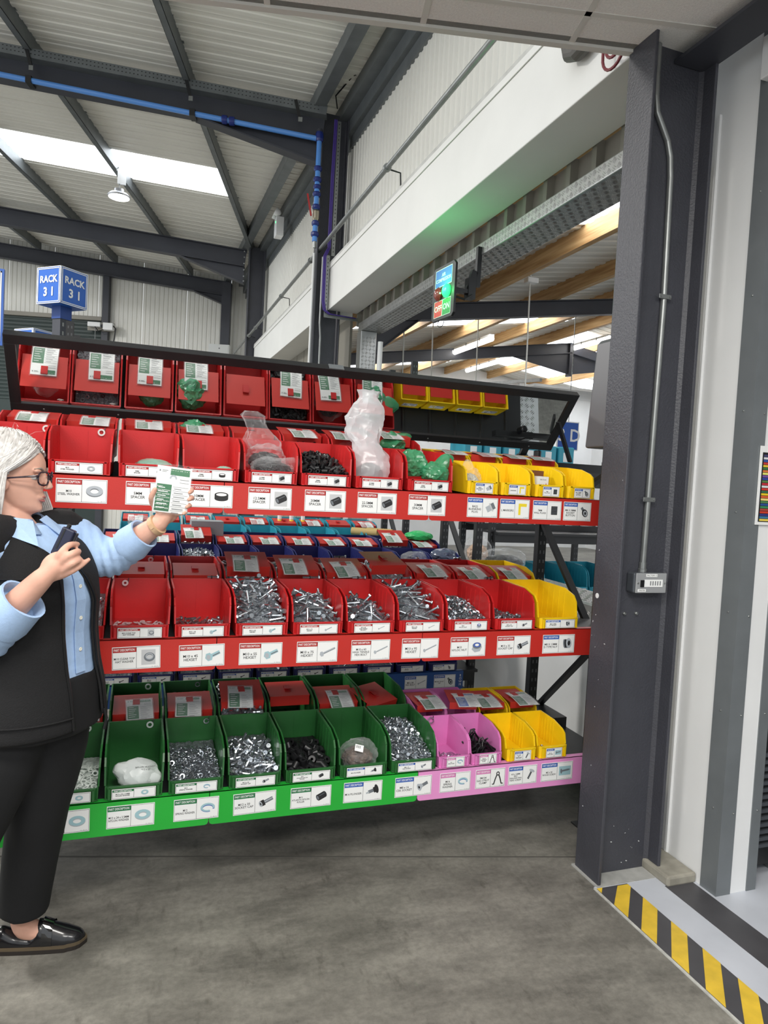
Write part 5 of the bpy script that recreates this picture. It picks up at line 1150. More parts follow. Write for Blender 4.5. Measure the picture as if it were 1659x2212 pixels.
def fill_n(r_, i, key, n, zf, what, rear=False):
    MF, MR_, sp, desc = FB[r_, i]
    heap(MR_ if rear else MF, sp, key, n, zf, '%s in the %s navy %s bin from the right' % (what, ORD[i], {'N': 'rear' if rear else 'front', 'NB': 'bottom'}[r_]), '%s %s %s' % (what, r_, i), 0.6, M_ZMASS, vr=(0, 0.6) if r_ == 'NB' else (0, 1))
fill_n('N', 7, 'csk', 70, pile(0.09, 0.13, 0.02), 'small zinc screw'); fill_n('N', 7, 'csk', 40, pile(0.11, 0.15, 0.02), 'small zinc screw', True); fill_n('N', 1, 'csk', 50, pile(0.08, 0.13, 0.02), 'small zinc screw', True)
for i in range(2, 10): fill_n('NB', i, 'socket35', 10, pile(0.05, 0.07, 0.03), 'zinc bolt')
crumple('plastic_bag', T(Vector((1.72, 4.18, 1.10))), (0.09, 0.12, 0.05), M_GLASSW, 'grey clear bag in the rightmost navy front bins', 41, amp=0.15)
crumple('plastic_bag', T(Vector((1.93, 4.20, 1.12))), (0.10, 0.10, 0.05), film('smoky_polythene', (96, 104, 128), 0.7, 0.2), 'dark smoky bag on the rightmost navy front bin', 43, amp=0.15)
crumple('green_bag', T(Vector((1.885, 4.56, 1.22))), (0.10, 0.09, 0.035), mat('bright_green_bag', (48, 190, 106), 0.4), 'bright green bag lying on the rightmost navy rear bin', 45, amp=0.15)
crumple('plastic_bag', T(Vector((0.03, 4.62, 1.24))), (0.085, 0.08, 0.055), M_GLASSW, 'clear crumpled bag above the woman\'s sleeve on the rear rack', 47, amp=0.2)
# teal bins on the third rack
rack('bin_rack', 5.3, 'third black steel rack farther behind with teal bins', (-0.5, 2.12), (1.02,), (-0.5, 2.12), z_top=2.6)
for i in range(9):
    x = 1.86-0.235*i
    b_ = storage_bin('big', M_BTEAL, T(Vector((x, 5.31, 1.02))), 'teal front bin on the third rack, %s from the right' % ORD[i], group='teal front bins')
    b2 = storage_bin('big', M_BTEAL, T(Vector((x, 5.667, 1.07))), 'teal rear bin on the third rack, %s from the right' % ORD[i], group='teal rear bins')
    pl, cl = lid_meshes(0.183); l_ = obj('lid', pl, None, b2, M=T(Vector((0, 0.02, 0.13))) @ Rx(0.2)); obj('clip', cl, None, l_)
    if i % 2 == 0: kanban_card(T(Vector((x, 5.71, 1.21))) @ Rx(0.25), 'kanban card on the teal rear bin, %s from the right' % ORD[i], hc='r')
for k in range(2):
    o = tag(obj('cardboard_tube', m_tubepiece(0.032, 0.22, 0.028, 16).mesh('cardboard_tube'), mat('tan_card', (196, 168, 110), 0.6), None, M=T(Vector((1.76+0.13*k, 5.42, 1.17))) @ Rz(-0.6)), ['tan cardboard tube end lying on the teal bins, left one', 'tan cardboard tube end lying on the teal bins, right one'][k], 'tube')
for k in range(3):
    e = empty('glue_bottle', (1.12+0.10*k, 5.78, 1.10)); obj('bottle_body', MB().lathe([(0.035, 0), (0.035, 0.09), (0.014, 0.13)], 16), mat('yellow_bottle', (240, 206, 48), 0.35), e); obj('cap', MB().lathe([(0.017, 0.13), (0.017, 0.165), (0.012, 0.17)], 12), M_PAPER, e)
    tag(e, ['yellow bottle with white cap among teal bins, left of three', 'yellow bottle with white cap among teal bins, middle of three', 'yellow bottle with white cap among teal bins, right of three'][k], 'bottle')
tag(obj('grey_carton', MB().box(-0.10, 0.10, -0.08, 0.08, 0, 0.14), mat('grey_card', (150, 154, 158), 0.6), None, loc=(0.42, 4.62, 1.14)), 'plain grey carton behind the woman\'s watch', 'box')
# ---- shelves inside the annex opening
rack('annex_rack', 4.9, 'black rack inside the annex with teal bins and bags', (2.72, 3.9), (0.70, 1.24, 1.72), (2.72, 3.95), z_top=1.7, braces=False)
for i in range(5):
    x = 2.86+0.2195*i
    o = storage_bin('big', M_BTEAL, T(Vector((x, 4.93, 0.72))), 'teal bin inside the annex, %s from the left' % ORD[i], group='teal bins in the annex', card=(['CARR BOLT', 'CAPS', 'HOSE CLIP', 'P CLIP', 'GROMMET'][i], None, 'b'))
    o.scale = (1, 1, 1.5)
for i in range(6):
    x = 2.60+0.18*i
    o = tag(obj('teal_crate', MB().box(-0.08, 0.08, 0, 0.3, 0, 0.2), M_BTEAL, None, loc=(x, 5.2, 1.775)), 'teal upright crate seen below the mirror, %s from the left' % ORD[i], 'crate', 'teal crates in the annex'); bevel(o, 0.01)
    obj('crate_label', MB().box(-0.03, 0.03, -0.002, 0, 0.07, 0.15), M_PAPER, o)
bagged(T(Vector((2.46, 4.35, 1.075))), (0.19, 0.10, 0.09), 'large clear bag of black parts on the chequer plate sill', 51, amp=0.15)
bagged(T(Vector((2.46, 4.75, 1.10))), (0.10, 0.09, 0.12), 'clear bag of brown parts on the sill behind the large bag', 53, content=mat('tan_parts', (196, 164, 140), 0.5, var=0.4, vscale=30))
e = tag(obj('aisle_sign', MB().box(-0.17, 0.17, -0.01, 0.01, -0.2, 0.2), M_HBLUE, None, loc=(6.06, 9.0, 2.42)), 'blue aisle sign reading three D hanging in the annex', 'sign')
text_obj('sign_lettering', '3 D', 0.26, M_PAPER, e, T(Vector((0.02, -0.012, 0))) @ FACE, bold=0.004)
obj('sign_border', MB().box(-0.185, 0.185, -0.005, 0.012, -0.215, 0.215), M_PAPER, e)
obj('hanging_rod', MB().tube([(0, 0, 0.2), (0, 0, 2.02)], 0.006, 6), M_GALV, e)
# grey enclosure behind the column
e = empty('grey_enclosure', (2.06, 2.62, 1.80))
prof = [(-0.115, 0.0), (0.14, 0.0), (0.14, 0.53), (-0.07, 0.50), (-0.085, 0.48)]
bevel(obj('shell', MB().prism(prof, -0.13, 0.13, 'y'), mat('grey_powder_coat', (92, 92, 96), 0.35), e), 0.012, 3)
obj('slot', MB().box(0.0, 0.06, -0.1315, -0.13, 0.36, 0.366), M_BLACKP, e); obj('screw', MB().lathe([(0.006, 0), (0.004, 0.002)], 8, T(Vector((-0.03, -0.13, 0.09))) @ Rx(pi/2)), M_BLACKP, e)
tag(e, 'dark grey metal enclosure mounted behind the big column', 'enclosure')
# ================================================================== SERVICES, SIGNS, LAMPS
# handrail-like galvanised pipe along the side wall
e = empty('wall_pipe', (1.85, 2.6, 4.2)); L = 13.4
obj('pipe', MB().tube([(0, 0, 0), (0, L, 0)], 0.022, 12), M_GALV, e)
for y in (5.6, 8.1, 8.35, 10.2, 12.6, 13.4):
    obj('clamp', MB().lathe([(0.022, -0.015), (0.034, -0.015), (0.034, 0.015), (0.022, 0.015)], 12, T(Vector((0, y-2.6, 0))) @ Rx(pi/2)), M_GALV, e)
    obj('standoff', MB().tube([(0.02, y-2.6, -0.01), (0.12, y-2.6, -0.02), (0.13, y-2.6, -0.16)], 0.007, 6), M_BLACK, e)
tag(e, 'long galvanised pipe running above the white bulkheads', 'pipe')
# blue compressed air line
e = empty('air_pipe', hall(-0.12, -0.1, 5.37)); e.rotation_euler = (0, 0, -TH)
obj('horizontal_run', MB().tube([(-7.2, 0, 0.806), (-0.02, 0, 0.0)], 0.028, 12), M_BLUEP, e)
obj('drop', MB().tube([(0, 0, 0.02), (0, 0, -1.13)], 0.028, 12), M_BLUEP, e)
for z, r, h in ((0.02, 0.045, 0.10), (-0.33, 0.045, 0.05), (-0.45, 0.046, 0.05), (-0.53, 0.042, 0.045), (-0.61, 0.045, 0.05), (-0.75, 0.045, 0.05), (-0.93, 0.042, 0.05), (-1.05, 0.045, 0.05)):
    obj('fitting', MB().lathe([(r*0.85, z-h/2), (r, z-h/4), (r, z+h/4), (r*0.85, z+h/2)], 14), M_NAVYP, e)
for x in (-0.97, -1.05): obj('fitting', MB().lathe([(0.042, -0.03), (0.046, -0.015), (0.046, 0.015), (0.042, 0.03)], 14, T(Vector((x, 0, -x*0.1122))) @ Ry(pi/2)), M_NAVYP, e)
obj('elbow_cap', MB().lathe([(0.04, 0.07), (0.035, 0.10), (0.0, 0.115)], 14), M_STEEL2, e)
for x in (-3.15, -1.40): obj('pipe_clip', MB().box(x-0.03, x+0.03, -0.035, 0.10, -x*0.1122-0.04, -x*0.1122+0.035), M_BLACK, e)
obj('valve_body', MB().lathe([(0.03, -0.90), (0.04, -0.88), (0.04, -0.80), (0.03, -0.78)], 12), mat('brass_nickel', (176, 168, 150), 0.3, 0.9), e)
obj('valve_lever', MB().bar((-0.05, -0.03, -0.86), (-0.10, -0.03, -0.62), 0.012, 0.02), mat('red_lever', (170, 40, 40), 0.4), e)
obj('hose_tail', MB().tube([(0, 0, -1.08), (0.005, 0, -1.2)], 0.02, 10), M_GALV, e)
tag(e, 'blue compressed air pipe running along the rafter and down the column', 'pipe')
# perforated cable tray on the near rafter
e = empty('cable_tray', hall(-0.05, -0.12, 5.62)); e.rotation_euler = (0, 0, -TH)
def tz(x): return 0.1*(-x)+0.06
obj('tray_side', MB().bar((-7.3, 0, tz(-7.3)), (0, 0, tz(0)), 0.004, 0.10, (0.1, 0, 1)), M_PURLIN, e)
obj('tray_base', MB().bar((-7.3, 0.06, tz(-7.3)-0.05), (0, 0.06, tz(0)-0.05), 0.12, 0.004, (0.1, 0, 1)), M_PURLIN, e)
sl = MB()
for k in range(170):
    x = -7.2+k*0.042
    for dz in (0.028, -0.012): sl.box(x, x+0.014, -0.0035, -0.002, tz(x)+dz-0.004, tz(x)+dz+0.004)
obj('perforations', sl, M_BLACKP, e)['kind'] = 'stuff'
for x in (-3.25, -1.55, -0.35):
    obj('tray_bracket', MB().bar((x, -0.01, tz(x)+0.04), (x+0.06, -0.01, tz(x)-0.17), 0.02, 0.035), M_BLACK, e)
    obj('bracket_tag', MB().box(x+0.04, x+0.085, -0.03, -0.022, tz(x)-0.20, tz(x)-0.15), M_GALV, e)
tag(e, 'perforated cable tray fixed along the near rafter', 'cable tray')
e = empty('cable_tray', (1.985, 7.84, 3.4))
vt = MB().box(-0.02, 0.02, -0.035, -0.031, 0.75, 2.22); vt.box(-0.05, -0.01, -0.035, -0.031, 0.05, 0.80)
obj('tray_upright', MB().box(-0.02, 0.02, -0.035, -0.031, 0.72, 2.22), M_GALV, e); obj('tray_upright', MB().box(-0.075, -0.035, -0.035, -0.031, 0.03, 0.72), M_GALV, e)
obj('tray_crossrun', MB().box(-0.075, 0.33, -0.04, -0.036, 0.02, 0.06), M_GALV, e)
sl = MB()
for k in range(34): sl.box(-0.004, 0.004, -0.0365, -0.035, 0.76+k*0.043, 0.775+k*0.043)
for k in range(15): sl.box(-0.059, -0.051, -0.0365, -0.035, 0.07+k*0.043, 0.085+k*0.043)
obj('perforations', sl, M_BLACKP, e)['kind'] = 'stuff'
tag(e, 'upright perforated cable tray beside the violet cables on the middle column', 'cable tray')
for k in range(3):
    x = 1.928+0.013*k
    tag(obj('violet_cable', MB().tube([(x, 7.79, 5.62), (x-0.01, 7.79, 5.0), (x-0.01, 7.79, 4.2), (x-0.055, 7.785, 4.10), (x-0.05, 7.785, 3.60), (x-0.03, 7.785, 3.50), (x+0.03, 7.78, 3.46), (x+0.33, 7.78, 3.45)], 0.0065, 8), M_PURPLE), 'violet cable tied down the middle column, %s of three' % ('left', 'centre', 'right')[k], 'cable', 'violet cables on the middle column')
tag(obj('hanging_cable', MB().tube([(1.95, 7.80, 5.75), (1.90, 7.7, 5.83), (1.98, 7.3, 5.86), (2.08, 7.0, 5.80)], 0.008, 6), M_BLACKP), 'black cable looping out above the middle column', 'cable')
tag(obj('steel_conduit', MB().tube([(1.875, 7.83, 4.1), (1.875, 7.83, 3.35), (1.888, 7.83, 3.2), (1.888, 7.83, 1.8)], 0.011, 8), M_GALV), 'thin steel conduit running down the web of the middle column', 'conduit')
tag(obj('steel_conduit', MB().tube([(1.785, 7.9, 4.15), (1.785, 7.9, 1.8)], 0.013, 8), M_WHITE), 'white conduit on the outer flange of the middle column', 'conduit')
# elbow and red cables under the ceiling edge
tag(obj('waste_pipe_elbow', MB().tube([(1.92, 3.06, 3.95), (1.92, 3.06, 3.80), (1.92, 3.04, 3.74), (1.92, 2.98, 3.715), (1.92, 2.92, 3.72), (1.92, 2.87, 3.76), (1.92, 2.86, 3.95)], 0.04, 14), mat('pipe_lagging', (92, 90, 86), 0.6)), 'grey U-bend pipe below the ceiling edge near the column', 'pipe')
for k, (r, z) in enumerate(((0.075, 3.53), (0.055, 3.56))):
    tag(obj('red_cable', MB().tube([(1.92, 2.77, 3.75)]+[(1.92, 2.69+r*1.05*cos(a), z+0.04+r*1.1*sin(a)) for a in [0.1-i*0.3 for i in range(10)]]+[(1.90, 2.58, 3.72)], 0.007, 8), mat('dark_red_cable', (120, 40, 48), 0.4)), ['larger loop of dark red cable beside the column top', 'smaller loop of dark red cable beside the column top'][k], 'cable')
# conduit and switch box on the near column
e = empty('switch_conduit', (1.98, 2.335, 1.28))
pts = [(-0.105, 0, 2.10), (-0.10, 0, 1.90), (-0.09, 0, 1.84), (-0.03, 0, 1.74), (-0.012, 0, 1.68), (-0.004, 0, 1.60), (0.006, 0, 1.1), (0.0, 0, 0.6), (-0.006, 0, 0.0)]
obj('tube', MB().tube(pts, 0.0125, 14), M_GALV, e); obj('gland', MB().lathe([(0.018, 0.0), (0.018, 0.012), (0.015, 0.014), (0.015, 0.04)], 14, T(Vector((-0.006, 0, 0)))), M_GALV, e)
for z in (1.125, 0.30):
    x = 0.005 if z > 1 else -0.003
    bevel(obj('saddle', MB().box(x-0.034, x+0.026, -0.0145, -0.0115, z-0.009, z+0.009), M_GALV, e), 0.004)
    for s in (-0.026, 0.02): obj('saddle_screw', MB().lathe([(0.005, 0), (0.004, 0.003)], 8, T(Vector((x+s, -0.0145, z))) @ Rx(pi/2)), M_GALV, e)
tag(e, 'bent steel conduit running down the column web to the switch box', 'conduit')
e = empty('switch_box', (1.98, 2.344, 1.198))
bevel(obj('back_box', MB().box(-0.075, 0.08, -0.045, 0.0, 0, 0.082), M_DKTRIM, e), 0.006)
pl = bevel(obj('face_plate', MB().box(-0.068, 0.085, -0.052, -0.045, 0.0, 0.082), mat('grey_switch_plate', (150, 152, 154), 0.4), e), 0.006)
obj('rocker_switch', MB().box(-0.047, -0.030, -0.056, -0.052, 0.026, 0.054), M_BLACKP, pl); obj('notice', MB().box(-0.028, 0.064, -0.0535, -0.052, 0.026, 0.056), M_PAPER, pl)
obj('label_tape', MB().box(-0.02, 0.035, -0.053, -0.052, 0.067, 0.079), M_PAPER, pl); text_obj('label_lettering', 'FACTORY 2', 0.0095, M_INK, pl, T(Vector((0.0075, -0.0535, 0.073))) @ FACE, fit=0.05)
obj('label_tape', MB().box(-0.058, -0.018, -0.053, -0.052, 0.006, 0.017), M_PAPER, pl); text_obj('label_lettering', 'MASTER', 0.0085, M_INK, pl, T(Vector((-0.038, -0.0535, 0.0115))) @ FACE, fit=0.036)
for k in range(5): obj('notice_line', MB().box(0.0+k*0.012, 0.006+k*0.012, -0.0538, -0.0535, 0.032, 0.05), M_INKG, pl)
for x in (-0.058, 0.075): obj('screw', MB().lathe([(0.0045, 0), (0.0035, 0.002)], 8, T(Vector((x, -0.052, 0.041))) @ Rx(pi/2)), M_GALV, pl)
tag(e, 'grey metal switch box with FACTORY and MASTER labels on the column', 'switch')
# colour chart poster
e = empty('colour_chart', (2.286, 2.084, 1.505))
obj('sheet', MB().box(0, 0.36, -0.003, 0, 0, 0.31), M_PAPER, e)
text_obj('title', 'FACTORY', 0.016, M_INK, e, T(Vector((0.18, -0.0035, 0.296))) @ FACE)
obj('chart_ground', MB().box(0.012, 0.35, -0.004, -0.003, 0.012, 0.285), M_INK, e)
RC = [(70, 70, 110), (220, 220, 226), (60, 90, 170), (200, 60, 56), (236, 200, 60), (60, 120, 70), (216, 120, 60), (230, 230, 120), (120, 80, 160), (50, 70, 160), (90, 130, 70), (200, 50, 60), (225, 225, 225), (210, 60, 50), (60, 110, 80), (235, 205, 40), (220, 100, 50), (240, 220, 130), (80, 130, 80), (40, 80, 150), (60, 140, 90), (170, 70, 60), (205, 60, 40), (50, 60, 130), (60, 120, 160), (236, 210, 90)]
for k, c in enumerate(RC):
    m_ = mat('chart_row_%d_%d_%d' % c, c, 0.5); z = 0.275-k*0.0101
    obj('chart_row', MB().box(0.018, 0.10, -0.0048, -0.004, z-0.007, z+0.001), m_, e); obj('chart_row', MB().box(0.115, 0.345, -0.0048, -0.004, z-0.007, z+0.001), mat('chart_row_%d_%d_%d' % RC[(k*7+3) % 26], RC[(k*7+3) % 26], 0.5), e)
tag(e, 'white poster with rows of coloured bars on the wall corner', 'poster')
# air compressor sign
MS = Matrix(((cos(-1.485), 0, -sin(-1.485)*-1, 2.060), (sin(-1.485), 0, -cos(-1.485), 4.770), (0, 1, 0, 3.011), (0, 0, 0, 1)))
MS = T(Vector((2.060, 4.770, 3.011))) @ Rz(-1.485) @ FACE        # local x along the plate, y up, z towards the hall
e = empty('compressor_sign', M=MS)
W_, H_ = 0.332, 0.402; c = 0.025
bevel(obj('plate', MB().prism([(-W_/2+c, -H_/2), (W_/2-c, -H_/2), (W_/2, -H_/2+c), (W_/2, H_/2-c), (W_/2-c, H_/2), (-W_/2+c, H_/2), (-W_/2, H_/2-c), (-W_/2, -H_/2+c)], -0.02, 0.0, 'z'), M_BLACKP, e), 0.004)
p_ = obj('blue_panel', MB().box(-0.125, 0.125, 0.045, 0.175, 0, 0.001), mat('sign_blue', (44, 110, 200), 0.4), e)
bb = MB()
def frame2(mb, x0, x1, y0, y1, t, z0, z1):
    mb.box(x0, x1, y1-t, y1, z0, z1); mb.box(x0, x1, y0, y0+t, z0, z1); mb.box(x0, x0+t, y0, y1, z0, z1); mb.box(x1-t, x1, y0, y1, z0, z1); return mb
obj('panel_border', frame2(MB(), -0.125, 0.125, 0.045, 0.175, 0.004, 0.001, 0.0015), M_PAPER, p_)
text_obj('lettering', 'AIR\nCOMPRESSOR', 0.040, M_PAPER, p_, T(Vector((0, 0.11, 0.002))), bold=0.0008, fit=0.225)
p_ = obj('red_panel', MB().box(-0.125, 0.0, -0.175, -0.055, 0, 0.001), mat('sign_red', (214, 60, 50), 0.4), e); text_obj('lettering', 'OFF', 0.065, M_PAPER, p_, T(Vector((-0.0625, -0.115, 0.002))), bold=0.0012, fit=0.105)
obj('panel_border', frame2(MB(), -0.125, 0.0, -0.175, -0.055, 0.003, 0.001, 0.0015), M_PAPER, p_)
p_ = obj('green_panel', MB().box(0.0, 0.125, -0.175, -0.055, 0, 0.001), mat('sign_green', (30, 130, 70), 0.4), e); text_obj('lettering', 'ON', 0.065, M_PAPER, p_, T(Vector((0.0625, -0.115, 0.002))), bold=0.0012, fit=0.095)
obj('panel_border', frame2(MB(), 0.0, 0.125, -0.175, -0.055, 0.003, 0.001, 0.0015), M_PAPER, p_)
def lens(x, m, nm):
    prof = [(0.050, 0.0), (0.050, 0.012), (0.046, 0.016), (0.038, 0.026), (0.024, 0.034), (0.004, 0.037)]
    me = MB().lathe(prof, 24, T(Vector((x, -0.005, 0)))).mesh(nm); smooth(me, 40); return obj(nm, me, m, e)
lens(-0.06, mat('red_lens', (130, 30, 32), 0.12, coat=1.0), 'red_lamp'); lens(0.064, mat('green_lens_lit', (40, 255, 110), 0.3, emit=2.5), 'green_lamp')
obj('mount_arm', MB().bar((0.10, 0.0, -0.02), (0.10, 0.0, -0.16), 0.03, 0.05), M_BLACK, e); obj('mount_arm', MB().bar((0.10, 0.0, -0.15), (0.10, 0.16, -0.20), 0.03, 0.05), M_BLACK, e)
obj('mount_clamp', MB().box(0.07, 0.13, -0.05, 0.10, -0.20, -0.14), M_BLACK, e); obj('mount_post', MB().box(0.085, 0.115, 0.05, 0.34, -0.245, -0.21), M_BLACK, e); obj('mount_foot', MB().box(0.06, 0.14, 0.29, 0.36, -0.25, -0.245), M_BLACK, e); obj('mount_fork', MB().tube([(0.12, -0.05, -0.02), (0.15, -0.07, -0.10), (0.15, -0.03, -0.16)], 0.008, 8), M_BLACK, e)
obj('cable_hook', MB().tube([(-0.06, -0.20, -0.01)]+[(-0.03+0.05*cos(a), -0.215+0.035*sin(a), -0.01) for a in [pi+i*0.35 for i in range(10)]], 0.003, 6), M_BLACKP, e)
tag(e, 'black air compressor signal plate with red lamp off and green lamp lit', 'sign')
gl = bpy.data.lights.new('green_signal_light', 'POINT'); gl.energy = 3.6; gl.color = (0.08, 1.0, 0.25); gl.shadow_soft_size = 0.03
go = bpy.data.objects.new('green_signal_light', gl); COL.objects.link(go); go.matrix_world = MS @ T(Vector((0.064, 0.02, 0.13)))
# rack number signs on posts
def rack_sign(corner, s, b, h, text, label, post_z, lettering=True):
    e = empty('rack_number_sign', (corner[0], corner[1], corner[2]-h)); e.rotation_euler = (0, 0, b)
    blue = mat('sign_board_blue', (40, 98, 190), 0.35)
    bevel(obj('sign_box', MB().box(0, s, 0, s, 0, h), blue, e), 0.004)
    t = 0.008
    for nm, M_ in (('front', T(Vector((s/2, -0.001, h/2))) @ FACE), ('side', T(Vector((-0.001, s/2, h/2))) @ Rz(-pi/2) @ FACE)):
        o = obj('face_border', frame2(MB(), -s/2+0.012, s/2-0.012, -h/2+0.012, h/2-0.012, 0.006, 0, 0.0015), M_PAPER, e, M=M_)
        obj('edge_trim', frame2(MB(), -s/2, s/2, -h/2, h/2, 0.006, 0, 0.001), M_PAPER, o)
        if lettering:
            text_obj('lettering', text[0], 0.095, M_PAPER, o, T(Vector((0, 0.045, 0.002))), bold=0.003, fit=s-0.07); text_obj('lettering', text[1], 0.095, M_PAPER, o, T(Vector((0, -0.055, 0.002))), bold=0.003, spacing=1.15)
    pz = corner[2]-h-post_z
    po = obj('post', MB().box(s/2-0.05, s/2+0.05, s/2-0.045, s/2+0.045, -pz, -0.03), M_STEEL2, e)
    obj('post_collar', MB().box(s/2-0.055, s/2+0.055, s/2-0.05, s/2+0.05, -0.10, -0.0), mat('collar_blue', (36, 70, 140), 0.4), e)
    hl = MB()
    for k in range(14): hl.box(s/2-0.03, s/2-0.015, s/2-0.0465, s/2-0.045, -0.16-k*0.07, -0.13-k*0.07); hl.box(s/2+0.012, s/2+0.03, s/2-0.0465, s/2-0.045, -0.16-k*0.07, -0.13-k*0.07)
    obj('slots', hl, M_GALV, po)['kind'] = 'stuff'
    tag(e, label, 'sign')
rack_sign((-0.644, 6.12, 3.161), 0.266, 0.807, 0.29, ('RACK', '3 I'), 'blue box sign reading RACK above the mirror', 0.0)
rack_sign((-1.0, 7.4, 2.87), 0.27, 0.78, 0.29, ('RACK', '3 J'), 'blue box sign mostly hidden behind the mirror frame', 0.0)
e = tag(obj('rack_number_sign', MB().box(-0.20, 0.0, -0.01, 0.01, 0, 0.30), mat('sign_board_blue', (40, 98, 190), 0.35), None, loc=(-0.534, 3.15, 2.055)), 'blue sign edge at the left border beside the mirror', 'sign')
obj('face_border', frame2(MB(), -0.19, -0.008, 0.01, 0.29, 0.005, 0.0, 0.001), M_PAPER, e, M=T(Vector((0, -0.0105, 0))) @ FACE); obj('post', MB().box(-0.12, -0.08, 0.01, 0.05, -2.055, 0.2), M_BLACK, e)
# high bay lamp
e = empty('high_bay_lamp', hall(-3.2, 2.78, 5.62))
me = MB().lathe([(0.155, 0.0), (0.165, 0.02), (0.13, 0.055), (0.07, 0.075), (0.07, 0.12), (0.03, 0.13)], 28).mesh('housing'); smooth(me, 40); obj('housing', me, mat('lamp_silver', (190, 192, 196), 0.3, 0.6), e)
obj('diffuser', MB().lathe([(0.148, -0.004), (0.148, 0.001)], 28), M_LIGHT, e)
obj('suspension', MB().tube([(0, 0, 0.13), (0, 0, 0.24)], 0.008, 8), M_GALV, e); obj('bracket', MB().box(-0.03, 0.09, -0.02, 0.02, 0.20, 0.40), M_WHITE, e); obj('hook', MB().tube([(-0.02, 0, 0.36), (-0.05, 0, 0.40), (-0.02, 0, 0.44)], 0.008, 6), M_GALV, e)
tag(e, 'round lit high bay lamp hanging from the purlin under the rooflight', 'lamp')
# emergency twin spot
e = empty('emergency_light', (1.97, 11.35, 5.42))
bevel(obj('case', MB().box(-0.06, 0.06, -0.10, 0.10, 0, 0.30), M_WHITE, e), 0.006)
for s in (-1, 1):
    me = MB().lathe([(0.02, -0.06), (0.055, -0.03), (0.065, 0.03), (0.06, 0.04)], 16, T(Vector((-0.05, s*0.08, 0.36))) @ Ry(-1.2)).mesh('spot'); smooth(me, 40); obj('spot', me, M_WHITE, e)
obj('indicator', MB().lathe([(0.018, 0), (0.0, 0.01)], 10, T(Vector((-0.06, -0.03, 0.22))) @ Ry(-pi/2)), mat('green_led', (60, 255, 120), 0.4, emit=4.0), e)
tag(e, 'white twin spot emergency light below the eaves', 'emergency light')
# electrical cabinet and shutter motor at the end wall
e = tag(obj('electrical_cabinet', MB().box(-2.76, -2.30, 7.90, 8.10, 4.0, 4.46, MH), mat('cabinet_white', (214, 216, 214), 0.4)), 'white electrical cabinet near the far corner', 'cabinet')
obj('cabinet_door', MB().box(-2.74, -2.32, 7.89, 7.90, 4.02, 4.44, MH), MATS['cabinet_white'], e); obj('lock', MB().box(-2.53, -2.51, 7.88, 7.89, 4.36, 4.38, MH), M_BLACKP, e)
e = empty('shutter_motor', hall(-5.25, 8.2, 4.6)); e.rotation_euler = (0, 0, -TH)
bevel(obj('motor_body', MB().box(-0.26, 0.02, -0.06, 0.06, 0.12, 0.22), M_WHITE, e), 0.01); bevel(obj('gear_case', MB().box(0.08, 0.30, -0.07, 0.07, 0.06, 0.22), M_WHITE, e), 0.01)
obj('shaft', MB().tube([(-0.02, 0, 0.15), (0.10, 0, 0.15)], 0.03, 10), M_STEEL2, e); obj('wall_plate', MB().box(-0.3, 0.3, 0.07, 0.1, 0.05, 0.24), M_CLAD, e)
obj('loose_cable', MB().tube([(0.28, -0.02, 0.18), (0.36, -0.04, 0.10), (0.34, -0.04, -0.1), (0.30, -0.02, -0.35), (0.34, 0, -0.6)], 0.014, 6), M_BLACKP, e); obj('loose_cable', MB().tube([(-0.1, -0.04, 0.12), (-0.02, -0.05, 0.02), (0.1, -0.05, 0.06)], 0.012, 6), M_BLACKP, e)
obj('chain', MB().tube([(-0.1, 0, 0.1), (-0.1, 0, -0.9)], 0.008, 6), M_GALV, e)
tag(e, 'white shutter motor with dangling cables on the end wall', 'motor')
# annex tube lamps and hanging cables
for k, (x, y0, y1) in enumerate(((5.49, 10.55, 12.3), (8.1, 10.9, 12.5), (7.4, 13.9, 15.4))):
    z = za(x)+0.0
    e = empty('tube_lamp', (x, (y0+y1)/2, z-0.06)); h = (y1-y0)/2
    me = MB().tube([(0, -h, 0), (0, h, 0)], 0.05, 14).mesh('diffuser'); smooth(me, 50); obj('diffuser', me, M_LIGHT, e)
    obj('tray', MB().box(-0.045, 0.045, -h, h, 0.03, 0.07), M_WHITE, e)
    for q in (-0.6, 0.0, 0.6): obj('clip', MB().box(-0.055, 0.055, q*h-0.015, q*h+0.015, 0.0, 0.06), M_GALV, e)
    tag(e, ['lit tube lamp under the annex roof, nearest the compressor sign', 'lit tube lamp under the annex roof beside the big column', 'lit tube lamp low at the far end of the annex'][k], 'lamp')
for k, (x, y, z0, z1) in enumerate(((4.1, 7.0, 2.2, 0), (4.72, 9.5, 2.2, 0), (3.99, 9.5, 2.2, 0), (3.2, 8.6, 2.2, 0))):
    z1 = za(x)+0.212
    e = tag(obj('hanging_chain', MB().tube([(x-0.02, y, z1), (x, y, (z0+z1)/2), (x+0.01, y, z0)], 0.009, 6), mat('chain_white', (214, 214, 208), 0.5)), ['white cable hanging from a white junction box in the annex', 'thin chain hanging right of the compressor sign', 'thin chain hanging below the compressor sign', 'thin chain hanging near the chequer plate jamb'][k], 'chain')
    if k == 0: bevel(obj('junction_box', MB().box(x-0.07, x+0.07, y-0.05, y+0.05, z1-0.22, z1-0.16), M_WHITE, e), 0.01)
o = tag(obj('vent_cabinet', MB().box(2.47, 2.68, 2.15, 2.5, 0.06, 1.1), M_BLACK), 'black slatted cabinet at the right border beyond the jamb', 'cabinet')
for k in range(14): obj('louvre', MB().box(2.475, 2.675, 2.14, 2.15, 0.14+k*0.03, 0.155+k*0.03), M_DKTRIM, o)
for x in (2.50, 2.65): obj('castor', MB().lathe([(0.025, -0.012), (0.025, 0.012)], 14, T(Vector((x, 2.2, 0.03))) @ Ry(pi/2)), M_GALV, o)
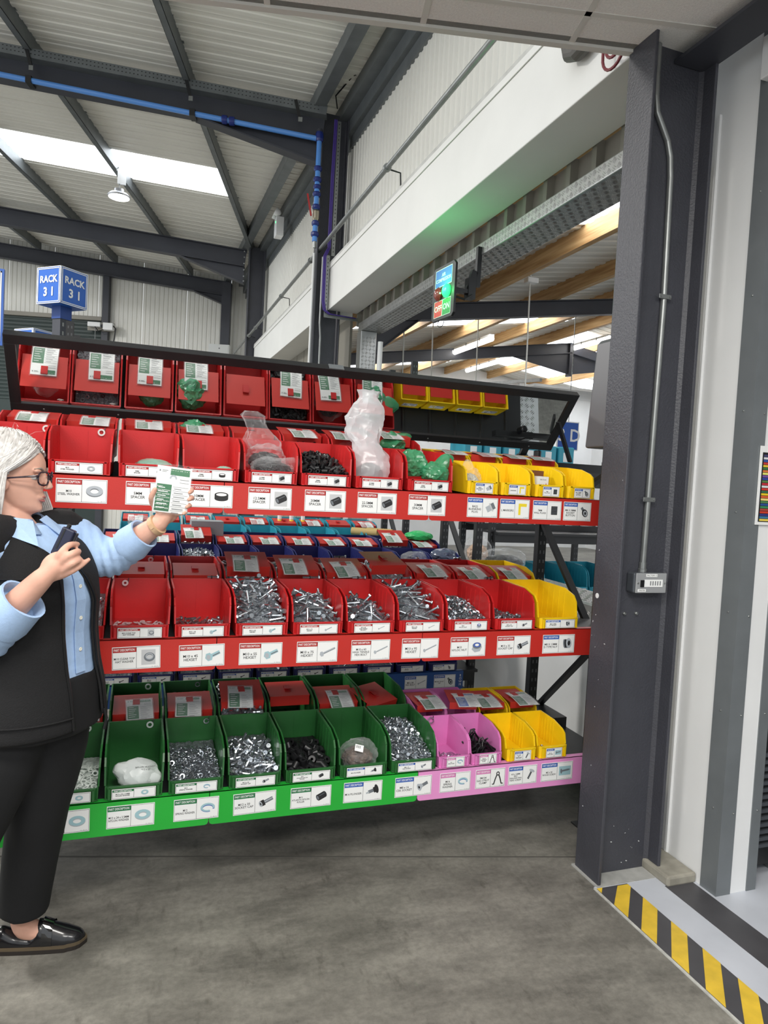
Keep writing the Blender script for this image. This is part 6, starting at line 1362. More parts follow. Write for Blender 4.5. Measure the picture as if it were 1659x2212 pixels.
# ================================================================== THE WOMAN WITH THE CARD
def ell(mb, c, r, n=18, M=None):
    vs = []; fs = []; m_ = n//2
    for i in range(m_+1):
        t = pi*i/m_
        for k in range(n):
            a = 2*pi*k/n; p = Vector((r[0]*sin(t)*cos(a), r[1]*sin(t)*sin(a), r[2]*cos(t)))+Vector(c)
            vs.append(M @ p if M is not None else p)
    for i in range(m_):
        for k in range(n): fs.append((i*n+k, i*n+(k+1) % n, (i+1)*n+(k+1) % n, (i+1)*n+k))
    return mb.add(vs, fs)
def chain(mb, pts, radii, n=12, sub=4, capr=True):
    """tapered limb through the joints with rounded ends"""
    P = [Vector(p) for p in pts]; out = []; R = []
    for i in range(len(P)-1):
        p0 = P[max(i-1, 0)]; p1 = P[i]; p2 = P[i+1]; p3 = P[min(i+2, len(P)-1)]
        for s in range(sub):
            t = s/sub
            q = 0.5*((2*p1)+(p2-p0)*t+(2*p0-5*p1+4*p2-p3)*t*t+(3*p1-p0-3*p2+p3)*t*t*t); out.append(q); R.append(radii[i]*(1-t)+radii[i+1]*t)
    out.append(P[-1]); R.append(radii[-1])
    if capr:
        d0 = (out[0]-out[1]).normalized(); d1 = (out[-1]-out[-2]).normalized()
        out = [out[0]+d0*R[0]*0.85, out[0]+d0*R[0]*0.5]+out+[out[-1]+d1*R[-1]*0.5, out[-1]+d1*R[-1]*0.85]
        R = [R[0]*0.45, R[0]*0.86]+R+[R[-1]*0.86, R[-1]*0.45]
    return mb.tube(out, R, n)
def remeshed(mb, name, voxel, it=4, fac=0.5):
    me = mb.mesh(name); o = bpy.data.objects.new(name, me); COL.objects.link(o)
    r = o.modifiers.new('r', 'REMESH'); r.mode = 'VOXEL'; r.voxel_size = voxel
    s = o.modifiers.new('s', 'SMOOTH'); s.iterations = it; s.factor = fac
    bpy.context.view_layer.update()
    out = bpy.data.meshes.new_from_object(o.evaluated_get(bpy.context.evaluated_depsgraph_get()))
    bpy.data.objects.remove(o, do_unlink=True); out.name = name; smooth(out); return out
def wrinkle(me, amp, f):
    n = len(me.vertices); co = np.empty(n*3); me.vertices.foreach_get('co', co); no = np.empty(n*3); me.vertex_normals.foreach_get('vector', no)
    co = co.reshape(-1, 3); no = no.reshape(-1, 3)
    for i in range(n): co[i] += no[i]*amp*f(Vector(co[i]))
    me.vertices.foreach_set('co', co.ravel()); me.update()
M_SKIN = mat('skin', (214, 166, 146), 0.5, var=0.07, vscale=26, spec=0.35)
MATS['skin'].node_tree.nodes['Principled BSDF'].inputs['Subsurface Weight'].default_value = 0.12
MATS['skin'].node_tree.nodes['Principled BSDF'].inputs['Subsurface Radius'].default_value = (0.012, 0.005, 0.003)
M_HAIR = mat('silver_hair', (200, 197, 194), 0.36, var=0.22, vscale=60)
M_SHIRT = mat('pale_blue_shirt', (168, 196, 232), 0.75, var=0.04, vscale=90, bump=0.15, bscale=420)
M_FLEECE = mat('black_fleece', (19, 19, 21), 0.9, var=0.15, vscale=160, bump=0.3, bscale=300)
M_TROU = mat('black_trousers', (15, 16, 19), 0.85, var=0.1, vscale=120)
M_LEATH = mat('black_leather', (22, 22, 25), 0.25, coat=0.4)
FD = Vector((cos(RAD(-40)), sin(RAD(-40)), 0)); LD = Vector((-FD.y, FD.x, 0))
RINGS = [(0.80, 0.190, 0.140, -0.262), (0.92, 0.186, 0.138, -0.265), (1.00, 0.178, 0.132, -0.270), (1.10, 0.172, 0.133, -0.277), (1.20, 0.178, 0.146, -0.283), (1.27, 0.180, 0.140, -0.290), (1.33, 0.176, 0.118, -0.300), (1.375, 0.150, 0.092, -0.310), (1.405, 0.098, 0.072, -0.318), (1.43, 0.062, 0.058, -0.322)]
def torso_at(z):
    for a, b in zip(RINGS, RINGS[1:]):
        if a[0] <= z <= b[0]:
            t = (z-a[0])/(b[0]-a[0]); return [a[i]*(1-t)+b[i]*t for i in range(1, 4)]
    r = RINGS[0] if z < RINGS[0][0] else RINGS[-1]; return list(r[1:])
def torso_pt(z, phi, off=0.0):
    w, d, cx = torso_at(z); cy = 2.30
    return Vector((cx, cy, z))+FD*((d+off)*cos(phi))+LD*((w+off)*sin(phi))
woman = empty('person', (-0.30, 2.32, 0.0))
tag(woman, 'woman in black fleece vest and pale blue shirt holding up a kanban card', 'person')
def wchild(name, me, m, parent=None):
    o = obj(name, me, m, woman); o.matrix_parent_inverse = Matrix.Identity(4); o.matrix_basis = T(-Vector(woman.location)); return o
# --- head frame: origin on the head axis at chin height, x forward, y to her left
MHD = T(Vector((-0.362, 2.322, 1.452))) @ Rz(RAD(-11)) @ Ry(RAD(2))
sk = MB()
def he(c, r, n=18): ell(sk, c, r, n, MHD)
HP = [(-0.006, 0.066, 0.000, 0.018), (0.004, 0.084, -0.012, 0.032), (0.018, 0.0885, -0.030, 0.043), (0.032, 0.0865, -0.046, 0.050), (0.045, 0.0890, -0.062, 0.055), (0.060, 0.0880, -0.078, 0.060), (0.075, 0.0870, -0.092, 0.064), (0.090, 0.0865, -0.102, 0.067), (0.105, 0.0845, -0.107, 0.070), (0.118, 0.0885, -0.109, 0.072), (0.132, 0.0915, -0.109, 0.074), (0.152, 0.0890, -0.108, 0.075), (0.172, 0.0800, -0.104, 0.073), (0.192, 0.0620, -0.092, 0.064), (0.208, 0.0380, -0.070, 0.050), (0.221, 0.0100, -0.040, 0.026)]
hr = []
for z_, xf, xb, w_ in HP:
    ring = []
    for k in range(32):
        a_ = 2*pi*k/32; ca, sa = cos(a_), sin(a_); c_x = (xf+xb)/2; hl_ = (xf-xb)/2
        x_ = c_x+hl_*math.copysign(abs(ca)**0.92, ca); y_ = w_*math.copysign(abs(sa)**0.88, sa)*(1-0.16*max(0, ca)**1.5)
        ring.append(MHD @ Vector((x_, y_, z_)))
    hr.append(ring)
sk.loft(hr)
for s in (-1, 1):
    he((0.002, s*0.070, 0.085), (0.018, 0.009, 0.030), 14); he((0.1000, s*0.0090, 0.0755), (0.0090, 0.0060, 0.0062), 12); he((0.080, s*0.030, 0.124), (0.010, 0.022, 0.007), 14)
chain(sk, [MHD @ Vector(p) for p in ((0.080, 0, 0.128), (0.0895, 0, 0.106), (0.1035, 0, 0.087), (0.1085, 0, 0.0795))], [0.010, 0.0100, 0.0098, 0.0090], 12)
he((0.084, 0, 0.047), (0.0125, 0.024, 0.012)); he((0.079, 0, 0.012), (0.012, 0.018, 0.012), 14)
# --- neck, torso core, arms, legs (one continuous surface)
chain(sk, [(-0.405, 2.325, 1.50), (-0.375, 2.318, 1.44), (-0.335, 2.305, 1.38)], [0.056, 0.054, 0.062], 20)
he2 = lambda c, r: ell(sk, c, r, 20)
he2((-0.31, 2.30, 1.30), (0.12, 0.12, 0.10)); he2((-0.28, 2.30, 1.10), (0.115, 0.115, 0.16)); he2((-0.265, 2.30, 0.90), (0.12, 0.12, 0.13))
# right arm (near): shoulder, elbow, wrist
RS, RE, RW = (-0.425, 2.155, 1.335), (-0.405, 2.125, 1.105), (-0.236, 2.052, 1.290)
chain(sk, [(-0.34, 2.26, 1.34), RS, (-0.42, 2.14, 1.22), RE], [0.06, 0.052, 0.046, 0.042], 16)
chain(sk, [RE, (-0.345, 2.10, 1.165), (-0.29, 2.073, 1.228), RW], [0.042, 0.043, 0.036, 0.0285], 16)
ell(sk, (0, 0, 0), (0.046, 0.020, 0.038), 18, T(Vector((-0.203, 2.052, 1.322))) @ Ry(RAD(-42)))
chain(sk, [RW, (-0.22, 2.052, 1.306), (-0.205, 2.052, 1.322)], [0.027, 0.027, 0.028], 14)
for pts, r in (([(-0.209, 2.05, 1.329), (-0.190, 2.034, 1.362), (-0.174, 2.052, 1.379), (-0.156, 2.085, 1.379)], 0.0098), ([(-0.198, 2.045, 1.322), (-0.172, 2.022, 1.354), (-0.152, 2.042, 1.363), (-0.156, 2.085, 1.357)], 0.0098), ([(-0.19, 2.045, 1.308), (-0.164, 2.022, 1.332), (-0.147, 2.042, 1.341), (-0.155, 2.08, 1.335)], 0.0092), ([(-0.187, 2.05, 1.296), (-0.163, 2.034, 1.311), (-0.143, 2.042, 1.3245), (-0.124, 2.05, 1.341)], 0.0080), ([(-0.222, 2.075, 1.322), (-0.208, 2.108, 1.342), (-0.188, 2.118, 1.368)], 0.0105)):
    chain(sk, pts, [r*1.12, r*1.08, r, r*0.82][:len(pts)], 12)
# left arm (far): reaches to the card
LS, LE, LW = (-0.195, 2.425, 1.36), (-0.088, 2.400, 1.300), (0.062, 2.305, 1.425)
chain(sk, [(-0.26, 2.36, 1.35), LS, (-0.14, 2.412, 1.328), LE], [0.06, 0.052, 0.045, 0.041], 16)
chain(sk, [LE, (-0.035, 2.37, 1.335), (0.015, 2.335, 1.385), LW], [0.041, 0.042, 0.036, 0.0275], 16)
ell(sk, (0, 0, 0), (0.036, 0.016, 0.044), 18, T(Vector((0.090, 2.312, 1.466))) @ Ry(RAD(32)))
chain(sk, [LW, (0.075, 2.307, 1.445), (0.088, 2.310, 1.464)], [0.026, 0.026, 0.026], 14)
for pts, r in (([(0.106, 2.315, 1.492), (0.136, 2.312, 1.524), (0.158, 2.292, 1.537), (0.150, 2.2695, 1.529)], 0.0088), ([(0.110, 2.315, 1.480), (0.140, 2.311, 1.503), (0.159, 2.290, 1.513), (0.149, 2.2695, 1.507)], 0.0088), ([(0.108, 2.312, 1.468), (0.136, 2.307, 1.481), (0.153, 2.287, 1.488), (0.143, 2.2695, 1.483)], 0.0085), ([(0.100, 2.308, 1.458), (0.126, 2.302, 1.461), (0.142, 2.286, 1.466), (0.134, 2.271, 1.462)], 0.0076), ([(0.066, 2.305, 1.462), (0.043, 2.292, 1.488), (0.037, 2.274, 1.510), (0.046, 2.2645, 1.536)], 0.0100)):
    chain(sk, pts, [r*1.12, r*1.08, r, r*0.82][:len(pts)], 12)
# legs and feet
chain(sk, [(-0.25, 2.31, 0.88), (-0.25, 2.36, 0.52), (-0.31, 2.44, 0.13)], [0.09, 0.055, 0.036], 14); chain(sk, [(-0.30, 2.26, 0.88), (-0.42, 2.22, 0.52), (-0.53, 2.20, 0.13)], [0.09, 0.055, 0.036], 14)
chain(sk, [(-0.315, 2.455, 0.11), (-0.30, 2.457, 0.070), (-0.25, 2.452, 0.050), (-0.20, 2.447, 0.034)], [0.036, 0.036, 0.028, 0.014], 12); chain(sk, [(-0.54, 2.20, 0.11), (-0.53, 2.19, 0.070), (-0.48, 2.16, 0.050), (-0.44, 2.14, 0.034)], [0.036, 0.036, 0.028, 0.014], 12)
body = wchild('body', remeshed(sk, 'body', 0.0034, 10, 0.5), M_SKIN)
# --- face details
M_EYEW = mat('eye_white', (226, 222, 216), 0.25); M_IRIS = mat('iris', (70, 84, 92), 0.2); M_LIP = mat('lips', (178, 104, 100), 0.4); M_BROW = mat('grey_brow', (150, 138, 128), 0.7)
def hobj(name, mb, m, sm=True):
    me = mb.mesh(name)
    if sm: smooth(me, 40)
    return wchild(name, me, m)
for s in (-1, 1):
    e_ = hobj('eye', ell(MB(), (0.0680, s*0.029, 0.106), (0.0130, 0.0125, 0.0095), 16, MHD), M_EYEW)
    hobj('iris', ell(MB(), (0.0792, s*0.030, 0.106), (0.0035, 0.0055, 0.0055), 12, MHD), M_IRIS)
    hobj('eyelid', MB().tube([MHD @ Vector(p) for p in ((0.079, s*0.018, 0.1075), (0.0825, s*0.026, 0.1140), (0.0805, s*0.036, 0.1135), (0.070, s*0.046, 0.107))], [0.002, 0.0032, 0.0032, 0.002], 8), M_SKIN)
    hobj('eyebrow', MB().tube([MHD @ Vector(p) for p in ((0.0925, s*0.014, 0.127), (0.0885, s*0.028, 0.133), (0.076, s*0.046, 0.130))], [0.002, 0.003, 0.0012], 8), M_BROW)
hobj('lips', MB().tube([MHD @ Vector(p) for p in ((0.080, -0.023, 0.0440), (0.0915, -0.011, 0.0475), (0.0955, 0, 0.0475), (0.0915, 0.011, 0.0475), (0.080, 0.023, 0.0440))], [0.001, 0.0030, 0.0034, 0.0030, 0.001], 8), M_LIP)
hobj('lips', MB().tube([MHD @ Vector(p) for p in ((0.079, -0.021, 0.0405), (0.0900, -0.010, 0.0365), (0.0935, 0, 0.0358), (0.0900, 0.010, 0.0365), (0.079, 0.021, 0.0405))], [0.001, 0.0032, 0.0036, 0.0032, 0.001], 8), M_LIP)
# --- glasses
M_TORT = mat('dark_tortoiseshell', (44, 32, 42), 0.2, var=0.5, vscale=160)
gf = MB()
for s in (-1, 1):
    pts = []
    for k in range(25):
        a = 2*pi*k/24; cx_ = 0.026*(abs(cos(a))**0.75)*(1 if cos(a) >= 0 else -1); cz_ = 0.0195*(abs(sin(a))**0.75)*(1 if sin(a) >= 0 else -1)
        yy = s*0.034+cx_; pts.append(MHD @ Vector((0.1085-0.30*max(0, abs(yy)-0.02)-0.004, yy, 0.1035+cz_)))
    gf.tube(pts, 0.0026, 8)
    gf.tube([MHD @ Vector(p) for p in ((0.0935, s*0.061, 0.110), (0.088, s*0.068, 0.110), (0.05, s*0.078, 0.104), (0.0, s*0.080, 0.096), (-0.015, s*0.078, 0.088))], [0.004, 0.0035, 0.0026, 0.0024, 0.0024], 8)
gf.tube([MHD @ Vector(p) for p in ((0.1045, -0.010, 0.110), (0.1085, 0.0, 0.1125), (0.1045, 0.010, 0.110))], 0.0026, 8)
sp_ = hobj('spectacles', gf, M_TORT)
# --- hair
hb = MB(); rg = random.Random(5)
CH = Vector((-0.022, 0, 0.128)); RH = Vector((0.114, 0.092, 0.112))
def cap_pt(psi, el, off=0.0):
    return CH+Vector(((RH.x+off)*cos(el)*cos(psi), (RH.y+off)*cos(el)*sin(psi), (RH.z+off)*sin(el)))
def strand(psi0, el0, psi1, zend, r0, off):
    pts = []; rr = []; N = 11
    for i in range(N):
        t = i/(N-1)
        if t < 0.62:
            u = t/0.62; p = cap_pt(psi0+(psi1-psi0)*u**0.85, el0+(RAD(-8)-el0)*u, off)
        else:
            u = (t-0.62)/0.38; b0 = cap_pt(psi1, RAD(-8), off); p = b0+Vector((0.012*cos(psi1)*sin(u*pi)-0.006*u, 0.010*sin(psi1)*sin(u*pi), (zend-b0.z)*u))
        pts.append(MHD @ p); rr.append(r0*(0.8+0.4*sin(pi*min(1, t*1.1)))*(1 if t < 0.85 else (1-t)/0.15*0.9+0.1))
    hb.tube(pts, rr, 5, cap=True)
for i in range(900):
    s = -1 if i % 2 else 1
    f = rg.random()
    if i < 380:      # front hair swept to the sides and back
        psi0 = s*RAD(rg.uniform(0, 52)); el0 = RAD(rg.uniform(27, 80)); psi1 = s*RAD(rg.uniform(72, 115))
    else:
        psi0 = s*RAD(rg.uniform(50, 178)); el0 = RAD(rg.uniform(38, 86)); psi1 = s*RAD(max(84, min(178, abs(math.degrees(psi0))+rg.uniform(0, 30))))
    strand(psi0, el0, psi1, rg.uniform(-0.055, -0.005), rg.uniform(0.0022, 0.0040), rg.uniform(-0.006, 0.005))
cap = MB(); vs = []; fs = []
for i in range(17):
    for k in range(48):
        psi = 2*pi*k/48; el = RAD(90)-RAD(100)*i/16
        lim = RAD(26) if abs(((psi+pi) % (2*pi))-pi) < RAD(60) else RAD(-10)
        vs.append(MHD @ cap_pt(psi, max(el, lim), -0.005))
for i in range(16):
    for k in range(48): fs.append((i*48+k, i*48+(k+1) % 48, (i+1)*48+(k+1) % 48, (i+1)*48+k))
hb.add(vs, fs)
for k in range(10):  # flyaway wisps
    a = rg.uniform(-1.2, 3.0); p0 = cap_pt(RAD(rg.uniform(-180, 180)), RAD(rg.uniform(45, 85)), 0.004); p1 = p0+Vector((rg.uniform(-0.02, 0.03), rg.uniform(-0.02, 0.02), rg.uniform(0.006, 0.02))); p2 = p1+Vector((rg.uniform(-0.02, 0.03), rg.uniform(-0.02, 0.02), rg.uniform(-0.008, 0.008)))
    hb.tube([MHD @ p0, MHD @ p1, MHD @ p2], [0.0004, 0.0003, 0.0002], 4)
# far lock showing behind the neck
for k in range(16): hb.tube([MHD @ Vector((-0.02+0.006*k, 0.085, 0.06)), MHD @ Vector((0.0+0.006*k, 0.088, 0.01)), MHD @ Vector((0.022+0.0045*k, 0.085, -0.012-0.001*k))], [0.004, 0.004, 0.001], 5)
hobj('hair', hb, M_HAIR)
# --- shirt: torso and rolled sleeves, one cloth
sh_ = MB(); N = 40
rings = [[torso_pt(z, 2*pi*k/N, 0.004) for k in range(N)] for z in [0.90+0.02*i for i in range(26)]+[1.415]]
sh_.loft(rings)
chain(sh_, [(-0.25, 2.37, 1.345), (-0.195, 2.425, 1.362), (-0.14, 2.413, 1.328), LE, (-0.045, 2.376, 1.328), (0.004, 2.342, 1.374)], [0.078, 0.072, 0.064, 0.060, 0.056, 0.052], 20, capr=False)
chain(sh_, [(-0.36, 2.24, 1.335), RS, (-0.425, 2.138, 1.22), RE, (-0.355, 2.104, 1.150), (-0.305, 2.080, 1.205)], [0.078, 0.074, 0.068, 0.068, 0.067, 0.064], 20, capr=False)
sme = remeshed(sh_, 'shirt', 0.006, 4)
def fold(p):
    v = 0.5*mnoise.noise(Vector((p.x*22, p.y*22, p.z*9)))+0.5*(0.5-abs(mnoise.noise(Vector((p.x*14+3, p.y*14, p.z*30)))))
    dl = (p-Vector(LE)).length; dr = (p-Vector(RE)).length
    if dl < 0.16: v += 1.2*(1-dl/0.16)*sin(p.x*210+p.z*60)
    if dr < 0.16: v += 0.8*(1-dr/0.16)*sin(p.x*120+p.z*150)
    return v
wrinkle(sme, 0.0042, fold)
shirt = wchild('shirt', sme, M_SHIRT)
def cuff(a, b, r0, r1, name):
    a = Vector(a); b = Vector(b); d = (b-a).normalized(); q = Vector((0, 0, 1)).rotation_difference(d).to_matrix().to_4x4(); L = (b-a).length
    me = MB().lathe([(r0, 0), (r0+0.004, L*0.25), (r1+0.003, L*0.8), (r1+0.002, L), (r1-0.004, L), (r1-0.008, L*0.9), (r1-0.010, L*0.4)], 30, T(a) @ q, cap=False).mesh(name); smooth(me, 50)
    wrinkle(me, 0.002, lambda p: mnoise.noise(p*30)); return wchild(name, me, M_SHIRT)
cuff((-0.030, 2.366, 1.342), (0.020, 2.330, 1.392), 0.056, 0.050, 'rolled_cuff'); cuff((-0.345, 2.099, 1.160), (-0.283, 2.068, 1.230), 0.069, 0.064, 'rolled_cuff')
# collar flaps and placket buttons
def flap(pts, name):
    P = [Vector(p) for p in pts]; mb = MB(); n = FD*0.004
    mb.add([p for p in P]+[p+n for p in P], [tuple(range(len(P))), tuple(range(2*len(P)-1, len(P)-1, -1))]+[(i, (i+1) % len(P), len(P)+(i+1) % len(P), len(P)+i) for i in range(len(P))]); return hobj(name, mb, M_SHIRT, False)
def nk(a, z, r=0.066): return Vector((-0.340+r*cos(a), 2.306+r*sin(a), z))
col = MB()
A0 = [RAD(-62), RAD(-100), RAD(-150), RAD(160), RAD(110), RAD(60), RAD(10), RAD(-25)]
ang = [RAD(-48-i*(318/24)) for i in range(25)]
def cz(a): return 0.030*(0.5-0.5*cos(a+RAD(38)))
r1 = [nk(a, 1.385+cz(a), 0.068) for a in ang]; r2 = [nk(a, 1.432+cz(a), 0.072) for a in ang]; r3 = [nk(a, 1.392+cz(a), 0.118) for a in ang]
cvs = r1+r2+r3; n_ = 25
me = MB().add(cvs, [(i, i+1, n_+i+1, n_+i) for i in range(24)]+[(n_+i, n_+i+1, 2*n_+i+1, 2*n_+i) for i in range(24)]).mesh('collar'); smooth(me, 60)
co_ = wchild('collar', me, M_SHIRT); s_ = co_.modifiers.new('s', 'SOLIDIFY'); s_.thickness = 0.003
flap([nk(RAD(-30), 1.430, 0.074), nk(RAD(12), 1.440, 0.077), nk(RAD(14), 1.396, 0.130), nk(RAD(-16), 1.362, 0.158)], 'collar_point')
flap([nk(RAD(-50), 1.428, 0.074), nk(RAD(-95), 1.438, 0.077), nk(RAD(-98), 1.396, 0.130), nk(RAD(-62), 1.362, 0.158)], 'collar_point')
pk = MB()
pr_ = [[torso_pt(z, RAD(1), 0.009), torso_pt(z, RAD(13), 0.009)] for z in [0.98+0.02*i for i in range(19)]]
vs = [p for r in pr_ for p in r]; me = MB().add(vs, [(2*i, 2*i+1, 2*i+3, 2*i+2) for i in range(18)]).mesh('placket'); pk_ = wchild('placket', me, M_SHIRT); s_ = pk_.modifiers.new('s', 'SOLIDIFY'); s_.thickness = 0.0025
for z in (1.24, 1.145, 1.05):
    p = torso_pt(z, RAD(7), 0.012); q = Vector((0, 0, 1)).rotation_difference(FD).to_matrix().to_4x4()
    hobj('button', MB().lathe([(0.0058, 0), (0.0062, 0.0012), (0.0045, 0.0022), (0.003, 0.0015)], 14, T(p) @ q), mat('pearl_button', (236, 234, 220), 0.25))
# --- fleece vest, open at the front
GZ = [0.8, 1.0, 1.2, 1.29, 1.33, 1.36, 1.39]
def g_near(z): return RAD(np.interp(z, GZ, [-6, -9, -13, -11, -8, -18, -44]))
def g_far(z): return RAD(np.interp(z, GZ, [30, 27, 22, 8, 3, 2, 14]))
zs = [0.825+0.0245*i for i in range(24)]; KN = 44
def vest_sheet(off):
    out = []
    for z in zs:
        a0, a1 = g_far(z), 2*pi+g_near(z)
        for k in range(KN+1):
            a = a0+(a1-a0)*k/KN; zz = z
            fl_ = 0.012*max(0, (1.0-z)/0.2)
            hem = -0.018*max(0, (0.86-z)/0.035)*(0.5+0.5*cos(a-RAD(250)))
            out.append(torso_pt(min(zz, 1.43), a, off+fl_)+Vector((0, 0, hem)))
    return out
ov = vest_sheet(0.020); nn_ = KN+1
vme = MB().add(ov, [(i*nn_+k, i*nn_+k+1, (i+1)*nn_+k+1, (i+1)*nn_+k) for i in range(len(zs)-1) for k in range(KN)]).mesh('fleece_vest'); smooth(vme)
ve = wchild('fleece_vest', vme, M_FLEECE); s_ = ve.modifiers.new('solid', 'SOLIDIFY'); s_.thickness = 0.010; s_.offset = -1; s2 = ve.modifiers.new('sub', 'SUBSURF'); s2.levels = 1; s2.render_levels = 1
vb = MB()
chain(vb, [(-0.30, 2.36, 1.385), (-0.225, 2.41, 1.392), (-0.185, 2.44, 1.33), (-0.16, 2.43, 1.25)], [0.05, 0.066, 0.060, 0.05], 16); chain(vb, [(-0.36, 2.235, 1.395), (-0.41, 2.17, 1.375), (-0.44, 2.13, 1.30), (-0.43, 2.13, 1.24)], [0.05, 0.076, 0.074, 0.06], 16)
hobj('vest_shoulder', vb, M_FLEECE)
# zip edges, pocket seam, puller
for side, g in (('near', g_near), ('far', g_far)):
    pts = [torso_pt(z, g(z)+(RAD(-2.5) if side == 'near' else RAD(2.5)), 0.022+0.012*max(0, (1.0-z)/0.2)) for z in zs[:21]]
    hobj('zip', MB().tube(pts, 0.0048, 8), mat('black_zip', (16, 16, 18), 0.35))
pz_ = torso_pt(0.845, RAD(31), 0.03)
hobj('zip_puller', MB().tube([pz_, pz_+Vector((0.008, -0.004, -0.03)), pz_+Vector((0.002, -0.004, -0.065))], [0.006, 0.004, 0.005], 8), M_BLACKP)
hobj('hem_seam', MB().tube([torso_pt(0.862, RAD(-10-i*6), 0.0335) for i in range(24)], 0.0025, 6), M_FLEECE); hobj('chest_seam', MB().tube([torso_pt(1.275, RAD(-26-i*5), 0.0235) for i in range(14)], 0.0022, 6), M_FLEECE)
# --- trousers
tr = MB(); tr.loft([[torso_pt(z, 2*pi*k/N, 0.014) for k in range(N)] for z in (0.80, 0.86, 0.92, 0.97)])
chain(tr, [(-0.235, 2.325, 0.86), (-0.237, 2.335, 0.74), (-0.262, 2.365, 0.54), (-0.285, 2.41, 0.36), (-0.306, 2.445, 0.142)], [0.118, 0.112, 0.094, 0.084, 0.074], 24, capr=False)
chain(tr, [(-0.31, 2.26, 0.86), (-0.36, 2.245, 0.72), (-0.43, 2.22, 0.52), (-0.48, 2.21, 0.36), (-0.53, 2.20, 0.145)], [0.118, 0.110, 0.092, 0.084, 0.076], 24, capr=False)
tme = remeshed(tr, 'trousers', 0.008, 4); wrinkle(tme, 0.005, lambda p: mnoise.noise(Vector((p.x*14, p.y*14, p.z*5)))); wchild('trousers', tme, M_TROU)
# --- loafers
def loafer(heel, toe, label):
    h = Vector(heel); t_ = Vector(toe); d = (t_-h); L = d.length; a = atan2(d.y, d.x); MS_ = T(h) @ Rz(a)
    out = []
    def wdt(u): return 0.030+0.014*sin(min(1, u*1.25)*pi*0.5)*(1-0.2*u) if u < 0.8 else (0.044*0.86)*sqrt(max(0.02, 1-((u-0.8)/0.2)**2))
    def top(u): return np.interp(u, [0, 0.05, 0.2, 0.40, 0.47, 0.6, 0.8, 0.95, 1.0], [0.070, 0.078, 0.056, 0.050, 0.094, 0.080, 0.060, 0.044, 0.028])
    rings = []
    for i in range(29):
        u = i/28; w_ = wdt(u); hh = top(u); ring = []
        for k in range(20):
            b = pi*k/19; ring.append(MS_ @ Vector((u*L, w_*cos(b)*(1-0.10*sin(b)), 0.018+(hh-0.018)*sin(b)**0.7)))
        rings.append(ring)
    me = MB().loft(rings).mesh('shoe_upper'); smooth(me, 50); e_ = wchild('shoe', me, M_LEATH)
    ol = [(u*L, wdt(u)+0.006) for u in [i/24 for i in range(25)]]; ol = [(-0.006, 0.02)]+ol+[(L+0.006, 0.0)]+[(x, -y) for x, y in reversed(ol)]+[(-0.006, -0.02)]
    s1 = MB().prism(ol, 0.0, 0.014, 'z', MS_).mesh('sole'); wchild('shoe_sole', s1, mat('dark_sole', (40, 34, 30), 0.6)); wl_ = MB().prism(ol, 0.014, 0.022, 'z', MS_).mesh('welt'); wchild('shoe_welt', wl_, mat('brown_welt', (92, 80, 62), 0.5))
    st_ = []
    for i in range(4):
        u = 0.52+0.04*i; st_.append([MS_ @ Vector((u*L, wdt(u)*1.02*cos(pi*k/19), 0.020+(top(u)-0.014)*sin(pi*k/19)**0.7)) for k in range(20)])
    wchild('saddle_strap', MB().loft(st_, cap=False, closed=False).mesh('saddle_strap'), mat('patent_black', (16, 16, 18), 0.08, coat=1.0))
loafer((-0.385, 2.475, 0), (-0.118, 2.440, 0), ''); loafer((-0.60, 2.225, 0), (-0.36, 2.10, 0), '')
# --- watch
q = Vector((0, 0, 1)).rotation_difference((Vector(LW)-Vector((0.015, 2.335, 1.385))).normalized()).to_matrix().to_4x4()
wt_ = empty('wrist_watch', M=T(Vector((0.0555, 2.309, 1.4195))) @ q)
me = MB().lathe([(0.0305, -0.009), (0.0340, -0.008), (0.0340, 0.008), (0.0305, 0.009)], 28).mesh('strap'); smooth(me, 40); obj('strap', me, mat('beige_strap', (204, 168, 132), 0.5), wt_)
obj('case', MB().lathe([(0.014, 0), (0.014, 0.008), (0.012, 0.010)], 18, Rz(RAD(70)) @ T(Vector((0.033, 0, 0))) @ Ry(pi/2)), M_BLACKP, wt_); obj('buckle', MB().box(-0.0345, -0.031, -0.008, 0.008, -0.006, 0.006, Rz(RAD(62))), mat('beige_strap', (204, 168, 132), 0.5), wt_)
for k in range(3): obj('strap_hole', MB().box(-0.0325, -0.0312, -0.001, 0.001, -0.001, 0.001, Rz(RAD(95+k*9))), M_INK, wt_)
tag(wt_, 'wrist watch with beige strap on the woman\'s raised wrist', 'watch')
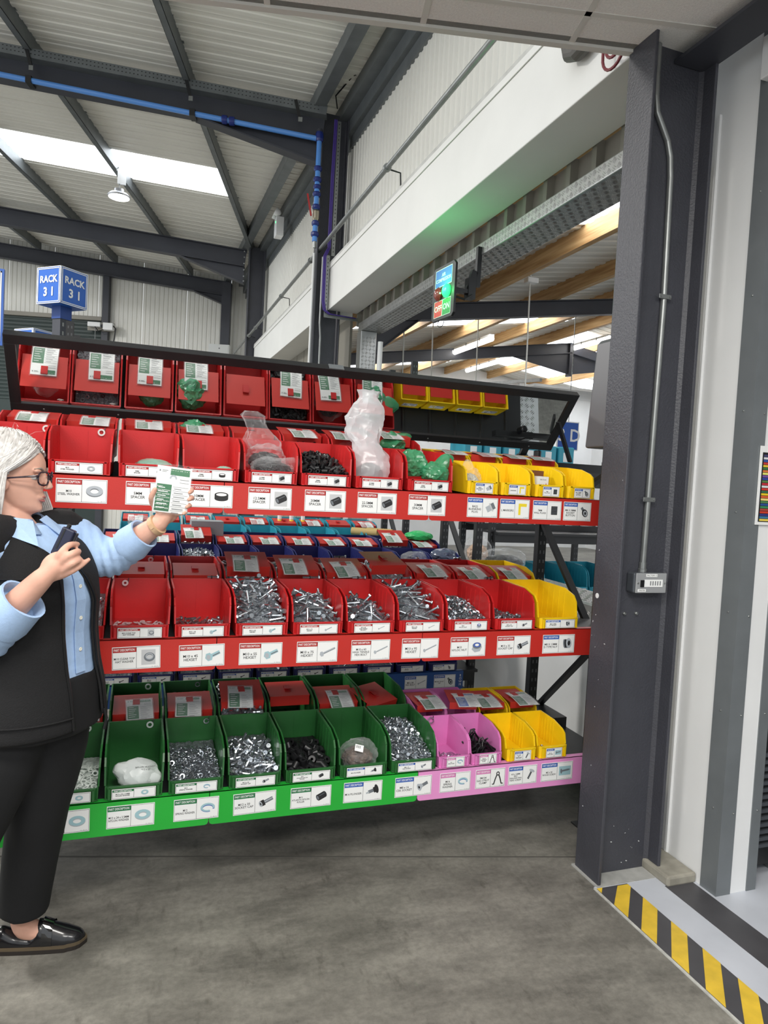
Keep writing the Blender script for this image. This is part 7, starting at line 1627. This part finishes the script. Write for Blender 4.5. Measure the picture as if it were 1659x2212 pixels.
# --- hand-held pack clipped at the chest
MD = T(Vector((-0.187, 2.083, 1.392))) @ Ry(RAD(22)) @ Rz(RAD(-12))
dv = empty('radio_microphone', M=MD)
bevel(obj('case', MB().box(-0.018, 0.018, -0.013, 0.013, -0.05, 0.032), mat('dark_navy_plastic', (30, 34, 58), 0.35), dv), 0.005, 3); bevel(obj('clip', MB().box(0.019, 0.026, -0.006, 0.006, -0.03, 0.028), M_BLACKP, dv), 0.002); obj('knob', MB().lathe([(0.006, 0.032), (0.006, 0.040), (0.004, 0.042)], 12, T(Vector((-0.006, 0, 0)))), M_BLACKP, dv); obj('ridge', MB().box(-0.010, -0.006, -0.0145, -0.013, -0.03, 0.028), M_BLACKP, dv)
tag(dv, 'small dark navy microphone pack held at the woman\'s chest', 'microphone')
# --- card in the raised hand
kc = kanban_card(T(Vector((0.098, 2.275, 1.535))) @ Rz(RAD(3)) @ FACE @ Rz(RAD(-5)), 'kanban card in clear pouch held up in the woman\'s hand', group='kanban card in hand')
me = m_ring(0.006, 0.0115, 0.001, 18).mesh('card_picture'); me.materials.append(M_PIC1)
o = obj('part_picture', me, None, kc.children[0], M=T(Vector((-0.002, 0.036, 0.0035))))
bolt_txt = ['PART', 'DESCRIPTION', 'PART NUMBER', 'STORE LOCATION', 'ORDER WHEN', 'ORDER QTY', 'DELIVERY TIME']
for k, s in enumerate(bolt_txt): text_obj('column_lettering', s, 0.0068, M_PAPER, kc.children[0], T(Vector((-0.0475, 0.008-k*0.0112, 0.0075))), align='LEFT', fit=0.04)
import numpy as np
W,H=1659,2212; F=1497.68; yaw,pitch,roll=np.radians([19.51,2.591,3.058]); C=np.array([0,0,1.6])
fw=np.array([np.sin(yaw)*np.cos(pitch),np.cos(yaw)*np.cos(pitch),-np.sin(pitch)])
r=np.array([np.cos(yaw),-np.sin(yaw),0]);u=np.cross(r,fw)
r,u=np.cos(roll)*r+np.sin(roll)*u,-np.sin(roll)*r+np.cos(roll)*u
def ray(x,y): return fw+r*(x-W/2)/F-u*(y-H/2)/F
def at(x,y,X=None,Y=None,Z=None):
    d=ray(x,y)
    if X is not None:t=(X-C[0])/d[0]
    elif Y is not None:t=(Y-C[1])/d[1]
    else:t=(Z-C[2])/d[2]
    return C+t*d
def pr(P):
    P=np.array(P,float)-C; z=P@fw; return (W/2+F*(P@r)/z,H/2-F*(P@u)/z)
